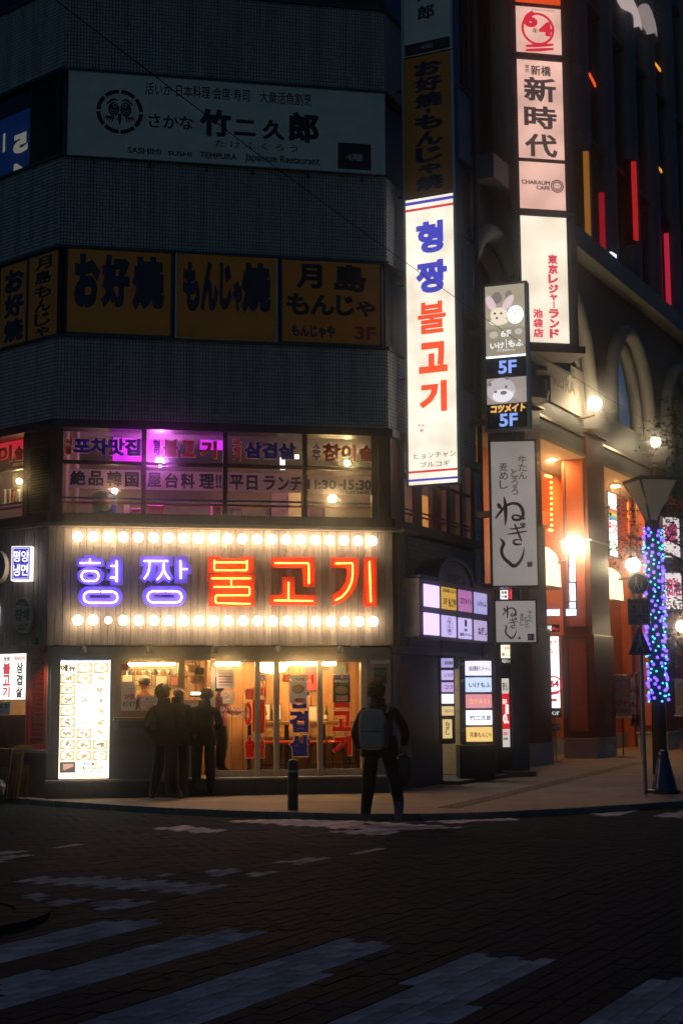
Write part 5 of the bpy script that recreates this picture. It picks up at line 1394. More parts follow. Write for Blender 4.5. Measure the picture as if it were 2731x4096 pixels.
def pl_(t, s_, f, m, b=.03, v=False, name='lettering', dy=.001, **kw):
    t.part(name, (vput if v else put)(MB(), s_, (t.X(f[0]), t.Z(f[3]), t.X(f[2]), t.Z(f[1])), -dy, b, **kw), m)
def pb_(t, f, m, name='print_block', dy=.003):
    t.part(name, MB().box(t.X(f[0]), t.X(f[2]), -dy, -dy + .0025, t.Z(f[3]), t.Z(f[1])), m)
def pd_(t, cx, cz, rx_, rz_, m, name='print_shape', dy=.004):
    w_ = t.r[2] - t.r[0]; h_ = t.r[3] - t.r[1]
    t.part(name, disc(MB(), t.X(cx), t.Z(cz), rx_ * w_, -dy + .0015, .0015, 20, rz_ * h_), m)
t = psign('pet_cafe_sign', 'lit narrow sign with animal photographs and blue floor numbers', PA, 1944, 1140, 2102, 1712, mat('unlit_black_sheet', (.015, .016, .022), .4), fm=M_ALU)
E_AN = em('animal_photo_ground', (.42, .36, .26), .95); E_FUR = em('fennec_fur', (.95, .80, .62), 1.0, False); E_EAR = em('fennec_ear', (.85, .62, .66), .95, False); E_OWLW = em('white_owl', (.95, .97, 1), 1.35, False); E_OWLB = em('brown_owl', (.26, .22, .2), .8, False); E_EYE = em('dark_print', (.04, .03, .04), .5, False); E_SAND = em('taupe_band', (.33, .28, .21), .95); E_LB = em('blue_floor_number', (.28, .42, 1.0), 1.05, False); E_ORG = em('orange_katakana', (1.0, .52, .14), 1.05, False); E_OTT = em('otter_fur', (.55, .50, .52), .95); E_OTD = em('otter_dark', (.22, .18, .18), .8, False); E_WHT = em('white_print_lit', (.9, .92, .86), 1.1, False); E_GLOW = em('white_edge_glow', (.95, 1, .95), 2.2, False)
pb_(t, (0, 0, 1, .275), E_AN, 'photo', .0028)
pd_(t, .30, .085, .13, .042, E_OWLB); pd_(t, .60, .075, .09, .036, E_OWLB, dy=.0045); pd_(t, .84, .105, .10, .036, em('tan_owl', (.45, .36, .26), .85, False))
for a_, cx, cz in ((25, .14, .12), (-35, .58, .125)):
    mb = MB(); w_ = t.r[2] - t.r[0]
    pts = [(t.X(cx) + (.10 * math.cos(R(q)) * math.cos(R(a_)) - .22 * math.sin(R(q)) * math.sin(R(a_))) * w_, t.Z(cz) + (.10 * math.cos(R(q)) * math.sin(R(a_)) + .22 * math.sin(R(q)) * math.cos(R(a_))) * w_) for q in range(0, 360, 18)]
    t.part('print_shape', mb.poly(pts, -.0062, -.004), E_EAR)
pd_(t, .34, .205, .22, .05, E_FUR, dy=.007); pd_(t, .33, .255, .24, .025, E_FUR, dy=.0075)
pd_(t, .76, .215, .21, .065, E_OWLW, dy=.0078)
for cx, cz in ((.24, .195), (.40, .198), (.29, .228)): pd_(t, cx, cz, .032, .008, E_EYE, dy=.0098)
for cx, cz in ((.68, .188), (.85, .183), (.765, .203)): pd_(t, cx, cz, .018, .006, em('owl_mark', (.45, .45, .6), .9, False), dy=.0098)
pb_(t, (0, .275, 1, .495), E_SAND, 'photo', .0028)
for k in range(6):
    pd_(t, .08 + .17 * k, .283, .10, .02, E_AN, dy=.0045)
pl_(t, '6F', (.38, .318, .64, .365), E_WHT, .03, dy=.004); pd_(t, .20, .345, .11, .025, em('hedgehog', (.62, .55, .45), .9, False), dy=.006); pd_(t, .83, .335, .10, .022, em('tortoise', (.6, .56, .5), .9, False), dy=.006)
pl_(t, 'いけ', (.10, .40, .46, .445), E_WHT, .04, dy=.004); pl_(t, 'もふ', (.56, .39, .95, .44), E_WHT, .04, dy=.004); pb_(t, (.505, .38, .52, .445), E_WHT, dy=.006); pl_(t, 'アニマルルーム', (.28, .45, .72, .466), E_WHT, .01, dy=.004)
pb_(t, (0, .495, 1, .508), E_GLOW, 'glow_line', .004)
pl_(t, '5F', (.30, .53, .76, .622), E_LB, .03, dy=.004)
pb_(t, (0, .65, 1, .83), em('otter_photo', (.36, .30, .27), .95), 'photo', .0028)
pd_(t, .36, .735, .36, .085, E_OTT, dy=.0045); pd_(t, .40, .775, .26, .045, em('otter_pale', (.85, .82, .86), 1.05, False), dy=.006)
for cx, cz, a, b in ((.52, .655, .05, .012), (.08, .69, .045, .012), (.49, .715, .035, .011), (.22, .745, .035, .010), (.42, .755, .085, .014)): pd_(t, cx, cz, a, b, E_OTD, dy=.0078)
mb = MB()
for k in range(7): brush(mb, [(t.X(.62), t.Z(.752 + .004 * k), .003), (t.X(.97), t.Z(.735 + .018 * k), .001)], -.006)
t.part('whiskers', mb, E_WHT, kind='stuff')
pl_(t, 'コツメイト', (.08, .835, .95, .892), E_ORG, .06, dy=.006, shear=.12); pl_(t, '5F', (.30, .90, .76, .99), E_LB, .03, dy=.004)
# brush characters shared by the two tongue-restaurant signs; points in a 2x enlargement
NEGI = [[(95, 236, 26), (104, 252, 34), (112, 262, 20)], [(140, 178, 10), (148, 220, 24), (151, 290, 30), (150, 350, 22), (144, 408, 5)],
        [(72, 342, 14), (105, 300, 20), (150, 250, 22), (205, 228, 22), (255, 238, 26), (284, 280, 28), (288, 325, 26), (272, 352, 24), (235, 362, 22), (206, 350, 20), (212, 326, 16), (245, 325, 16), (275, 340, 20), (296, 352, 18)],
        [(182, 432, 8), (225, 430, 14), (298, 418, 12)], [(162, 474, 8), (220, 468, 15), (312, 452, 10)], [(222, 398, 14), (242, 450, 15), (262, 505, 16), (272, 530, 10)], [(262, 520, 8), (225, 520, 14), (208, 535, 18), (225, 556, 20), (270, 555, 10)], [(266, 392, 12), (284, 408, 18)], [(284, 384, 10), (300, 400, 16)],
        [(102, 508, 8), (130, 545, 26), (112, 600, 26), (125, 655, 26), (168, 700, 28), (210, 728, 30), (258, 690, 22), (284, 630, 14), (291, 582, 6)]]
def negishi(t, P, box):
    """box: pixel rectangle that the drawn word fills"""
    x0, z0, x1, z1 = P.rect(*box)
    for s_ in NEGI:
        mb = MB(); k = (x1 - x0) / (312 - 72)
        brush(mb, [(x0 + (p[0] - 72) * k, z1 - (p[1] - 178) / (740 - 178) * (z1 - z0), p[2] * k) for p in s_], -.001)
        t.part('brush_stroke', mb, M_INK)
PB = pplane(1968, 2050, 26.4, (1, -0.10))
M_LIT_DIM = em('dim_backlit_white', (.62, .55, .50), .36, base=(.6, .57, .54), uneven=.12)
t = psign('tongue_grill_sign', 'large white sign with bold black brush writing, below the animal sign', PB, 1966, 1766, 2142, 2342, M_LIT_DIM, .5, .03)
negishi(t, PB, (1983, 1989, 2104, 2270))
t.part('lettering', vput(MB(), '牛たん', PB.rect(2072, 1822, 2106, 1918), -.001, .006), M_INK); t.part('lettering', vput(MB(), 'とろろ', PB.rect(2043, 1874, 2070, 1980), -.001, .006), M_INK); t.part('lettering', vput(MB(), '麦めし', PB.rect(1996, 1850, 2030, 1956), -.001, .006), M_INK)
r_ = PB.rect(2107, 2247, 2128, 2268); t.part('seal', MB().box(r_[0], r_[2], -.003, -.0005, r_[1], r_[3]), mat('faded_red_seal', (.35, .2, .2), .7))
PB2 = pplane(1985, 2480, 26.2, (1, -0.06))
t = psign('tongue_grill_sign', 'small white sign with black brush writing and a basement number plate', PB2, 1982, 2404, 2141, 2568, M_LIT_DIM, .22, .028)
negishi(t, PB2, (2010, 2420, 2068, 2556))
t.part('lettering', vput(MB(), '牛たん', PB2.rect(2110, 2442, 2128, 2488), -.001, .004), M_INK); t.part('lettering', vput(MB(), 'とろろ', PB2.rect(2096, 2466, 2112, 2514), -.001, .004), M_INK); t.part('lettering', vput(MB(), '麦めし', PB2.rect(2078, 2454, 2094, 2502), -.001, .004), M_INK)
r_ = PB2.rect(2109, 2535, 2136, 2562); t.part('floor_plate', MB().box(r_[0], r_[2], -.004, -.0005, r_[1], r_[3]), M_NAVY); t.part('lettering', put(MB(), 'B1', PB2.rect(2113, 2540, 2133, 2558), -.005, .03), M_WHITE)
r_ = PB2.rect(2071, 2547, 2081, 2557); t.part('seal', MB().box(r_[0], r_[2], -.003, -.0005, r_[1], r_[3]), mat('faded_red_seal', (.35, .2, .2), .7))
PL = pplane(2000, 2378, 26.9, (1, -.1))
t = psign('stub_sign', 'tiny white lit sign between the two brush-written signs', PL, 2000, 2360, 2030, 2397, em('small_white_lit', (1, .95, .9), 1.6), .1, .006); pl_(t, '営業', (.1, .1, .9, .45), E_DARK, .04); pl_(t, '中華', (.1, .55, .9, .9), E_DARK, .04)
t = psign('stub_sign', 'small bright red lit cube between the two brush-written signs', PL, 2036, 2358, 2066, 2396, em('red_cube', (1, .01, .02), 1.5), .16, .006)
# pole carrying the stack, brackets to the wall
pq = depthpt(2050, 1745, 26.7)
pol = Thing('sign_pole', 'dark steel pole carrying the stack of projecting signs', 'pole', PW, (pq.x, pq.y, 0))
pol.part('shaft', MB().tube([(pq.x, pq.y, 2.9), (pq.x, pq.y, 9.6)], .09, 12), M_DGREY)
for z in (3.6, 5.0, 6.8, 8.6):
    e = P2.w(L2 - .2, -.02, z); pol.part('arm', MB().tube([(e.x, e.y, z), (pq.x, pq.y, z)], .07, 8), M_CONC)

# ------------------------------------------------------------------ directory box over the building entrance
DY = -.45
dr = P2.rect(1676, 2325, 1962, 2560, DY)
dz0 = P2.at(1720, 2548, DY)[1]; dz1 = P2.at(1720, 2318, DY)[1]
sx0 = P2.at(1680, 2440, DY)[0]; sx1 = P2.at(1964, 2440, DY)[0]
dirb = Thing('directory_box', 'grey projecting box with eight violet-lit tenant panels and an arched top', 'directory sign', P2, (sx0, DY, dz0))
M_BOXF = mat('violet_grey_box', (.25, .25, .32), .55, var=.12); M_BOXS = mat('cream_box_side', (.42, .35, .27), .6)
ac = P2.at(1820, 2330, DY)[0]; ar = (P2.at(1886, 2330, DY)[0] - ac)
dirb.part('box', MB().box(sx0, sx1, DY + .01, -.03, dz0, dz1), M_BOXF); dirb.part('end_panel', MB().box(sx0 - .012, sx0 - .001, DY + .012, -.032, dz0 + .01, dz1 - .01), M_BOXS)
azr = P2.at(1820, 2247, DY)[1] - dz1
arc = [(ac + ar * math.cos(R(q)), dz1 + .002 + azr * math.sin(R(q))) for q in range(0, 181, 12)]
dirb.part('arch_top', MB().poly(arc, DY + .01, -.03), M_BOXF)
arc2 = [(ac + (ar + .06) * math.cos(R(q)), dz1 + .003 + (azr + .06) * math.sin(R(q))) for q in range(0, 181, 12)]
m = MB(); n = len(arc)
for k in range(n - 1):
    m.quad((arc2[k][0], DY - .03, arc2[k][1]), (arc2[k + 1][0], DY - .03, arc2[k + 1][1]), (arc2[k + 1][0], -.03, arc2[k + 1][1]), (arc2[k][0], -.03, arc2[k][1]))
    m.quad((arc2[k + 1][0], DY - .03, arc2[k + 1][1]), (arc2[k][0], DY - .03, arc2[k][1]), (arc[k][0], DY - .03, arc[k][1]), (arc[k + 1][0], DY - .03, arc[k + 1][1]))
dirb.part('arch_trim', m, M_DGREY); dirb.part('cornice', MB().box(sx0 - .03, ac - ar - .05, DY - .03, -.02, dz1 + .004, dz1 + .05), M_DGREY); dirb.part('cornice', MB().box(ac + ar + .05, sx1 + .03, DY - .03, -.02, dz1 + .004, dz1 + .05), M_DGREY)
dirb.part('lettering', put(MB(), '雑居ビル', P2.rect(1790, 2297, 1864, 2338, DY), DY + .008, .03), M_INK)
cols = [(1695, 1755), (1766, 1822), (1833, 1885), (1896, 1945)]
LV = [em('violet_panel_bright', (.72, .55, 1.0), 1.5), em('amber_panel', (.85, .48, .05), .75), em('magenta_panel', (.62, .22, .55), .7), em('lilac_panel', (.50, .46, .85), .85), em('lilac_soft', (.62, .52, .92), 1.0), em('pale_lilac', (.60, .48, .80), .85)]
pm = [[0, 1, 2, 3], [0, 4, 4, 5]]
for j in range(2):
    for i in range(4):
        u0, u1 = cols[i]; um = (u0 + u1) / 2
        vt = (2340, 2453)[j] + (um - 1725) * (.165, .15)[j]; vb = (2428, 2540)[j] + (um - 1725) * (.14, .115)[j]
        q = P2.rect(u0, vt, u1, vb, DY)
        pnl = dirb.part('tenant_panel', MB().cham(q[0], q[2], DY - .012, DY + .009, q[1], q[3], .01), LV[pm[j][i]])
        fx = lambda a, b, c, d: (q[0] + (q[2] - q[0]) * a, q[1] + (q[3] - q[1]) * b, q[0] + (q[2] - q[0]) * c, q[1] + (q[3] - q[1]) * d)
        Y = DY - .0125
        if (j, i) == (0, 1): dirb.part('lettering', put(MB(), 'お好み焼ともんじゃ', fx(.04, .76, .96, .94), Y, .01), M_NAVY, pnl); dirb.part('lettering', put(MB(), '3F', fx(.06, .2, .34, .5), Y, .02), M_REDP, pnl); dirb.part('lettering', put(MB(), 'もじや', fx(.42, .1, .95, .55), Y, .05), M_NAVY, pnl)
        if (j, i) == (0, 2): dirb.part('lettering', put(MB(), 'コツメイト', fx(.08, .35, .92, .65), Y, .03), M_PINKB, pnl)
        if (j, i) == (0, 3): dirb.part('lettering', put(MB(), 'いけもふ', fx(.2, .35, .9, .6), Y, .01), M_INK, pnl)
        if (j, i) == (1, 1): dirb.part('emblem', ring(MB(), (q[0] + q[2]) / 2, (q[1] + q[3]) / 2, (q[2] - q[0]) * .2, .012, Y, seg=20, rz=(q[3] - q[1]) * .4), M_NAVY, pnl); dirb.part('lettering', vput(MB(), '竹久郎', fx(.4, .2, .6, .8), Y, .01), M_NAVY, pnl)
        if (j, i) == (1, 2): dirb.part('emblem', MB().box(*[fx(.42, 0, .58, 0)[k] for k in (0, 2)], Y - .002, Y, *[fx(0, .6, 0, .92)[k] for k in (1, 3)]), M_NAVY, pnl); dirb.part('lettering', put(MB(), '池袋', fx(.38, .36, .62, .50), Y, .02), M_NAVY, pnl); dirb.part('lettering', put(MB(), '消費者モニタールーム', fx(.05, .12, .95, .28), Y, .02), M_NAVY, pnl)
        if (j, i) == (1, 3): dirb.part('lettering', put(MB(), 'ねぎし', fx(.25, .28, .95, .68), Y, .03), M_INK, pnl)

# ------------------------------------------------------------------ entrance recess below the directory
e0 = P2.at(1600, 2800)[0]; e1 = P2.at(1762, 2800)[0]; e2 = P2.at(1985, 2800)[0]; ez = P2.at(1850, 2612)[1]
M_ENT = mat('dark_blue_grey_wall', (.05, .055, .075), .6, var=.2); M_CREAMT = mat('cream_wall_tile', (.42, .34, .22), .45, var=.15)
bpart('side_wall', MB().box(.1, e0 + .02, .0, .25, .0, 2.25), M_CONC, P2); bpart('side_wall', MB().box(e0 + .021, e1, .02, .25, .0, 2.25), M_ENT, P2)
bpart('entrance_head', MB().box(e1, L2 + .6, -.05, 1.6, ez, ez + .25), M_ENT, P2)
bpart('entrance_floor', MB().box(e1, L2 + .6, -.35, 2.6, .0, .06), M_DCONC, P2); bpart('entrance_ceiling', MB().box(e1, L2 + .6, .0, 2.6, ez - .06, ez - .002), M_CREAMT, P2)
ent = bpart('entrance_back', MB().box(e1 - .2, L2 + .6, 2.4, 2.5, .06, ez - .06), M_GROUT, P2)
x = e1 - .2
while x < L2 + .5:
    for k in range(6):
        z = .07 + k * .36
        if z + .35 > ez - .06: break
        bpart('wall_slab', MB().cham(x + .003, x + .597, 2.38, 2.4, z, z + .354, .004), M_CREAMT, P2, ent)
    x += .6
fwl = bpart('entrance_far_wall', MB().box(L2 - .05, L2 + .05, .35, 2.4, .06, ez - .062), M_GROUT, P2)
for k in range(5):
    for yy in range(4):
        z = .07 + k * .40
        if z + .39 < ez - .06: bpart('wall_slab', MB().box(L2 - .07, L2 - .051, .36 + yy * .5, .855 + yy * .5, z, z + .394), M_CREAMT, P2, fwl)
bpart('entrance_side', MB().box(e1, e1 + .1, .02, 2.4, .06, ez - .062), M_ENT, P2)
bpart('entrance_post', MB().box(L2 + .45, L2 + .62, -.04, .6, .0, ez), M_BLACK, P2)
bpart('curtain_glass', MB().box(P2.at(1594, 2850)[0], P2.at(1640, 2850)[0], -.012, -.002, .15, P2.at(1600, 2655)[1]), mat('tan_curtain', (.36, .20, .12), .8), P2)
EL = Thing('ceiling_light', 'flat light in the ceiling of the building entrance', 'ceiling light', P2, (e1 + .9, 1.2, ez - .065)); EL.part('panel', MB().box(e1 + .5, e1 + 1.3, 1.0, 1.3, ez - .075, ez - .066), em('entrance_lamp', (1, .84, .58), 34.0)); EL.part('trim', frame(MB(), 0, 0, .01, .01, .004, 0, .01) if False else MB().box(e1 + .47, e1 + 1.33, .97, 1.33, ez - .0655, ez - .0605), M_WHITE)
# lit tenant column at the left of the entrance
PC = pplane(1790, 2800, 25.2, (1, .25))
LC = [('violet-lit top plate of the narrow tenant column', 2633, 2670, LV[3], '池袋消費者'), ('second violet-lit plate of the narrow tenant column', 2681, 2720, LV[4], 'いけ'), ('pink-violet third plate of the narrow tenant column', 2729, 2768, em('pink_violet', (.6, .42, .8), 1.0), 'コツ'), ('white-violet fourth plate of the narrow tenant column', 2776, 2814, em('white_violet', (.85, .8, 1), 1.6), ''), ('amber fifth plate of the narrow tenant column', 2825, 2862, em('amber_plate', (.85, .62, .28), .9), 'もんじゃ')]
tcol = Thing('tenant_column', 'narrow column of small lit tenant plates at the near side of the entrance', 'directory sign', PC, (PC.at(1790, 2960)[0], 0, 0))
xa, xb = PC.at(1766, 2800)[0], PC.at(1814, 2800)[0]
tcol.part('casing', MB().box(xa - .02, xb + .02, .006, .14, PC.at(1790, 2975)[1], PC.at(1790, 2622)[1]), M_BLACK)
for lab, v0, v1, m, s_ in LC:
    z1, z0 = PC.at(1790, v0)[1], PC.at(1790, v1)[1]
    pn = tcol.part('plate', MB().box(xa, xb, 0, .0055, z0, z1), m, label=lab)
    if s_: tcol.part('lettering', put(MB(), s_, (xa + (xb - xa) * .25, z0 + .05, xb - .01, z1 - .05), -.001, .02), M_NAVY, pn)
z1, z0 = PC.at(1790, 2877)[1], PC.at(1790, 2953)[1]
pn = tcol.part('plate', MB().box(xa + .01, xb - .05, -.03, .0055, z0, z1), em('amber_plate', (.85, .62, .28), .9)); tcol.part('lettering', vput(MB(), 'ねぎし', (xa + .05, z0 + .06, xb - .09, z1 - .04), -.031, .02), M_INK, pn)
# wrap-round lit tenant board at the far side of the entrance
PD = pplane(1915, 2800, 26.4, (1, .12))
tb_ = Thing('tenant_board', 'stack of five bent lit tenant boards on a dark base inside the entrance', 'directory sign', PD, (PD.at(1915, 3000)[0], 0, 0))
xa, xm, xb = PD.at(1862, 2800)[0], PD.at(1928, 2800)[0], PD.at(1966, 2800)[0]
BR = [(2644, 2702, em('board_white_violet', (.86, .80, 1.0), 1.25), '池袋消費者モニタールーム', M_NAVY, '7'), (2710, 2768, em('board_pale_blue', (.62, .75, 1.0), 1.1), 'いけもふ', M_TEAL, '6'), (2777, 2832, em('board_pink', (.85, .32, .36), .95), 'コツメイト', E_ORG, ''), (2841, 2900, em('board_white', (.9, .88, 1.0), 1.4), '竹二久郎', M_NAVY, ''), (2908, 2966, em('board_amber', (1.0, .66, .22), 1.0), '月島もんじゃ', M_REDP, '3')]
tb_.part('back', MB().box(xa - .1, xb + .03, .02, .12, PD.at(1915, 2975)[1], PD.at(1915, 2636)[1]), M_BLACK)
for v0, v1, m, s_, tm, fl in BR:
    z1, z0 = PD.at(1915, v0)[1], PD.at(1915, v1)[1]
    mb = MB().quad((xa, .015, z0), (xm, -.10, z0), (xm, -.10, z1), (xa, .015, z1)).quad((xm, -.10, z0), (xb, .0, z0), (xb, .0, z1), (xm, -.10, z1)).quad((xa, .015, z1), (xm, -.10, z1), (xb, .0, z1), (xb, .0165, z1)).quad((xa, .015, z0), (xb, .0165, z0), (xb, .0, z0), (xm, -.10, z0))
    pn = tb_.part('board', mb, m)
    l = MB(); put(l, s_, (xa + .06, z0 + (z1 - z0) * .3, xb - .03, z0 + (z1 - z0) * .66), 0, .02)
    l.v = [(x, y + (.015 - .115 * (x - xa) / (xm - xa) if x < xm else -.10 + .10 * (x - xm) / (xb - xm)) - .004, z) for x, y, z in l.v]
    tb_.part('lettering', l, tm, pn)
    if fl: tb_.part('lettering', put(MB(), fl + 'F', (xa - .085, z1 - .09, xa - .02, z1 - .03), .018, .02), M_WHITE)
zb = PD.at(1915, 2980)[1]; tb_.part('base', MB().cham(xa - .14, xb + .02, -.06, .3, 0.06, zb, .01), mat('scuffed_black_base', (.02, .025, .028), .5, var=.6, scale=12))
# narrow shop next door: lit price board, tall red and white sign, grey wall
PN = pplane(2030, 2700, 28.4, (1, .05))
nb = Thing('neighbour_building', 'narrow dark shopfront wedged between the corner building and the arcade', 'building', PN, (PN.at(2000, 3000)[0], .1, 0))
nx0, nx1 = PN.at(1985, 2800)[0], PN.at(2108, 2800)[0]
nb.part('wall', MB().box(nx0, nx1, .06, .5, 0, 9.2), M_DGREY); nb.part('pilaster', MB().box(PN.at(2042, 2800)[0], nx1, -.1, .059, 0, 4.2), mat('blue_grey_render', (.12, .13, .15), .8, var=.25)); nb.part('step', MB().cham(nx0, nx1 + .05, -.5, .059, 0, .10, .01), M_DCONC)
t = psign('price_board', 'small cream lit price board beside the entrance', PN, 2002, 2580, 2070, 2632, em('price_lit', (1, .86, .62), 1.7), .2, .012); pl_(t, '999円', (.2, .05, .7, .5), E_SRED if 'E_SRED' in globals() else em('price_orange', (.9, .3, .1), 1, False), .03); pl_(t, '無料', (.75, .2, .98, .8), E_DARK, .02); pl_(t, '安いと', (.05, .55, .65, .9), E_DARK, .03)
t = psign('lunch_plate', 'dim plate with white lunch lettering under the price board', PN, 2003, 2634, 2070, 2655, M_INK, .15, .008, cat='sign'); pl_(t, '平日ランチ', (.05, .2, .6, .85), E_WHT, .02)
t = psign('tall_shop_sign', 'tall thin white sign with a red disc and big white digits', PN, 2007, 2714, 2036, 2988, em('tall_white', (.9, .84, .74), .75), .12, .012)
pd_(t, .45, .47, .75, .26, em('red_disc_lit', (.8, .01, .015), .9, False)) if False else pb_(t, (0, .22, 1, .74), em('red_disc_lit', (.8, .01, .015), .9, False))
pl_(t, '1', (.45, .38, .9, .52), E_WHT, .06, dy=.005); pl_(t, '0.', (.1, .52, .9, .66), E_WHT, .06, dy=.005); pl_(t, '業界', (.08, .30, .7, .38), E_WHT, .03, dy=.005); pl_(t, '000', (.1, .78, .7, .83), E_TRS, .04); pl_(t, '店舗', (.1, .86, .7, .90), E_DARK, .03); pl_(t, '安心', (.1, .05, .9, .18), E_DARK, .03)

# ------------------------------------------------------------------ tall rounded block carrying the big lit panel column
rb = depthpt(2040, 700, 31.6)
blk = Thing('rounded_tower_block', 'plain dark grey block with a rounded corner behind the column of lit panels', 'building', PW, (rb.x, rb.y, 0))
m = MB()
rcx, rcy, rr_ = rb.x + .35, rb.y + 1.1, .75
pts = [(rcx + rr_ * math.cos(R(q)), rcy + rr_ * math.sin(R(q))) for q in range(150, 331, 12)]
blk.part('wall', MB().plan(pts + [(rcx + 1.2, rcy + .6), (rcx + 1.2, rcy + 6), (rcx - 4.5, rcy + 6)], 9.2, 26), mat('grey_render', (.30, .29, .28), .7, var=.15, scale=1.5))
PE = pplane(2160, 800, 30.6, (1, .19))
ex0, ex1 = PE.at(2076, 700)[0], PE.at(2258, 700)[0]
ez_ = lambda v: PE.at(2167, v)[1]
E_P1 = em('panel_pink_white', (1, .58, .47), .86, uneven=.28, uscale=1.1); E_P2 = em('panel_cream', (1, .86, .68), 1.05, uneven=.18, uscale=1.2); E_P0 = em('panel_red_top', (1, .09, .01), .75)
EP = [('red lit panel cut by the top of the picture', -330, 22, E_P0), ('square lit panel with a red number inside a brushed ring', 27, 216, E_P1), ('tall pink-white lit panel with three bold dark characters', 243, 640, E_P1), ('pink-white lit panel with a small dark cafe logo', 646, 838, E_P1), ('tall cream lit panel with red vertical characters and a star outline', 866, 1370, E_P2)]
PT_ = []
for lab, v0, v1, m in EP:
    z1, z0 = ez_(v0), ez_(v1)
    t = Thing('stacked_panel', lab, 'lit sign', PE, (ex0, 0, z0), 'lit panels stacked on the rounded block')
    t.part('casing', MB().box(ex0 - .09, ex1 + .22, .005, .32, z0 - .06, z1 + .05), M_TOWER); t.part('face', MB().box(ex0, ex1, 0, .0045, z0, z1), m)
    t.part('rim', frame(MB(), ex0 - .09, z0 - .06, ex1 + .12, z1 + .05, .055, -.03, .0044), M_TOWER)
    t.r = (ex0, z0, ex1, z1); t.y = 0
    t.X = (lambda r_: lambda f: r_[0] + (r_[2] - r_[0]) * f)(t.r); t.Z = (lambda r_: lambda f: r_[3] - (r_[3] - r_[1]) * f)(t.r)
    PT_.append(t)
E_CRIM = em('crimson_brush', (.72, .01, .04), .9, False); E_BRN = em('dark_brown_print', (.07, .05, .05), .6, False)
t = PT_[1]; w_ = ex1 - ex0
t.part('ring_mark', ring(MB(), t.X(.48), t.Z(.48), w_ * .34, w_ * .055, -.001, seg=30), E_CRIM)
pl_(t, '6', (.16, .10, .48, .46), E_CRIM, .07, dy=.006); pl_(t, '4', (.50, .32, .80, .62), E_CRIM, .07, dy=.006); pl_(t, '年', (.36, .46, .48, .58), E_BRN, .02); pl_(t, 'Rokunen Yonkumi', (.36, .05, .86, .09), E_TG, .005)
for k in range(2): t.part('brush_stroke', brush(MB(), [(t.X(.22), t.Z(.86 + .09 * k), w_ * .05), (t.X(.5), t.Z(.83 + .09 * k), w_ * .07), (t.X(.8), t.Z(.79 + .09 * k), w_ * .05)], -.006), E_CRIM)
t = PT_[2]; pl_(t, '新橋', (.30, .05, .75, .155), E_BRN, .025); t.part('lettering', vput(MB(), '東京', (t.X(.17), t.Z(.13), t.X(.27), t.Z(.05)), -.001, .015), E_BRN)
for ch, a, b in (('新', .17, .42), ('時', .46, .69), ('代', .74, .97)): pl_(t, ch, (.13, a, .85, b), E_BRN, .03)
t = PT_[3]; pl_(t, 'CHARAUM', (.04, .40, .66, .49), E_BRN, .04); pl_(t, 'CAFE', (.36, .51, .66, .59), E_BRN, .04)
for r_ in (.13, .09): t.part('logo_ring', ring(MB(), t.X(.82), t.Z(.50), w_ * r_, w_ * .025, -.001, seg=24), E_BRN)
t.part('logo_mark', brush(MB(), [(t.X(.77), t.Z(.53), w_ * .014), (t.X(.82), t.Z(.56), w_ * .014), (t.X(.87), t.Z(.53), w_ * .014)], -.001), E_BRN)
for f in (.79, .85): t.part('logo_mark', disc(MB(), t.X(f), t.Z(.485), w_ * .012, -.001, .003, 8), E_BRN)
t = PT_[4]; E_CR2 = em('crimson_gothic', (.75, .03, .08), .95, False)
t.part('letter_edge', vput(MB(), '東京レジャーランド', (t.X(.57), t.Z(.965), t.X(.79), t.Z(.30)), -.0005, .06, grow=.008), em('pale_letter_edge', (.85, .62, .55), 1.0, False))
t.part('lettering', vput(MB(), '東京レジャーランド', (t.X(.57), t.Z(.965), t.X(.79), t.Z(.30)), -.006, .06), E_CR2); t.part('lettering', vput(MB(), '池袋店', (t.X(.22), t.Z(.965), t.X(.44), t.Z(.735)), -.006, .05), E_CR2)
sx_, sz_ = t.X(.62), t.Z(.115); st = [(sx_ + (w_ * .2 if k % 2 == 0 else w_ * .09) * math.cos(R(90 + 30 * k)), sz_ + (w_ * .2 if k % 2 == 0 else w_ * .09) * math.sin(R(90 + 30 * k))) for k in range(13)]
t.part('star_outline', MB().tube([(a, -.004, b) for a, b in st], .006, 5), em('gold_outline', (.8, .6, .4), 1.0, False))
t.part('underside', MB().box(ex0 - .15, ex1 + .35, -.05, .9, ez_(1370) - .22, ez_(1370) - .062), M_BLACK)
# ------------------------------------------------------------------ arcade building with orange walls and arches
M_ORW = mat('orange_render', (.72, .17, .025), .65, var=.18, scale=1.2, bump=.08)
M_ORP = mat('salmon_panel', (.52, .13, .05), .5, var=.15, scale=1.5)
M_BRN = mat('red_brown_cladding', (.20, .05, .022), .5, var=.2, scale=2)
M_GRYC = mat('grey_arch_paint', (.34, .32, .28), .6, var=.15, scale=1.5)
M_DKUP = mat('dark_upper_cladding', (.15, .075, .06), .6, var=.3, scale=1.0)
M_PLN = mat('pale_plinth', (.42, .40, .36), .7, var=.2, scale=3)
M_METAL = mat('bronze_trim', (.35, .26, .17), .35, .7, var=.2)
arc_b = Thing('arcade_building', 'orange arcade building with arches and red-brown piers along the side street', 'building', P3, (0, 0, 0))
A = arc_b.part
S3 = lambda u, v=2700, y=0.0: P3.at(u, v, y)[0]
pier_s = [(S3(2122), S3(2192)), (S3(2372), S3(2446)), (S3(2652), S3(2652) + 1.15)]
HCAP, HSOF = 8.55, 7.55
BW = 1.7
A('back_wall', MB().box(-2.2, 19, BW, BW + .2, 0, HSOF), M_ORW)
A('back_plinth', MB().box(-2.2, 19, BW - .08, BW - .001, 0, .42), M_PLN)
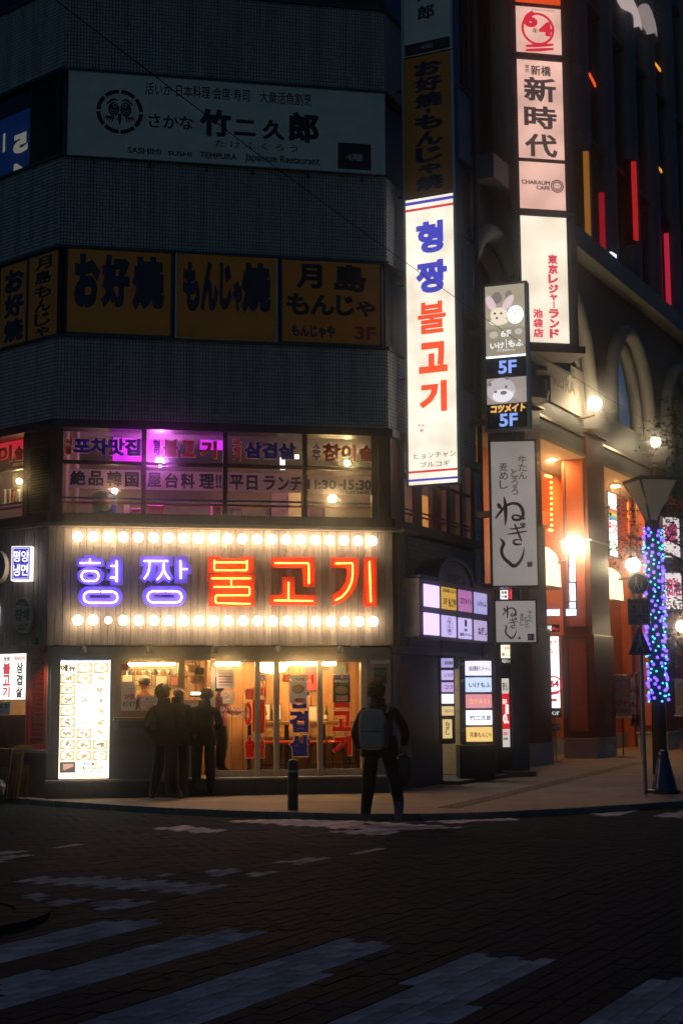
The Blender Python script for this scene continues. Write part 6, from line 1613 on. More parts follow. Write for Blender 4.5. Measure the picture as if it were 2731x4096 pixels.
A('soffit', MB().box(-2.2, 19, .06, BW, HSOF, HSOF + .1), mat('yellow_soffit', (.45, .33, .16), .7, var=.1))
A('canopy_beam', MB().box(-2.2, 19, .12, .5, HSOF + .101, 9.0), mat('grey_green_beam', (.16, .17, .155), .55, var=.15))
A('beam_edge', MB().box(-2.2, 19, .08, .119, HSOF + .55, HSOF + .62), M_METAL)
for k, (a, b) in enumerate(pier_s):
    tiers = [(0.45, 3.05, .05), (3.05, 5.45, .0), (5.45, HCAP - .3, -.04)]
    pr = A('pier', MB().box(a - .06, b + .06, -.06, .8, .0, .45), M_PLN)
    A('pier_cap_stone', MB().box(a - .1, b + .1, -.1, .84, .4501, .50), M_PLN, pr)
    for z0, z1, e in tiers:
        A('pier_tier', MB().cham(a - e, b + e, -e, .75 + e, z0 + .052 if z0 < 1 else z0 + .02, z1, .01), M_BRN, pr)
        # inset panel with bronze trim on the face turned to the corner
        A('inset_panel', MB().box(a - e - .012, a - e - .001, .16, .62, z0 + .25, z1 - .14), M_ORP, pr)
        for yy in (.13, .625):
            A('trim', MB().box(a - e - .03, a - e - .0005, yy, yy + .03, z0 + .22, z1 - .1), M_METAL, pr)
        A('trim', MB().box(a - e - .03, a - e - .0005, .16, .625, z1 - .14, z1 - .10), M_METAL, pr); A('trim', MB().box(a - e - .03, a - e - .0005, .16, .625, z0 + .21, z0 + .25), M_METAL, pr)
        A('tier_joint', MB().box(a - .05, b + .05, -.05, .8, z1 - .0195, z1 + .0195), M_METAL, pr)
    A('capital', MB().lathe([(.40, HCAP - .3), (.62, HCAP - .2), (.66, HCAP), (.60, HCAP + .12), (.60, HCAP + .3)], ((a + b) / 2, .3, 0), 24), M_GRYC, pr)
    A('pier_neck', MB().box((a + b) / 2 - .3, (a + b) / 2 + .3, .05, .5, HCAP + .301, HCAP + .9), mat('buff_neck', (.42, .30, .16), .6), pr)
# a plain jamb between the piers
for u in (2268, 2498):
    s = S3(u, 2700, BW); A('jamb', MB().box(s - .22, s + .12, BW - .3, BW - .001, 0, HSOF), M_ORW); A('jamb_strip', MB().box(s - .05, s + .02, BW - .34, BW - .301, 0, HSOF), M_BRN)
# arches
mids = [(a + b) / 2 for a, b in pier_s]; pitch = mids[1] - mids[0]
mids = [mids[0] - pitch] + mids + [mids[2] + pitch, mids[2] + 2 * pitch]
HC = 12.7
for k in range(len(mids) - 1):
    c = (mids[k] + mids[k + 1]) / 2; rad = pitch / 2 - .42; sp = HCAP + .3
    rz_ = 2.75
    arc_p = [(c + rad * math.cos(R(q)), sp + rz_ * math.sin(R(q))) for q in range(0, 181, 9)]
    A('arch_wall', MB().poly([(mids[k] + .001, sp), (mids[k], HC), (mids[k + 1] - .001, HC), (mids[k + 1] - .001, sp)] + arc_p, .1, .55), M_DKUP)
    for rr_, yy, th_ in ((rad + .06, -.02, .2), (rad - .30, .25, .17)):
        A('arch_rib', MB().tube([(c + rr_ * math.cos(R(q)), yy, sp + (rz_ - (rad - rr_)) * math.sin(R(q))) for q in range(0, 181, 7)], th_, 10), M_GRYC)
    A('arch_infill', MB().box(c - rad - .1, c + rad + .1, .9, 1.0, HSOF + .2, HC - .3), mat('dim_grey_infill', (.16, .17, .17), .95, var=.2, spec=.1))
A('cornice', MB().poly([(-3, HC + .001), (24, HC + .001), (24, HC + .55), (-3, HC + .55)], -.35, .6), M_GRYC)
# upper floors: wall, half-round fins, ledges, windows
A('upper_wall', MB().box(-1.2, 24, .7, 1.0, HC + .551, 34), M_DKUP)
fins = []
s = mids[1] + .55
while s < 22:
    fins.append(s); s += pitch / 2
for k, s in enumerate(fins):
    A('fin', MB().lathe([(.34, HC + .552), (.34, 34)], (s, .45, 0), 14), mat('blue_grey_fin', (.16, .17, .19), .45, .2, var=.15))
    if k < len(fins) - 1:
        a, b = s + .36, fins[k + 1] - .36
        for j in range(5):
            z = HC + .9 + j * 4.1
            A('ledge', MB().box(a, b, .3, .69, z + 3.1, z + 3.25), M_DKUP)
            A('window_pane', MB().box(a + .25, b - .35, .66, .69, z + .2, z + 2.9), M_GLASS_D)
# coloured facade lights between the fins
def strip(u, v0, v1, col, st, lab, y=.05, r_=.085):
    s, z1 = P3.at(u, v0, y); s2, z0 = P3.at(u, v1, y)
    t = Thing('facade_light', lab, 'light', P3, (s2, y, z0), 'coloured light tubes on the arcade facade')
    t.part('tube', MB().tube([(s2, y, z0), (s2, y, z1)], r_, 8), em('facade_%s' % lab.split()[0], col, st)); t.part('housing', MB().box(s2 - .05, s2 + .05, y + .04, y + .29, z0 - .1, z1 + .1), M_BLACK)
strip(2352, 620, 1000, (1, .38, .05), .25, 'amber light tube high on the facade beside the lit panels')
strip(2410, 780, 1010, (.8, .015, .04), .3, 'crimson light tube next to the amber one on the facade')
strip(2542, 660, 960, (1, .03, .03), .42, 'scarlet light tube in the middle of the upper facade')
strip(2676, 950, 1325, (1, .03, .1), .45, 'pinkish long light tube at the far end of the upper facade')
for u, v0, v1, c, lab in ((2366, 290, 335, (1, .10, .02), 'orange-red lit slot high between the fins'), (2625, 250, 275, (1, .40, .03), 'amber lit slot near the top of the facade'), (2630, 655, 680, (1, .38, .03), 'amber lit slot halfway up the far facade')):
    a, z1 = P3.at(u - 8, v0, .3); b, z0 = P3.at(u + 16, v1, .3)
    t = Thing('facade_light', lab, 'light', P3, (a, .3, z0), 'coloured light slots on the arcade facade')
    t.part('lens', MB().poly([(a, z1), (a, z0 + (z1 - z0) * .4), (b, z0 - .1), (b, z0)], .3, .34), em('slot_%s' % lab[:12].replace(' ', '_'), c, 1.0, False)); t.part('housing', MB().box(a, b, .345, .69, z0, z1), M_BLACK)
x, z = P3.at(2442, 1050, -.1)
t = Thing('flood_light', 'white square floodlight on the cornice', 'floodlight', P3, (x, -.1, z - .3)); t.part('lens', MB().poly([(x - .25, z + .22), (x + .2, z + .26), (x + .16, z - .2), (x - .12, z - .24)], -.2, -.1), em('flood_lens', (.85, .85, 1.0), 1.6)); t.part('body', MB().box(x - .2, x + .2, -.099, .3, z - .2, z + .2), M_BLACK)
# curves given their own glow in place of a lit ceiling near the roof
for u0, v0, u1, v1, lab in ((2492, -10, 2538, 125, 'pale lit curved rib at the top of the arcade building'), (2570, 40, 2600, 150, 'dimmer lit curved rib beside the first near the roof')):
    a, z1 = P3.at(u0, v0, .2); b, z0 = P3.at(u1, v1, .2)
    t = Thing('ceiling_glow', lab, 'canopy', P3, (b, .2, z0), 'self-glowing curves near the roof'); t.part('rib', MB().tube([(a + (b - a) * math.sin(R(q)), .2, z0 + (z1 - z0) * math.cos(R(q))) for q in range(0, 91, 9)], .22, 10), em('rib_glow_' + lab[:4], (.85, .68, .66), .55 if lab[0] == 'p' else .3, False)); t.part('clamp', MB().box(b - .25, b + .25, 0, .42, z0 - .12, z0 - .001), M_BLACK)
# lettering panel in the first bay
q = P3.rect(2196, 1452, 2330, 1640, .08)
t = Thing('wall_lettering', 'pale panel with faint grey capitals under the first arch', 'sign', P3, (q[0], .05, q[1])); t.part('panel', MB().box(q[0], q[2], .05, .118, q[1], q[3]), mat('pale_panel', (.42, .37, .30), .6)); t.part('lettering', put(MB(), 'KURA', (q[0] + .2, q[1] + (q[3] - q[1]) * .38, q[0] + (q[2] - q[0]) * .72, q[1] + (q[3] - q[1]) * .66), .048, .03), mat('grey_capital', (.13, .13, .125), .6)); t.part('lettering', put(MB(), 'くら', (q[0] + 1.0, q[1] + (q[3] - q[1]) * .72, q[0] + (q[2] - q[0]) * .72, q[1] + (q[3] - q[1]) * .93), .048, .03), mat('grey_capital', (.13, .13, .125), .6))
# globe lamps
E_GLOBE = em('globe_glass', (1, .78, .48), 58.0)
for u, v, dep, r_, lab, e in ((2376, 1614, 34.9, .17, 'round lamp glowing above the second pier under the arches', 1), (2620, 1768, 39.4, .13, 'smaller round lamp glowing further along under the arches', 1), (2290, 2180, 35.3, .24, 'largest round lamp in front of the panelled pier', 1), (2530, 2260, 38.2, .19, 'round lamp just above the round traffic sign', 1), (2724, 2505, 38.5, .15, 'round lamp at the picture edge below the tree leaves', 1)):
    p = depthpt(u, v, dep)
    t = Thing('globe_lamp', lab, 'lamp', PW, (p.x, p.y, p.z), 'round arcade lamps')
    t.part('globe', MB().sphere((p.x, p.y, p.z), r_, 18, 10), E_GLOBE)
    t.part('bracket', MB().tube([(p.x, p.y, p.z - r_ * .95), (p.x, p.y, p.z - r_ - .12), (p.x - .35, p.y + .25, p.z - r_ - .18)], .035, 8), M_METAL)
# uplit curved wall shades
E_SHADE = em('cream_wall_shade', (1, .80, .46), 1.9)
for u0, v0, u1, v1, lab in ((2186, 2168, 2240, 2350, 'tall cream curved wall light left of the largest round lamp'), (2442, 2252, 2490, 2404, 'cream curved wall light right of the dark pier')):
    a, z1 = P3.at(u0, v0, BW - .5); b, z0 = P3.at(u1, v1, BW - .5)
    t = Thing('wall_light', lab, 'wall light', P3, (b, BW - .1, z0), 'curved wall lights in the arcade')
    prof = [(z0, .52), (z0 + (z1 - z0) * .55, .50), (z0 + (z1 - z0) * .8, .40), (z1 - .05, .2), (z1, .02)]
    m = MB()
    for (za, da), (zb, db) in zip(prof, prof[1:]):
        m.quad((a, BW - da, za), (b, BW - da, za), (b, BW - db, zb), (a, BW - db, zb))
        m.quad((a, BW, za), (a, BW - da, za), (a, BW - db, zb), (a, BW, zb)); m.quad((b, BW - da, za), (b, BW, za), (b, BW, zb), (b, BW - db, zb))
    t.part('shade', m, E_SHADE); t.part('base', MB().box(a - .02, b + .02, BW - .54, BW, z0 - .06, z0 - .002), M_METAL)
# string of amber bulbs round an orange panel
PQ = pplane(2200, 2020, 33.6, (1, .0))
t = Thing('bulb_string', 'string of tiny amber bulbs edging an orange panel beside the large brush-written sign', 'string lights', PQ, (PQ.at(2200, 2120)[0], 0, PQ.at(2200, 2120)[1]))
q = PQ.rect(2150, 1916, 2199, 2046); t.part('panel', MB().box(q[0], q[2], .02, .06, q[1], q[3]), em('orange_lit_panel', (1, .12, .01), .8, False)); t.part('cable', MB().tube([(PQ.at(2180, 1902)[0], .01, PQ.at(2180, 1902)[1]), (PQ.at(2203, 1908)[0], .01, PQ.at(2203, 1908)[1]), (PQ.at(2206, 2122)[0], .01, PQ.at(2206, 2122)[1])], .012, 5), M_BLACK)
E_AMB = em('amber_bulb', (1, .48, .08), 8.0); mebl = MB().sphere((0, 0, 0), .03, 8, 5).mesh('small_bulb', E_AMB)
for u, v in [(2181 + 7 * k, 1902 + 2 * k) for k in range(4)] + [(2202 + k * .4, 1930 + 21.3 * k) for k in range(10)] + [(2196, 2120)]:
    x, z = PQ.at(u, v); t.share('small_bulb', mebl, None, (x, -.01, z))
# blue-white glowing vertical sign and pill
PV = pplane(2288, 2340, 34.6, (1, -.2)); E_BW = em('blue_white_glow', (.62, .72, 1.0), 2.6, uneven=.4, uscale=6)
t = Thing('neon_column', 'blue-white glowing vertical sign ending in a foot under the largest round lamp', 'lit sign', PV, (PV.at(2288, 2465)[0], 0, PV.at(2288, 2465)[1]))
for v0, v1 in ((2225, 2262), (2266, 2326), (2332, 2402), (2408, 2432)):
    q = PV.rect(2276, v0, 2300, v1); t.part('lit_cell', MB().cham(q[0], q[2], 0, .06, q[1], q[3], .02), E_BW)
q = PV.rect(2262, 2436, 2303, 2462); t.part('lit_cell', MB().cham(q[0], q[2], 0, .06, q[1], q[3], .02), E_BW); q = PV.rect(2272, 2216, 2304, 2466); t.part('casing', MB().box(q[0], q[2], .061, .16, q[1], q[3]), M_DGREY)
q = PV.rect(2186, 2438, 2236, 2462)
t = Thing('pill_sign', 'small blue-white glowing pill sign above the white signboard', 'lit sign', PV, (q[0], 0, q[1])); t.part('face', MB().cham(q[0], q[2], 0, .06, q[1], q[3], .03), E_BW); t.part('casing', MB().box(q[0], q[2], .061, .2, q[1], q[3]), M_DGREY)
# lit standing signboard
PS4 = pplane(2220, 2700, 34.0, (1, -.1))
t = psign('standing_signboard', 'tall white lit signboard on a steel stand with a red ringed number', PS4, 2170, 2546, 2236, 2832, em('signboard_white', (1, .96, .93), 1.7), .18, .02, grp='signs in the arcade')
pl_(t, 'オケ', (.4, .05, .9, .13), E_TR, .03); pl_(t, 'ねこ', (.4, .16, .9, .24), E_TR, .03); t.part('ring_mark', ring(MB(), t.X(.62), t.Z(.68), .2, .035, -.001, seg=24), E_CRIM); pl_(t, '64', (.4, .61, .95, .71), E_CRIM, .06, dy=.005)
for k in range(2): t.part('brush_stroke', brush(MB(), [(t.X(.35), t.Z(.79 + .025 * k), .03), (t.X(.9), t.Z(.77 + .025 * k), .03)], -.005), E_CRIM)
pb_(t, (.1, .87, .8, .91), E_TRS)
q = t.r; t.part('footer', MB().box(q[0] - .02, q[2] + .02, -.02, .15, q[1] - .22, q[1] - .021), M_INK); t.part('lettering', put(MB(), 'ラーメンR⁺', (q[0] + .05, q[1] - .17, q[2] - .03, q[1] - .07), -.022, .02), E_WHT)
for xx in (q[0] + .12, q[2] - .12): t.part('leg', MB().tube([(xx, .08, q[1] - .22), (xx, .08, 0)], .02, 8), M_ALU)
t.part('foot', MB().box(q[0], q[2], -.1, .3, 0, .03), M_ALU); t.part('cross_bar', MB().box(q[0], q[2], .05, .1, q[1] - .48, q[1] - .44), M_ALU)
t = psign('small_black_sign', 'small black sign with one glowing white character and red print', PS4, 2182, 2500, 2234, 2526, M_INK, .1, .01, grp='signs in the arcade'); pl_(t, '滅', (.08, .05, .45, .95), E_WHT, .04); pb_(t, (.5, .3, .7, .7), E_TRS); pl_(t, 'RED', (.72, .5, .98, .85), E_TRS, .03)
# lit sign on the arcade wall beyond the pier
PX = Plane(P3.w(0, .55, 0), (P3.D.x, P3.D.y))
t = psign('lit_wall_sign', 'white lit sign with a rainbow band and pink letters beyond the dark pier', PX, 2432, 1975, 2466, 2224, em('white_lit_wall', (1, .95, .92), 1.5), .12, .03, grp='signs in the arcade')
for k, c in enumerate(((.9, .1, .08), (.95, .5, .1), (.9, .8, .2), (.2, .6, .3), (.2, .35, .8))): pb_(t, (0, .25 + .035 * k, 1, .285 + .035 * k), em('rainbow_%d' % k, c, .9, False))
pl_(t, 'ランド', (.05, .46, .95, .68), E_CR2, .05, dy=.005); pl_(t, '店', (.5, .78, .95, .92), em('green_lit', (.1, .4, .2), .8, False), .03)
# cloth banners
M_BANC = mat('cream_cloth', (.55, .48, .38), .8, var=.1); M_PINKP = mat('crimson_cloth_print', (.45, .03, .06), .7)
PF = pplane(2480, 2785, 37.4, (1, -.35))
def cloth(u0, v0, u1, v1, lab, P=PF):
    q = P.rect(u0, v0, u1, v1)
    t = Thing('cloth_banner', lab, 'banner', P, (q[0], 0, q[1]), 'cream cloth banners in the arcade')
    m = MB(); n = 16
    for k in range(n):
        xa, xb = q[0] + (q[2] - q[0]) * k / n, q[0] + (q[2] - q[0]) * (k + 1) / n
        f = lambda x: .02 * math.sin(x * 9)
        m.quad((xa, f(xa), q[1]), (xb, f(xb), q[1]), (xb, f(xb), q[3]), (xa, f(xa), q[3]))
    m.smooth = True
    t.part('cloth', m, M_BANC); t.part('top_rod', MB().tube([(q[0] - .05, 0, q[3] + .02), (q[2] + .05, 0, q[3] + .02)], .015, 6), M_ALU); t.part('bottom_rod', MB().tube([(q[0] - .05, 0, q[1] - .03), (q[2] + .05, 0, q[1] - .03)], .02, 6), M_ALU)
    xm = (q[0] + q[2]) / 2; t.part('post', MB().tube([(xm, .03, q[1] - .03), (xm, .03, 0)], .02, 6), M_PINKP)
    X_ = lambda a: q[0] + (q[2] - q[0]) * a; Z_ = lambda a: q[3] - (q[3] - q[1]) * a
    t.part('sky_band', MB().box(q[0], q[2], -.026, -.023, Z_(.28), Z_(.0)), mat('pale_blue_print', (.4, .47, .5), .8)); t.part('rainbow_band', MB().box(q[0], q[2], -.0265, -.0231, Z_(.40), Z_(.30)), mat('faded_rainbow', (.5, .36, .22), .8))
    t.part('lettering', put(MB(), '3Fゲー', (X_(.12), Z_(.2), X_(.95), Z_(.07)), -.028, .03), mat('grey_letter', (.25, .25, .25), .7)); t.part('lettering', put(MB(), 'レジャー', (X_(.08), Z_(.75), X_(.98), Z_(.57)), -.028, .05), M_PINKP); t.part('lettering', put(MB(), '池袋店', (X_(.2), Z_(.92), X_(.98), Z_(.81)), -.028, .02), mat('grey_letter', (.25, .25, .25), .7))
    sx_, sz_, w_ = X_(.6), Z_(.37), (q[2] - q[0]); st = [(sx_ + (w_ * .22 if k % 2 == 0 else w_ * .12) * math.cos(R(90 + 30 * k)), sz_ + (w_ * .22 if k % 2 == 0 else w_ * .12) * math.sin(R(90 + 30 * k))) for k in range(12)]
    t.part('star', MB().poly(st, -.03, -.027), mat('buff_star', (.55, .42, .25), .8))
cloth(2440, 2704, 2528, 2866, 'cream cloth banner with crimson letters beyond the dark pier'); cloth(2698, 2720, 2790, 2858, 'cream cloth banner cut by the picture edge')
q = PF.rect(2524, 2690, 2560, 2905)
t = Thing('red_flag', 'crumpled red and white upright flag beside the cream banner', 'flag', PF, (q[0], -.4, 0)); m = MB(); n = 14
for k in range(n):
    za, zb = q[1] + (q[3] - q[1]) * k / n, q[1] + (q[3] - q[1]) * (k + 1) / n; w0 = .10 * math.sin(k * .9); w1 = .10 * math.sin((k + 1) * .9)
    for j in range(4):
        xa, xb = q[0] + (q[2] - q[0]) * j / 4, q[0] + (q[2] - q[0]) * (j + 1) / 4
        m.quad((xa + w0 * .3, -.4 + w0 * (j % 2), za), (xb + w0 * .3, -.4 + w0 * ((j + 1) % 2), za), (xb + w1 * .3, -.4 + w1 * ((j + 1) % 2), zb), (xa + w1 * .3, -.4 + w1 * (j % 2), zb))
t.part('cloth', m, mat('red_white_cloth', (.48, .10, .09), .7, var=.8, scale=5)); t.part('post', MB().tube([(q[2] + .03, -.4, 0), (q[2] + .03, -.4, q[3] + .1)], .015, 6), M_ALU); t.part('lettering', vput(MB(), '焼肉丼', (q[0] + .04, q[1] + .2, q[2] - .04, q[3] - .1), -.53, .04), mat('cream_letter', (.55, .45, .35), .7))
for u0, v0, u1, v1, lab, s_ in ((2650, 2070, 2716, 2230, 'white lit sign seen through tree leaves, upper', '遊'), (2658, 2292, 2724, 2436, 'white lit sign with pink letters seen through tree leaves, lower', '田池')):
    t = psign('lit_street_sign', lab, pplane(2690, 2250, 39.5, (1, .3)), u0, v0, u1, v1, em('far_white_sign', (.9, .82, .84), .8, uneven=.2), .2, .04, grp='lit signs behind the tree'); pl_(t, s_, (.1, .15, .9, .65), em('pink_lit', (.6, .05, .2), .7, False), .05)
# meter box and cabinet on the plinth
for u0, v0, u1, v1, lab in ((2308, 2937, 2320, 2958, 'small grey switch box low on the panelled pier'), (2222, 2895, 2238, 2922, 'small grey switch box beside the signboard stand')):
    q = P3.rect(u0, v0, u1, v1, BW - .1); t = Thing('switch_box', lab, 'switch box', P3, (q[0], BW - .12, q[1])); t.part('case', MB().cham(q[0], q[2], BW - .12, BW, q[1], q[3], .01), M_DGREY); t.part('cover', MB().box(q[0] + .03, q[2] - .03, BW - .128, BW - .121, q[1] + .03, q[3] - .03), M_ALU)
# fill lights added in the arcade ceiling to brighten the orange walls
E_DOWN = em('fill_lens', (1, .52, .18), 480.0)
for k, u in enumerate((2215, 2330, 2470, 2590)):
    s_ = S3(u, 2300, .9)
    t = Thing('fill_downlight', ['added ceiling fill light beside the amber bulb string', 'added ceiling fill light left of the panelled pier', 'added ceiling fill light over the rainbow sign', 'added ceiling fill light behind the street lamp'][k], 'ceiling light', P3, (s_, .9, HSOF - .02), 'added fill lights in the arcade ceiling')
    t.part('lens', MB().lathe([(.001, HSOF - .012), (.12, HSOF - .01)], (s_, .9, 0), 14, cap=False), E_DOWN); t.part('trim', MB().lathe([(.121, HSOF - .015), (.16, HSOF - .002)], (s_, .9, 0), 16, cap=False), M_ALU)
# ------------------------------------------------------------------ bollard
p = ground(1172, 3240)
t = Thing('bollard', 'dark round-topped bollard on the kerb in front of the glass doors', 'bollard', PW, (p.x, p.y, 0))
M_BOL = mat('black_rubber_paint', (.022, .024, .028), .45, var=.3)
t.part('post', MB().lathe([(.075, 0), (.073, .52)], (p.x, p.y, 0), 20), M_BOL); t.part('collar', MB().lathe([(.0775, .521), (.0775, .545)], (p.x, p.y, 0), 20), M_ALU)
t.part('cap', MB().lathe([(.074, .546), (.074, .62), (.065, .665), (.04, .692), (.005, .70)], (p.x, p.y, 0), 20), M_BOL)
# ------------------------------------------------------------------ traffic cone
p = ground(2656, 3172)
t = Thing('traffic_cone', 'glossy dark blue traffic cone with a rounded top beside the lamp post', 'traffic cone', PW, (p.x, p.y, 0))
M_CONE = mat('blue_gloss_plastic', (.015, .03, .11), .25, var=.15)
t.part('base', MB().lathe([(.27, 0), (.27, .05), (.235, .06)], (p.x, p.y, 0), 8), M_BLACK); t.part('body', MB().lathe([(.20, .061), (.17, .2), (.09, .54)], (p.x, p.y, 0), 22), M_CONE); t.part('collar', MB().lathe([(.088, .541), (.088, .565)], (p.x, p.y, 0), 20), M_BLACK); t.part('cap', MB().lathe([(.082, .566), (.086, .61), (.07, .655), (.04, .675), (.005, .68)], (p.x, p.y, 0), 20), M_CONE)
# ------------------------------------------------------------------ traffic signs on a pole
p = ground(2580, 3178)
t = Thing('traffic_sign_post', 'grey post with a round sign, a plate of hours and a blue triangular crossing sign', 'traffic sign', PW, (p.x, p.y, 0))
PZ = Plane((p.x, p.y - .05), (1, .05))
cv = lambda mb: (setattr(mb, 'v', [tuple(PZ.M @ Vector(v)) for v in mb.v]), mb)[1]
z_ = lambda v: PZ.at(2555, v)[1]; x_ = lambda u, v=2400: PZ.at(u, v)[0]
t.part('pole', MB().tube([(p.x, p.y, 0), (p.x, p.y, z_(2290))], .032, 12), mat('grey_pole_paint', (.24, .22, .21), .5, var=.2))
M_SBL = mat('sign_blue', (.02, .035, .12), .4, var=.15); M_SWH = mat('sign_white', (.35, .36, .38), .5, var=.15); M_SPL = mat('plate_grey', (.22, .22, .23), .5, var=.1)
cx, cz = PZ.at(2550, 2335); r_ = abs(x_(2594) - cx)
rs = t.part('round_sign', cv(disc(MB(), cx, cz, r_, 0, .012, 28)), M_SBL); t.part('sign_rim', cv(ring(MB(), cx, cz, r_ * .95, r_ * .06, -.0125, .002, seg=28)), M_SWH, rs)
def walker_mark(cx, cz, s):
    m = MB(); disc(m, cx, cz + .42 * s, .085 * s, -.0135, .002, 10)
    for pts in ([(cx, cz + .3 * s, .13 * s), (cx, cz - .02 * s, .13 * s)], [(cx, cz, .09 * s), (cx + .15 * s, cz - .25 * s, .08 * s), (cx + .18 * s, cz - .48 * s, .07 * s)], [(cx, cz, .09 * s), (cx - .13 * s, cz - .25 * s, .08 * s), (cx - .22 * s, cz - .46 * s, .07 * s)], [(cx, cz + .27 * s, .06 * s), (cx + .18 * s, cz + .08 * s, .05 * s)], [(cx, cz + .27 * s, .06 * s), (cx - .17 * s, cz + .06 * s, .05 * s)]): brush(m, pts, -.0135, .002)
    return m
t.part('walker_mark', cv(walker_mark(cx - r_ * .2, cz, r_ * 1.3)), M_SWH, rs); t.part('walker_mark', cv(walker_mark(cx + r_ * .3, cz - r_ * .18, r_ * .8)), M_SWH, rs)
q = PZ.rect(2508, 2394, 2598, 2500); hp_ = t.part('hours_plate', cv(MB().cham(q[0], q[2], -.012, 0, q[1], q[3], .003)), M_SPL)
for s_, a, b, c, d in (('自転車は通行可', .06, .04, .96, .2), ('8 - 10', .2, .24, .9, .38), ('12 - 22', .14, .42, .92, .56), ('土·日曜·休日', .08, .6, .96, .74), ('10 - 22', .14, .78, .92, .92)):
    t.part('lettering', cv(put(MB(), s_, (q[0] + (q[2] - q[0]) * a, q[3] - (q[3] - q[1]) * d, q[0] + (q[2] - q[0]) * c, q[3] - (q[3] - q[1]) * b), -.0125, .02)), M_INK, hp_)
q = PZ.rect(2510, 2506, 2603, 2620); mx = (q[0] + q[2]) / 2
tri = [(q[0], q[1] + .012), (q[0] + .012, q[1]), (q[2] - .012, q[1]), (q[2], q[1] + .012), (mx + .01, q[3]), (mx - .01, q[3])]
ts = t.part('crossing_sign', cv(MB().poly(tri, -.012, 0)), M_SBL); t.part('sign_rim', cv(MB().box(q[0] + .02, q[2] - .02, -.014, -.0125, q[1] + .012, q[1] + .02)), M_SWH, ts); t.part('walker_mark', cv(walker_mark(mx, q[1] + (q[3] - q[1]) * .42, (q[3] - q[1]) * .62)), M_SWH, ts)
# ------------------------------------------------------------------ street lamp wrapped in blue and violet lights
lp = ground(2640, 3098)
t = Thing('street_lamp', 'tall street lamp with a wide inverted lantern and a brown post', 'street lamp', PW, (lp.x, lp.y, 0))
ld_ = lp.y; lz = lambda v: depthpt(2590, v, ld_).z
z0, z1 = lz(2100), lz(1925)
t.part('post', MB().lathe([(.15, 0), (.135, 1.2), (.12, 2.0), (.10, z0 - .02)], (lp.x, lp.y, 0), 18), mat('brown_bark_paint', (.10, .055, .03), .75, var=.4, scale=9, bump=.4, bscale=30, stretch=(1, 1, .15)))
t.part('neck', MB().lathe([(.10, z0 - .019), (.12, z0 + .0), (.10, z0 + .1)], (lp.x, lp.y, 0), 14), M_DGREY)
sq = lambda r_, z: [(lp.x + r_ * math.cos(R(45 + 12 + 90 * k)), lp.y + r_ * math.sin(R(45 + 12 + 90 * k)), z) for k in range(4)]
lo, hi = sq(.13, z0 + .11), sq(.56, z1 - .03)
M_FROST = em('frosted_lantern_glass', (.9, .72, .5), .05, False, base=(.16, .165, .16))
lant = None
for k in range(4):
    j = (k + 1) % 4
    m = MB().quad(lo[k], lo[j], hi[j], hi[k]); o = t.part('lantern_pane', m, M_FROST)
for k in range(4):
    a, b = Vector(lo[k]), Vector(hi[k]); mid = (a + b) / 2 + Vector((lp.x - (a.x + b.x) / 2, lp.y - (a.y + b.y) / 2, 0)) * .12
    c0 = Vector((lp.x, lp.y, z0 - .25)) + (Vector((lo[k][0], lo[k][1], 0)) - Vector((lp.x, lp.y, 0))) * .9
    t.part('lantern_rib', MB().tube([tuple(q) for q in (c0, a, mid, b)], .025, 8), M_DGREY)
m = MB().plan([(q[0] + (q[0] - lp.x) * .07, q[1] + (q[1] - lp.y) * .07) for q in hi], z1 - .028, z1 + .04); t.part('lantern_roof', m, M_DGREY)
t.part('lamp_bulb', MB().sphere((lp.x, lp.y - .06, z0 + .28), .055, 12, 8), em('lantern_bulb', (1, .82, .55), 16.0))
t2 = Thing('led_string', 'string of violet and cyan lights wound round the street lamp post', 'string lights', PW, (lp.x, lp.y, lz(2805)))
zb_, zt_ = depthpt(2620, 2805, ld_).z, depthpt(2600, 2112, ld_).z
M_LV = em('led_violet', (.17, .09, 1.0), 2.6); M_LC = em('led_cyan', (.06, .5, 1.0), 2.8); M_LG = em('led_teal', (.06, .8, .6), 2.2)
lm = [MB().sphere((0, 0, 0), r_, 8, 5).mesh('led', m_) for r_, m_ in ((.034, M_LV), (.022, M_LC), (.022, M_LG))]
random.seed(11)
wire = []
NL = 290
for k in range(NL):
    f = k / NL; a = k * 2.4 + random.uniform(-.3, .3); z = zb_ + (zt_ - zb_) * f
    r_ = .17 + random.uniform(0, .05)
    q = (lp.x + r_ * math.cos(a), lp.y + r_ * math.sin(a), z + random.uniform(-.03, .03))
    t2.share('led', lm[random.choice((0, 0, 0, 0, 1, 1, 1, 2))], None, q)
for k in range(0, 400):
    a = k * .35; wire.append((lp.x + .155 * math.cos(a), lp.y + .155 * math.sin(a), zb_ + (zt_ - zb_) * k / 399))
t2.part('wire', MB().tube(wire, .006, 4), M_BLACK)
t2.part('net', MB().lathe([(.152, zb_), (.148, zt_)], (lp.x, lp.y, 0), 16, cap=False), mat('dark_net', (.03, .03, .07), .7))
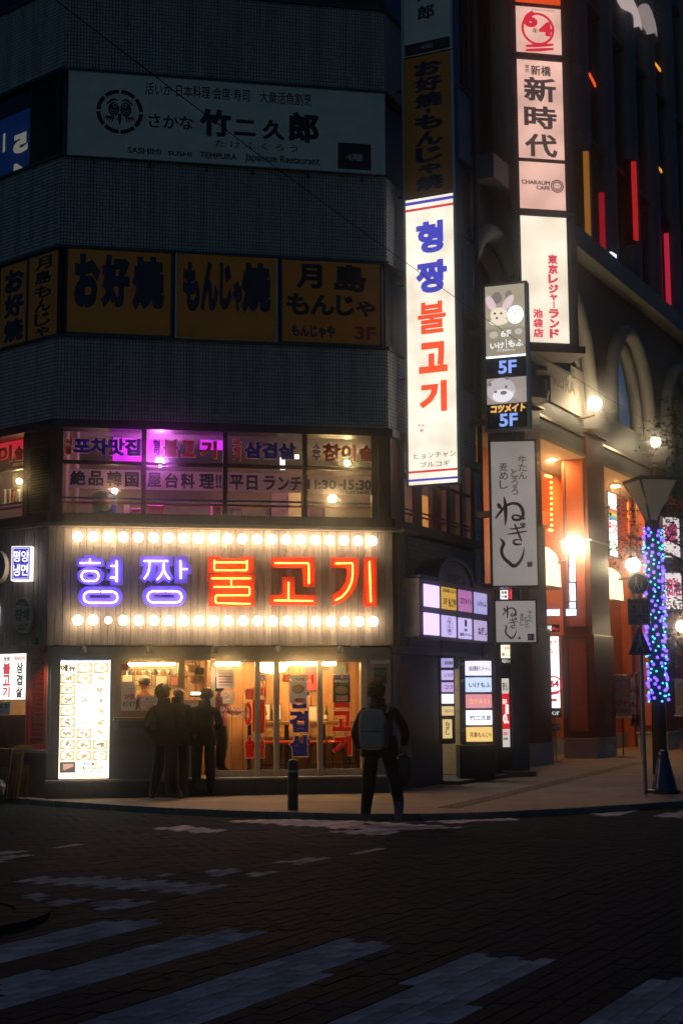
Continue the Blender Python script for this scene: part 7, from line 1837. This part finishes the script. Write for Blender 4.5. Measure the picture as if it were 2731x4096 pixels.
# ------------------------------------------------------------------ street tree at the right edge
tp = depthpt(2850, 3080, 29.5); tp.z = 0
tree = Thing('street_tree', 'leafy street tree standing just outside the picture edge, dark against lit signs', 'tree', PW, (tp.x, tp.y, 0))
M_BARK = mat('tree_bark', (.06, .045, .035), .9, var=.4, scale=8, bump=.6, bscale=25)
m_leaf, tt_, b_ = nt('tree_leaf')
b_.inputs['Base Color'].default_value = (.035, .06, .025, 1); b_.inputs['Roughness'].default_value = .5
g_ = tt_.nodes.new('ShaderNodeNewGeometry'); cr_ = tt_.nodes.new('ShaderNodeValToRGB'); cr_.color_ramp.elements[0].color = (.02, .035, .015, 1); cr_.color_ramp.elements[1].color = (.06, .10, .04, 1); tt_.links.new(g_.outputs['Random Per Island'], cr_.inputs[0]); tt_.links.new(cr_.outputs[0], b_.inputs['Base Color'])
tree.part('trunk', MB().tube([(tp.x, tp.y, 0), (tp.x + .03, tp.y, 1.5), (tp.x - .02, tp.y + .05, 3.4), (tp.x - .1, tp.y, 5.2), (tp.x - .05, tp.y, 7.6)], [.16, .13, .11, .08, .03], 10), M_BARK)
lb = MB(); random.seed(5)
tips = [(2700, 2110, 29.2), (2690, 2160, 29.0), (2680, 2060, 29.4), (2705, 2330, 29.0), (2690, 2390, 28.8), (2712, 2560, 28.6), (2700, 2590, 28.7), (2500, 2040, 30.5), (2530, 2150, 30.4), (2505, 2200, 30.4), (2545, 2210, 30.3), (2700, 1700, 29.5), (2660, 1780, 29.6), (2710, 1880, 29.4), (2690, 1990, 29.3), (2720, 1620, 29.6), (2760, 2000, 29.2), (2800, 1800, 29.4), (2860, 2150, 29.5), (2800, 2400, 29.0), (2640, 1720, 29.6), (2740, 2480, 28.8), (2900, 1900, 30), (2850, 1650, 29.8)]
for k, (u, v, dpt) in enumerate(tips):
    q = depthpt(u, v, dpt)
    h0 = max(2.6, min(6.8, q.z - .5))
    tree.part('branch', MB().tube([(tp.x - .05, tp.y, h0), ((tp.x + q.x) / 2, (tp.y + q.y) / 2, (h0 + q.z) / 2 + .15), (q.x, q.y, q.z)], [.04, .022, .008], 6), M_BARK)
    for i in range(95):
        c = Vector((q.x + random.gauss(0, .22), q.y + random.gauss(0, .25), q.z + random.gauss(0, .20)))
        d = Vector((random.uniform(-1, 1), random.uniform(-1, 1), random.uniform(-1, .3))).normalized(); n_ = d.cross(Vector((random.uniform(-1, 1), random.uniform(-1, 1), random.uniform(-1, 1)))).normalized()
        l = random.uniform(.07, .12); w_ = l * .42
        lb.quad(tuple(c), tuple(c + d * l * .5 + n_ * w_ * .5), tuple(c + d * l), tuple(c + d * l * .5 - n_ * w_ * .5))
tree.part('crown', lb, m_leaf, kind='stuff')
# ------------------------------------------------------------------ overhead cable
a = depthpt(250, 20, 13.0); b = depthpt(2680, 1735, 37.0)
pts = []
for k in range(41):
    f = k / 40; q = a + (b - a) * f; pts.append((q.x, q.y, q.z - 1.1 * 4 * f * (1 - f) * .25))
a0 = a + (a - b) * .3
solo('overhead_cable', MB().tube([(a0.x, a0.y, a0.z + .3)] + pts, .005, 6), mat('dull_black_cable', (.004, .006, .01), 1.0, spec=0), 'thin dark cable slanting across the whole picture to the arches', 'cable', PW, (a.x, a.y, a.z))
# grey drop wire with the thicker splice in front of the pale sign
# ------------------------------------------------------------------ people
from mathutils.bvhtree import BVHTree
M_SKIN = mat('skin', (.42, .24, .16), .55, var=.08)
M_HAIRB = mat('black_hair', (.010, .008, .007), .8, var=.4, scale=30, spec=.15)
M_HAIRC = mat('brown_curly_hair', (.10, .05, .022), .45, var=.3, scale=30)
M_JACK = mat('black_jacket', (.007, .0075, .008), .9, var=.4, scale=6, bump=.5, bscale=14, spec=.1)
M_JACK2 = mat('dark_green_coat', (.009, .010, .009), .9, var=.4, scale=6, bump=.5, bscale=14, spec=.1)
M_JACKN = mat('navy_coat', (.006, .009, .016), .9, var=.4, scale=6, bump=.5, bscale=14, spec=.1)
M_TROU = mat('black_trousers', (.006, .007, .009), .9, var=.3, scale=9, bump=.25, bscale=20)
M_SHOE = mat('dark_shoe', (.014, .014, .016), .35, var=.2)
M_SHOEB = mat('navy_trainer', (.06, .08, .12), .5, var=.2)
PEOPLE = []
def person(lab, loc, yaw, H, J, mats, hair='short', coat=1.0, group=None, skip_head=False):
    k = H / 1.72
    D = dict(pelvis=(0, 0, .94), waist=(0, .0, 1.08), chest=(0, 0, 1.27), upper=(0, 0, 1.40), neck=(0, .01, 1.47), headb=(0, .025, 1.555), headm=(0, .02, 1.62), headt=(0, .015, 1.675),
             lsho=(-.185, 0, 1.385), lelb=(-.25, -.03, 1.12), lwri=(-.23, .05, .88), lhan=(-.225, .08, .82), rsho=(.185, 0, 1.385), relb=(.25, -.03, 1.12), rwri=(.23, .05, .88), rhan=(.225, .08, .82),
             lhip=(-.095, 0, .90), lkne=(-.11, .02, .50), lank=(-.12, -.03, .10), lhee=(-.12, -.055, .05), ltoe=(-.135, .14, .04), rhip=(.095, 0, .90), rkne=(.11, .02, .50), rank=(.12, -.03, .10), rhee=(.12, -.055, .05), rtoe=(.135, .14, .04))
    D.update(J)
    Rr = dict(pelvis=(.185, .135), waist=(.185, .14), chest=(.20, .145), upper=(.14, .09), neck=(.055, .058), headb=(.068, .08), headm=(.076, .095), headt=(.06, .075),
              lsho=.075, lelb=.058, lwri=.042, lhan=(.022, .038), lhip=.108, lkne=.092, lank=.076, lhee=.06, ltoe=.056)
    for a in list(Rr):
        if a[0] == 'l': Rr['r' + a[1:]] = Rr[a]
    for a in ('pelvis', 'waist', 'chest', 'upper', 'lsho', 'lelb', 'rsho', 'relb', 'lwri', 'rwri'):
        r_ = Rr[a]; Rr[a] = tuple(c * coat for c in r_) if isinstance(r_, tuple) else r_ * coat
    names = list(D)
    E_ = [('pelvis', 'waist'), ('waist', 'chest'), ('chest', 'upper'), ('upper', 'neck'), ('neck', 'headb'), ('headb', 'headm'), ('headm', 'headt')]
    for s_ in 'lr': E_ += [('upper', s_ + 'sho'), (s_ + 'sho', s_ + 'elb'), (s_ + 'elb', s_ + 'wri'), (s_ + 'wri', s_ + 'han'), ('pelvis', s_ + 'hip'), (s_ + 'hip', s_ + 'kne'), (s_ + 'kne', s_ + 'ank'), (s_ + 'ank', s_ + 'hee'), (s_ + 'ank', s_ + 'toe')]
    # ears and nose grow out of the head
    V = [Vector(D[n]) * k for n in names]; rad = [Rr[n] if isinstance(Rr[n], tuple) else (Rr[n], Rr[n]) for n in names]
    ed = [(names.index(a), names.index(b)) for a, b in E_]
    hb = Vector(D['headb']); hm = names.index('headm')
    for off, r_ in (((.083, -.005, .045), .016), ((-.083, -.005, .045), .016), ((0, .105, .03), .014)):
        V.append((hb + Vector(off)) * k); rad.append((r_, r_)); ed.append((hm, len(V) - 1))
    me = bpy.data.meshes.new('body'); me.from_pydata([tuple(v) for v in V], ed, [])
    o = bpy.data.objects.new('skin_rig', me); COL.objects.link(o)
    bm = bmesh.new(); bm.from_mesh(me); sl = bm.verts.layers.skin.verify(); bm.verts.ensure_lookup_table()
    for v, r_ in zip(bm.verts, rad):
        v[sl].radius = (r_[0] * k, r_[1] * k)
    bm.verts[0][sl].use_root = True
    bm.to_mesh(me); bm.free()
    md = o.modifiers.new('skin', 'SKIN'); md.use_smooth_shade = True; md.branch_smoothing = .6
    sb = o.modifiers.new('sub', 'SUBSURF'); sb.levels = 2; sb.render_levels = 2
    # fingers: five short chains rooted in each palm
    fv, fe, fr = [], [], []
    for s_ in 'lr':
        w_, h_ = Vector(D[s_ + 'wri']), Vector(D[s_ + 'han']); d = (h_ - w_).normalized(); side = d.cross(Vector((1, 0, 0)) if abs(d.x) < .8 else Vector((0, 0, 1))).normalized(); curl = d.cross(side) * (1 if s_ == 'l' else -1)
        for i in range(5):
            if i < 4:
                off = side * (-.027 + .018 * i); L = (.062, .072, .068, .052)[i]
                p0 = h_ + off * .8; p1 = h_ + off + d * .045 + curl * .004; p2 = p1 + (d * .8 + curl * .5).normalized() * L * .5; p3 = p2 + (d * .4 + curl * .8).normalized() * L * .45
            else:
                off = side * -.03; p0 = w_ + (h_ - w_) * .5 + off * .6; p1 = p0 + (d * .6 - side * .6 + curl * .3).normalized() * .04; p2 = p1 + (d * .9 - side * .2 + curl * .3).normalized() * .03; p3 = p2 + (d + curl * .3).normalized() * .022
            b = len(fv); fv += [tuple(q * k) for q in (p0, p1, p2, p3)]; fr += [.0095, .009, .0085, .007]; fe += [(b, b + 1), (b + 1, b + 2), (b + 2, b + 3)]
    me2 = bpy.data.meshes.new('fingers'); me2.from_pydata(fv, fe, []); o2 = bpy.data.objects.new('finger_rig', me2); COL.objects.link(o2)
    bm = bmesh.new(); bm.from_mesh(me2); sl = bm.verts.layers.skin.verify()
    for i, v in enumerate(bm.verts): v[sl].radius = (fr[i] * k, fr[i] * k); v[sl].use_root = (i % 4 == 0)
    bm.to_mesh(me2); bm.free()
    o2.modifiers.new('skin', 'SKIN').use_smooth_shade = True; sb = o2.modifiers.new('sub', 'SUBSURF'); sb.levels = 1; sb.render_levels = 1
    PEOPLE.append(dict(lab=lab, loc=loc, yaw=yaw, k=k, D=D, E=E_, mats=mats, hair=hair, coat=coat, o=o, o2=o2, group=group))
    return PEOPLE[-1]
def build_people():
    dg = bpy.context.evaluated_depsgraph_get(); dg.update()
    for P in PEOPLE:
        k, D = P['k'], P['D']
        m1 = bpy.data.meshes.new_from_object(P['o'].evaluated_get(dg)); m2 = bpy.data.meshes.new_from_object(P['o2'].evaluated_get(dg))
        bm = bmesh.new(); bm.from_mesh(m1); nb_ = len(bm.faces); bm.from_mesh(m2)
        seg = []
        for a, b in P['E']:
            A_, B_ = Vector(D[a]) * k, Vector(D[b]) * k
            n = b[1:] if b[0] in 'lr' and b not in ('lower',) else b
            reg = 0
            if b in ('headb', 'headm', 'headt'): reg = 1
            elif n in ('han',): reg = 1
            elif n in ('hip', 'kne', 'ank'): reg = 2
            elif n in ('hee', 'toe'): reg = 3
            seg.append((A_, B_, reg))
        bm.faces.ensure_lookup_table()
        for i, f in enumerate(bm.faces):
            f.smooth = True
            c = f.calc_center_median(); best = 9; reg = 0
            for A_, B_, r_ in seg:
                ab = B_ - A_; t_ = max(0, min(1, (c - A_).dot(ab) / ab.length_squared)); d = (c - A_ - ab * t_).length
                if d < best: best = d; reg = r_
            if i >= nb_: reg = 1
            if reg == 2 and c.z > .86 * k: reg = 0
            if reg == 0 and c.z > 1.53 * k and abs(c.x) < .12 * k: reg = 1
            f.material_index = reg
        me = bpy.data.meshes.new('body'); bm.to_mesh(me)
        bvh = BVHTree.FromBMesh(bm); bm.free()
        for m in P['mats']: me.materials.append(m)
        root = bpy.data.objects.new('person', None); COL.objects.link(root)
        root.location = P['loc']; root.rotation_euler = (0, 0, P['yaw']); props(root, P['lab'], 'person', P['group'])
        bo = bpy.data.objects.new('body', me); COL.objects.link(bo); bo.parent = root
        P['root'] = root; P['bvh'] = bvh
        hm, hb = Vector(D['headm']) * k, Vector(D['headb']) * k
        def child(nm, mb, m, label=None):
            o = bpy.data.objects.new(nm, mb.mesh(nm, m)); COL.objects.link(o); o.parent = root
            if label: o['label'] = label
            return o
        P['child'] = child
        random.seed(3)
        if P['hair'] in ('short', 'bob'):
            mb = MB(); rx_ = .113 if P['hair'] == 'short' else .126
            mb.sphere((hm.x, hm.y - .012, hm.z + .012), rx_ * k, 20, 14, (.98, 1.12, 1.06))
            out = []
            for v in mb.v:
                d = Vector(v) - Vector((hm.x, hm.y, hm.z))
                j = 1 + random.uniform(-.03, .04)
                if d.y > .03 * k and d.z < .05 * k: j *= .72          # leave the face clear
                if d.z < -.07 * k: j *= .86
                out.append(tuple(Vector((hm.x, hm.y, hm.z)) + d * j))
            mb.v = out
            for q in range(90):
                a, b = random.uniform(0, 6.28), random.uniform(-.7, 1.57); d = Vector((math.cos(a) * math.cos(b), math.sin(a) * math.cos(b) * 1.1, math.sin(b)))
                if d.y > .35 and d.z < .4: continue
                c = Vector((hm.x, hm.y - .012, hm.z + .012)) + d * rx_ * .97 * k
                mb.sphere(tuple(c), random.uniform(.014, .026) * k, 6, 4, (1, 1, random.uniform(.6, 1.3)))
            child('hair', mb, M_HAIRB)
        elif P['hair'] == 'curly':
            mb = MB().sphere((hm.x, hm.y - .01, hm.z + .02), .10 * k, 16, 10, (.98, 1.1, 1.0))
            for q in range(150):
                a, b = random.uniform(0, 6.28), random.uniform(-.5, 1.57); d = Vector((math.cos(a) * math.cos(b), math.sin(a) * math.cos(b) * 1.1, math.sin(b)))
                if d.y > .5 and d.z < .35: continue
                c = Vector((hm.x, hm.y - .01, hm.z + .02)) + d * .103 * k
                mb.sphere(tuple(c), random.uniform(.014, .024) * k, 6, 4)
            child('hair', mb, M_HAIRC)
        elif P['hair'] == 'cap':
            child('cap', MB().sphere((hm.x, hm.y - .005, hm.z + .03), .105 * k, 18, 10, (.98, 1.12, .95)), M_INK); child('cap_peak', MB().lathe([(.001, 0), (.09 * k, -.004), (.09 * k, .006), (.001, .01)], (hm.x, hm.y + .10 * k, hm.z + .035 * k), 14), M_INK)
        elif P['hair'] == 'bald':
            child('stubble', MB().sphere((hm.x, hm.y - .012, hm.z - .01), .089 * k, 18, 12, (.98, 1.08, .95)), mat('shaved_scalp', (.22, .13, .09), .5))
        cw = P['coat']
        if cw > 1.05:
            h = MB().lathe([(.205, 1.08), (.215, 1.0), (.225, .90), (.23, .82), (.19, .815)], (0, 0, 0), 26)
            h.v = [((x * (1 + random.uniform(-.035, .035))) * k * cw / 1.14 + D['pelvis'][0], y * .70 * (1 + random.uniform(-.04, .04)) * k * cw / 1.14, z * k) for x, y, z in h.v]
            child('jacket_hem', h, P['mats'][0])
            nk = Vector(D['neck']) * k
            child('collar', MB().lathe([(.115, -.06), (.098, .0), (.092, .055), (.078, .06)], (nk.x * 1.1, nk.y, nk.z + .02), 20), P['mats'][0])
        for n in (P['o'], P['o2']): bpy.data.objects.remove(n)
def back_text(P, s_, cx, cz, w_, h_, rot=0.0, m=None, arch=0.0, bold=.03):
    """print on the back of a jacket, laid onto the cloth"""
    vs_, fs_, (a, b, c, d) = text_geo(s_, bold, 2)
    out = []
    for v in vs_:
        x = ((v[0] - a) / (c - a) - .5) * w_; z = ((v[1] - b) / (d - b) - .5) * h_
        z -= arch * x * x
        X_, Z_ = cx + x * math.cos(rot) - z * math.sin(rot), cz + x * math.sin(rot) + z * math.cos(rot)
        hit = P['bvh'].ray_cast(Vector((X_, -1, Z_)), Vector((0, 1, 0)))
        out.append((X_, (hit[0].y if hit[0] else -.12) - .004, Z_))
    mb = MB(); mb.add(out, fs_)
    P['child']('print', mb, m or mat('faded_white_print', (.35, .35, .33), .7))
g = lambda u, v, z=0.0: ground(u, v, z)
# three people queueing at the hatch
pa = g(660, 3200)
pA = person('person in a black jacket with hands in pockets, nearest in the hatch queue', (pa.x, pa.y, 0), R(-14), 1.72, dict(headb=(-.055, .03, 1.555), headm=(-.065, .03, 1.62), headt=(-.068, .03, 1.675), neck=(-.03, .01, 1.47), upper=(-.02, .0, 1.40), chest=(-.01, .01, 1.27), pelvis=(.02, .0, .94), lelb=(-.30, -.09, 1.13), lwri=(-.215, .05, .95), lhan=(-.18, .10, .91), relb=(.265, -.03, 1.12), rwri=(.225, .04, .93), rhan=(.19, .09, .89), lkne=(-.14, .07, .5), lank=(-.18, -.04, .10), lhee=(-.17, -.08, .05), ltoe=(-.25, .10, .05), rkne=(.14, -.01, .5), rank=(.17, -.02, .10), rhee=(.165, -.06, .05), rtoe=(.24, .13, .05)), (M_JACK, M_SKIN, M_TROU, M_SHOE), 'bob', 1.18, 'people queueing at the hatch')
pb = g(712, 3186)
pB = person('person with a shaved head and a backpack strap, second in the hatch queue', (pb.x + .02, pb.y - .36, 0), R(-16), 1.73, dict(headb=(.01, .03, 1.56), headm=(.012, .03, 1.625), relb=(.26, .03, 1.12), rwri=(.22, .16, .98), rhan=(.20, .22, .95)), (M_JACK2, M_SKIN, M_TROU, M_SHOE), 'bald', 1.14, 'people queueing at the hatch')
pc = g(822, 3180)
pC = person('person with curly hair and a hooded jacket leaning to the hatch', (pc.x, pc.y - .34, 0), R(8), 1.68, dict(headb=(.035, .05, 1.545), headm=(.045, .06, 1.605), headt=(.05, .06, 1.66), neck=(.01, .02, 1.46), lelb=(-.25, .06, 1.14), lwri=(-.12, .26, 1.16), lhan=(-.08, .31, 1.18), relb=(.27, .02, 1.13), rwri=(.2, .24, 1.12), rhan=(.16, .30, 1.13), lank=(-.11, -.02, .10)), (M_JACK, M_SKIN, M_TROU, M_SHOE), 'curly', 1.12, 'people queueing at the hatch')
# person walking away over the crossing
pd = g(1522, 3298, ROADZ)
pD = person('person in dark clothes with a grey backpack walking away over the crossing', (pd.x, pd.y, ROADZ), R(-6), 1.79,
            dict(lhip=(-.10, 0, .90), rhip=(.10, 0, .90), lkne=(-.15, .10, .50), lank=(-.195, .06, .10), lhee=(-.195, .02, .05), ltoe=(-.20, .24, .05), rkne=(.17, .10, .53), rank=(.245, -.16, .24), rhee=(.265, -.21, .23), rtoe=(.215, -.02, .06),
                 headb=(-.035, .02, 1.555), headm=(-.04, .015, 1.62), headt=(-.042, .01, 1.675), neck=(-.02, .0, 1.47), lelb=(-.305, -.05, 1.10), lwri=(-.27, .10, .94), lhan=(-.25, .15, .90), rsho=(.19, 0, 1.37), relb=(.32, .02, 1.12), rwri=(.285, .13, .97), rhan=(.275, .16, .92)), (M_JACKN, M_SKIN, M_TROU, M_SHOEB), 'short', 1.14)
# cook behind the take-out window
ck = P1.w(P1.at(582, 2730, 1.2)[0], 1.2, RZ)
pE = person('person in a dark cap working behind the take-out window', (ck.x, ck.y, RZ), R(70), 1.62, dict(relb=(.25, .12, 1.1), rwri=(.18, .34, 1.08), rhan=(.16, .40, 1.06), lelb=(-.25, .12, 1.1), lwri=(-.18, .34, 1.08), lhan=(-.16, .40, 1.06)), (mat('dark_red_apron', (.14, .03, .025), .8), M_SKIN, M_TROU, M_SHOE), 'cap', 1.0)
gu = P1.w(P1.at(885, 2800, 1.0)[0], 1.0, RZ)
pF = person('person in a pink top and dark trousers standing inside behind the sliding door', (gu.x, gu.y, RZ), R(-75), 1.60, dict(relb=(.22, .12, 1.1), rwri=(.16, .32, 1.10), rhan=(.15, .38, 1.10)), (mat('pink_top', (.62, .16, .26), .8), M_SKIN, M_TROU, M_SHOE), 'bob', 1.0)
build_people()
back_text(pA, 'DICKIES', -.075, 1.17, .26, .045, R(-86)); pA['child']('hood', MB().sphere((0, -.09, 1.46), .12, 16, 8, (1.15, .75, .6)), M_JACK)
back_text(pC, 'DEUS', .03, 1.33, .15, .04, R(-4), bold=.02); back_text(pC, 'EX MACHINA', .03, 1.265, .30, .042, R(-4), bold=.02); back_text(pC, 'VENICE', .03, 1.20, .14, .034, R(-4), bold=.02)
pC['child']('hood', MB().sphere((.02, -.06, 1.45), .135, 18, 10, (1.1, .8, .62)), M_JACK)
pB['child']('backpack_strap', MB().tube([(-.13, .10, 1.30), (-.14, .0, 1.475), (-.13, -.12, 1.36), (-.12, -.155, 1.18)], .022, 8), mat('olive_strap', (.10, .09, .06), .8))
# grey backpack worn by the walking person
M_BAG = mat('grey_canvas', (.40, .34, .29), .8, var=.2, scale=7, bump=.3, bscale=60); M_BAGD = mat('blue_canvas', (.06, .09, .14), .8, var=.2)
PB_ = Plane((pd.x, pd.y, ROADZ), (math.cos(R(-6)), math.sin(R(-6))))
bag = Thing('backpack', 'light grey canvas backpack on the walking person', 'backpack', PB_, (-.07, -.22, .95))
def pillow(mb, x0, x1, y0, y1, z0, z1, n=10, rx=.32):
    """rounded cushion-like body"""
    cx, cy_, cz = (x0 + x1) / 2, (y0 + y1) / 2, (z0 + z1) / 2; a, b, c = (x1 - x0) / 2, (y1 - y0) / 2, (z1 - z0) / 2
    tmp = MB().sphere((0, 0, 0), 1, 24, 16)
    f = lambda t, e: math.copysign(abs(t) ** e, t)
    mb.add([(cx + a * f(v[0], rx), cy_ + b * f(v[1], .6), cz + c * f(v[2], rx)) for v in tmp.v], tmp.f); mb.smooth = True
    return mb
bag.part('main_pouch', pillow(MB(), -.245, .095, -.36, -.13, .95, 1.47, rx=.5), M_BAG); bag.part('front_pocket', pillow(MB(), -.225, .07, -.41, -.34, .98, 1.16, rx=.4), M_BAG); bag.part('side_panel', pillow(MB(), .075, .125, -.33, -.15, .98, 1.34, rx=.5), M_BAGD)
bag.part('flap_seam', MB().tube([(-.21, -.352, 1.19), (-.07, -.372, 1.185), (.07, -.352, 1.19)], .006, 6), M_BAGD); bag.part('top_handle', MB().tube([(-.11, -.2, 1.45), (-.10, -.22, 1.51), (-.04, -.22, 1.51), (-.03, -.2, 1.45)], .011, 6), M_BAGD)
for sx_ in (-1, 1): bag.part('strap', MB().tube([(-.02 + .12 * sx_, -.15, 1.42), (-.02 + .14 * sx_, -.02, 1.52), (-.02 + .15 * sx_, .13, 1.36), (-.02 + .17 * sx_, .12, 1.12), (-.02 + .17 * sx_, -.08, 1.0)], .018, 8), M_BAG)
tote = Thing('shoulder_bag', 'soft black carrier bag in the hand of the walking person', 'bag', PB_, (.30, .14, .48))
tote.part('sack', pillow(MB(), .20, .40, .06, .24, .46, .88, rx=.45), mat('black_nylon', (.012, .013, .016), .45, var=.3, bump=.4, bscale=15))
for yy in (.10, .20): tote.part('handle', MB().tube([(.24, yy, .85), (.27, .15, .955), (.30, .15, .965), (.34, yy, .85)], .009, 6), M_BLACK)
# ------------------------------------------------------------------ thin haze added to imitate lens glow round the lamps
hz = MB().box(-151, 151, -61, 241, -1.1, 36.5)
m = bpy.data.materials.new('glow_haze'); m.use_nodes = True
N = m.node_tree.nodes; N.clear()
out_ = N.new('ShaderNodeOutputMaterial'); pv_ = N.new('ShaderNodeVolumePrincipled')
pv_.inputs['Color'].default_value = (.9, .92, .95, 1); pv_.inputs['Density'].default_value = 0.005; pv_.inputs['Anisotropy'].default_value = 0.99
m.node_tree.links.new(pv_.outputs[0], out_.inputs['Volume'])
solo('haze', hz, m, 'thin haze added around the whole street to imitate lens glow', 'haze', kind='stuff')
cy.volume_bounces = 0
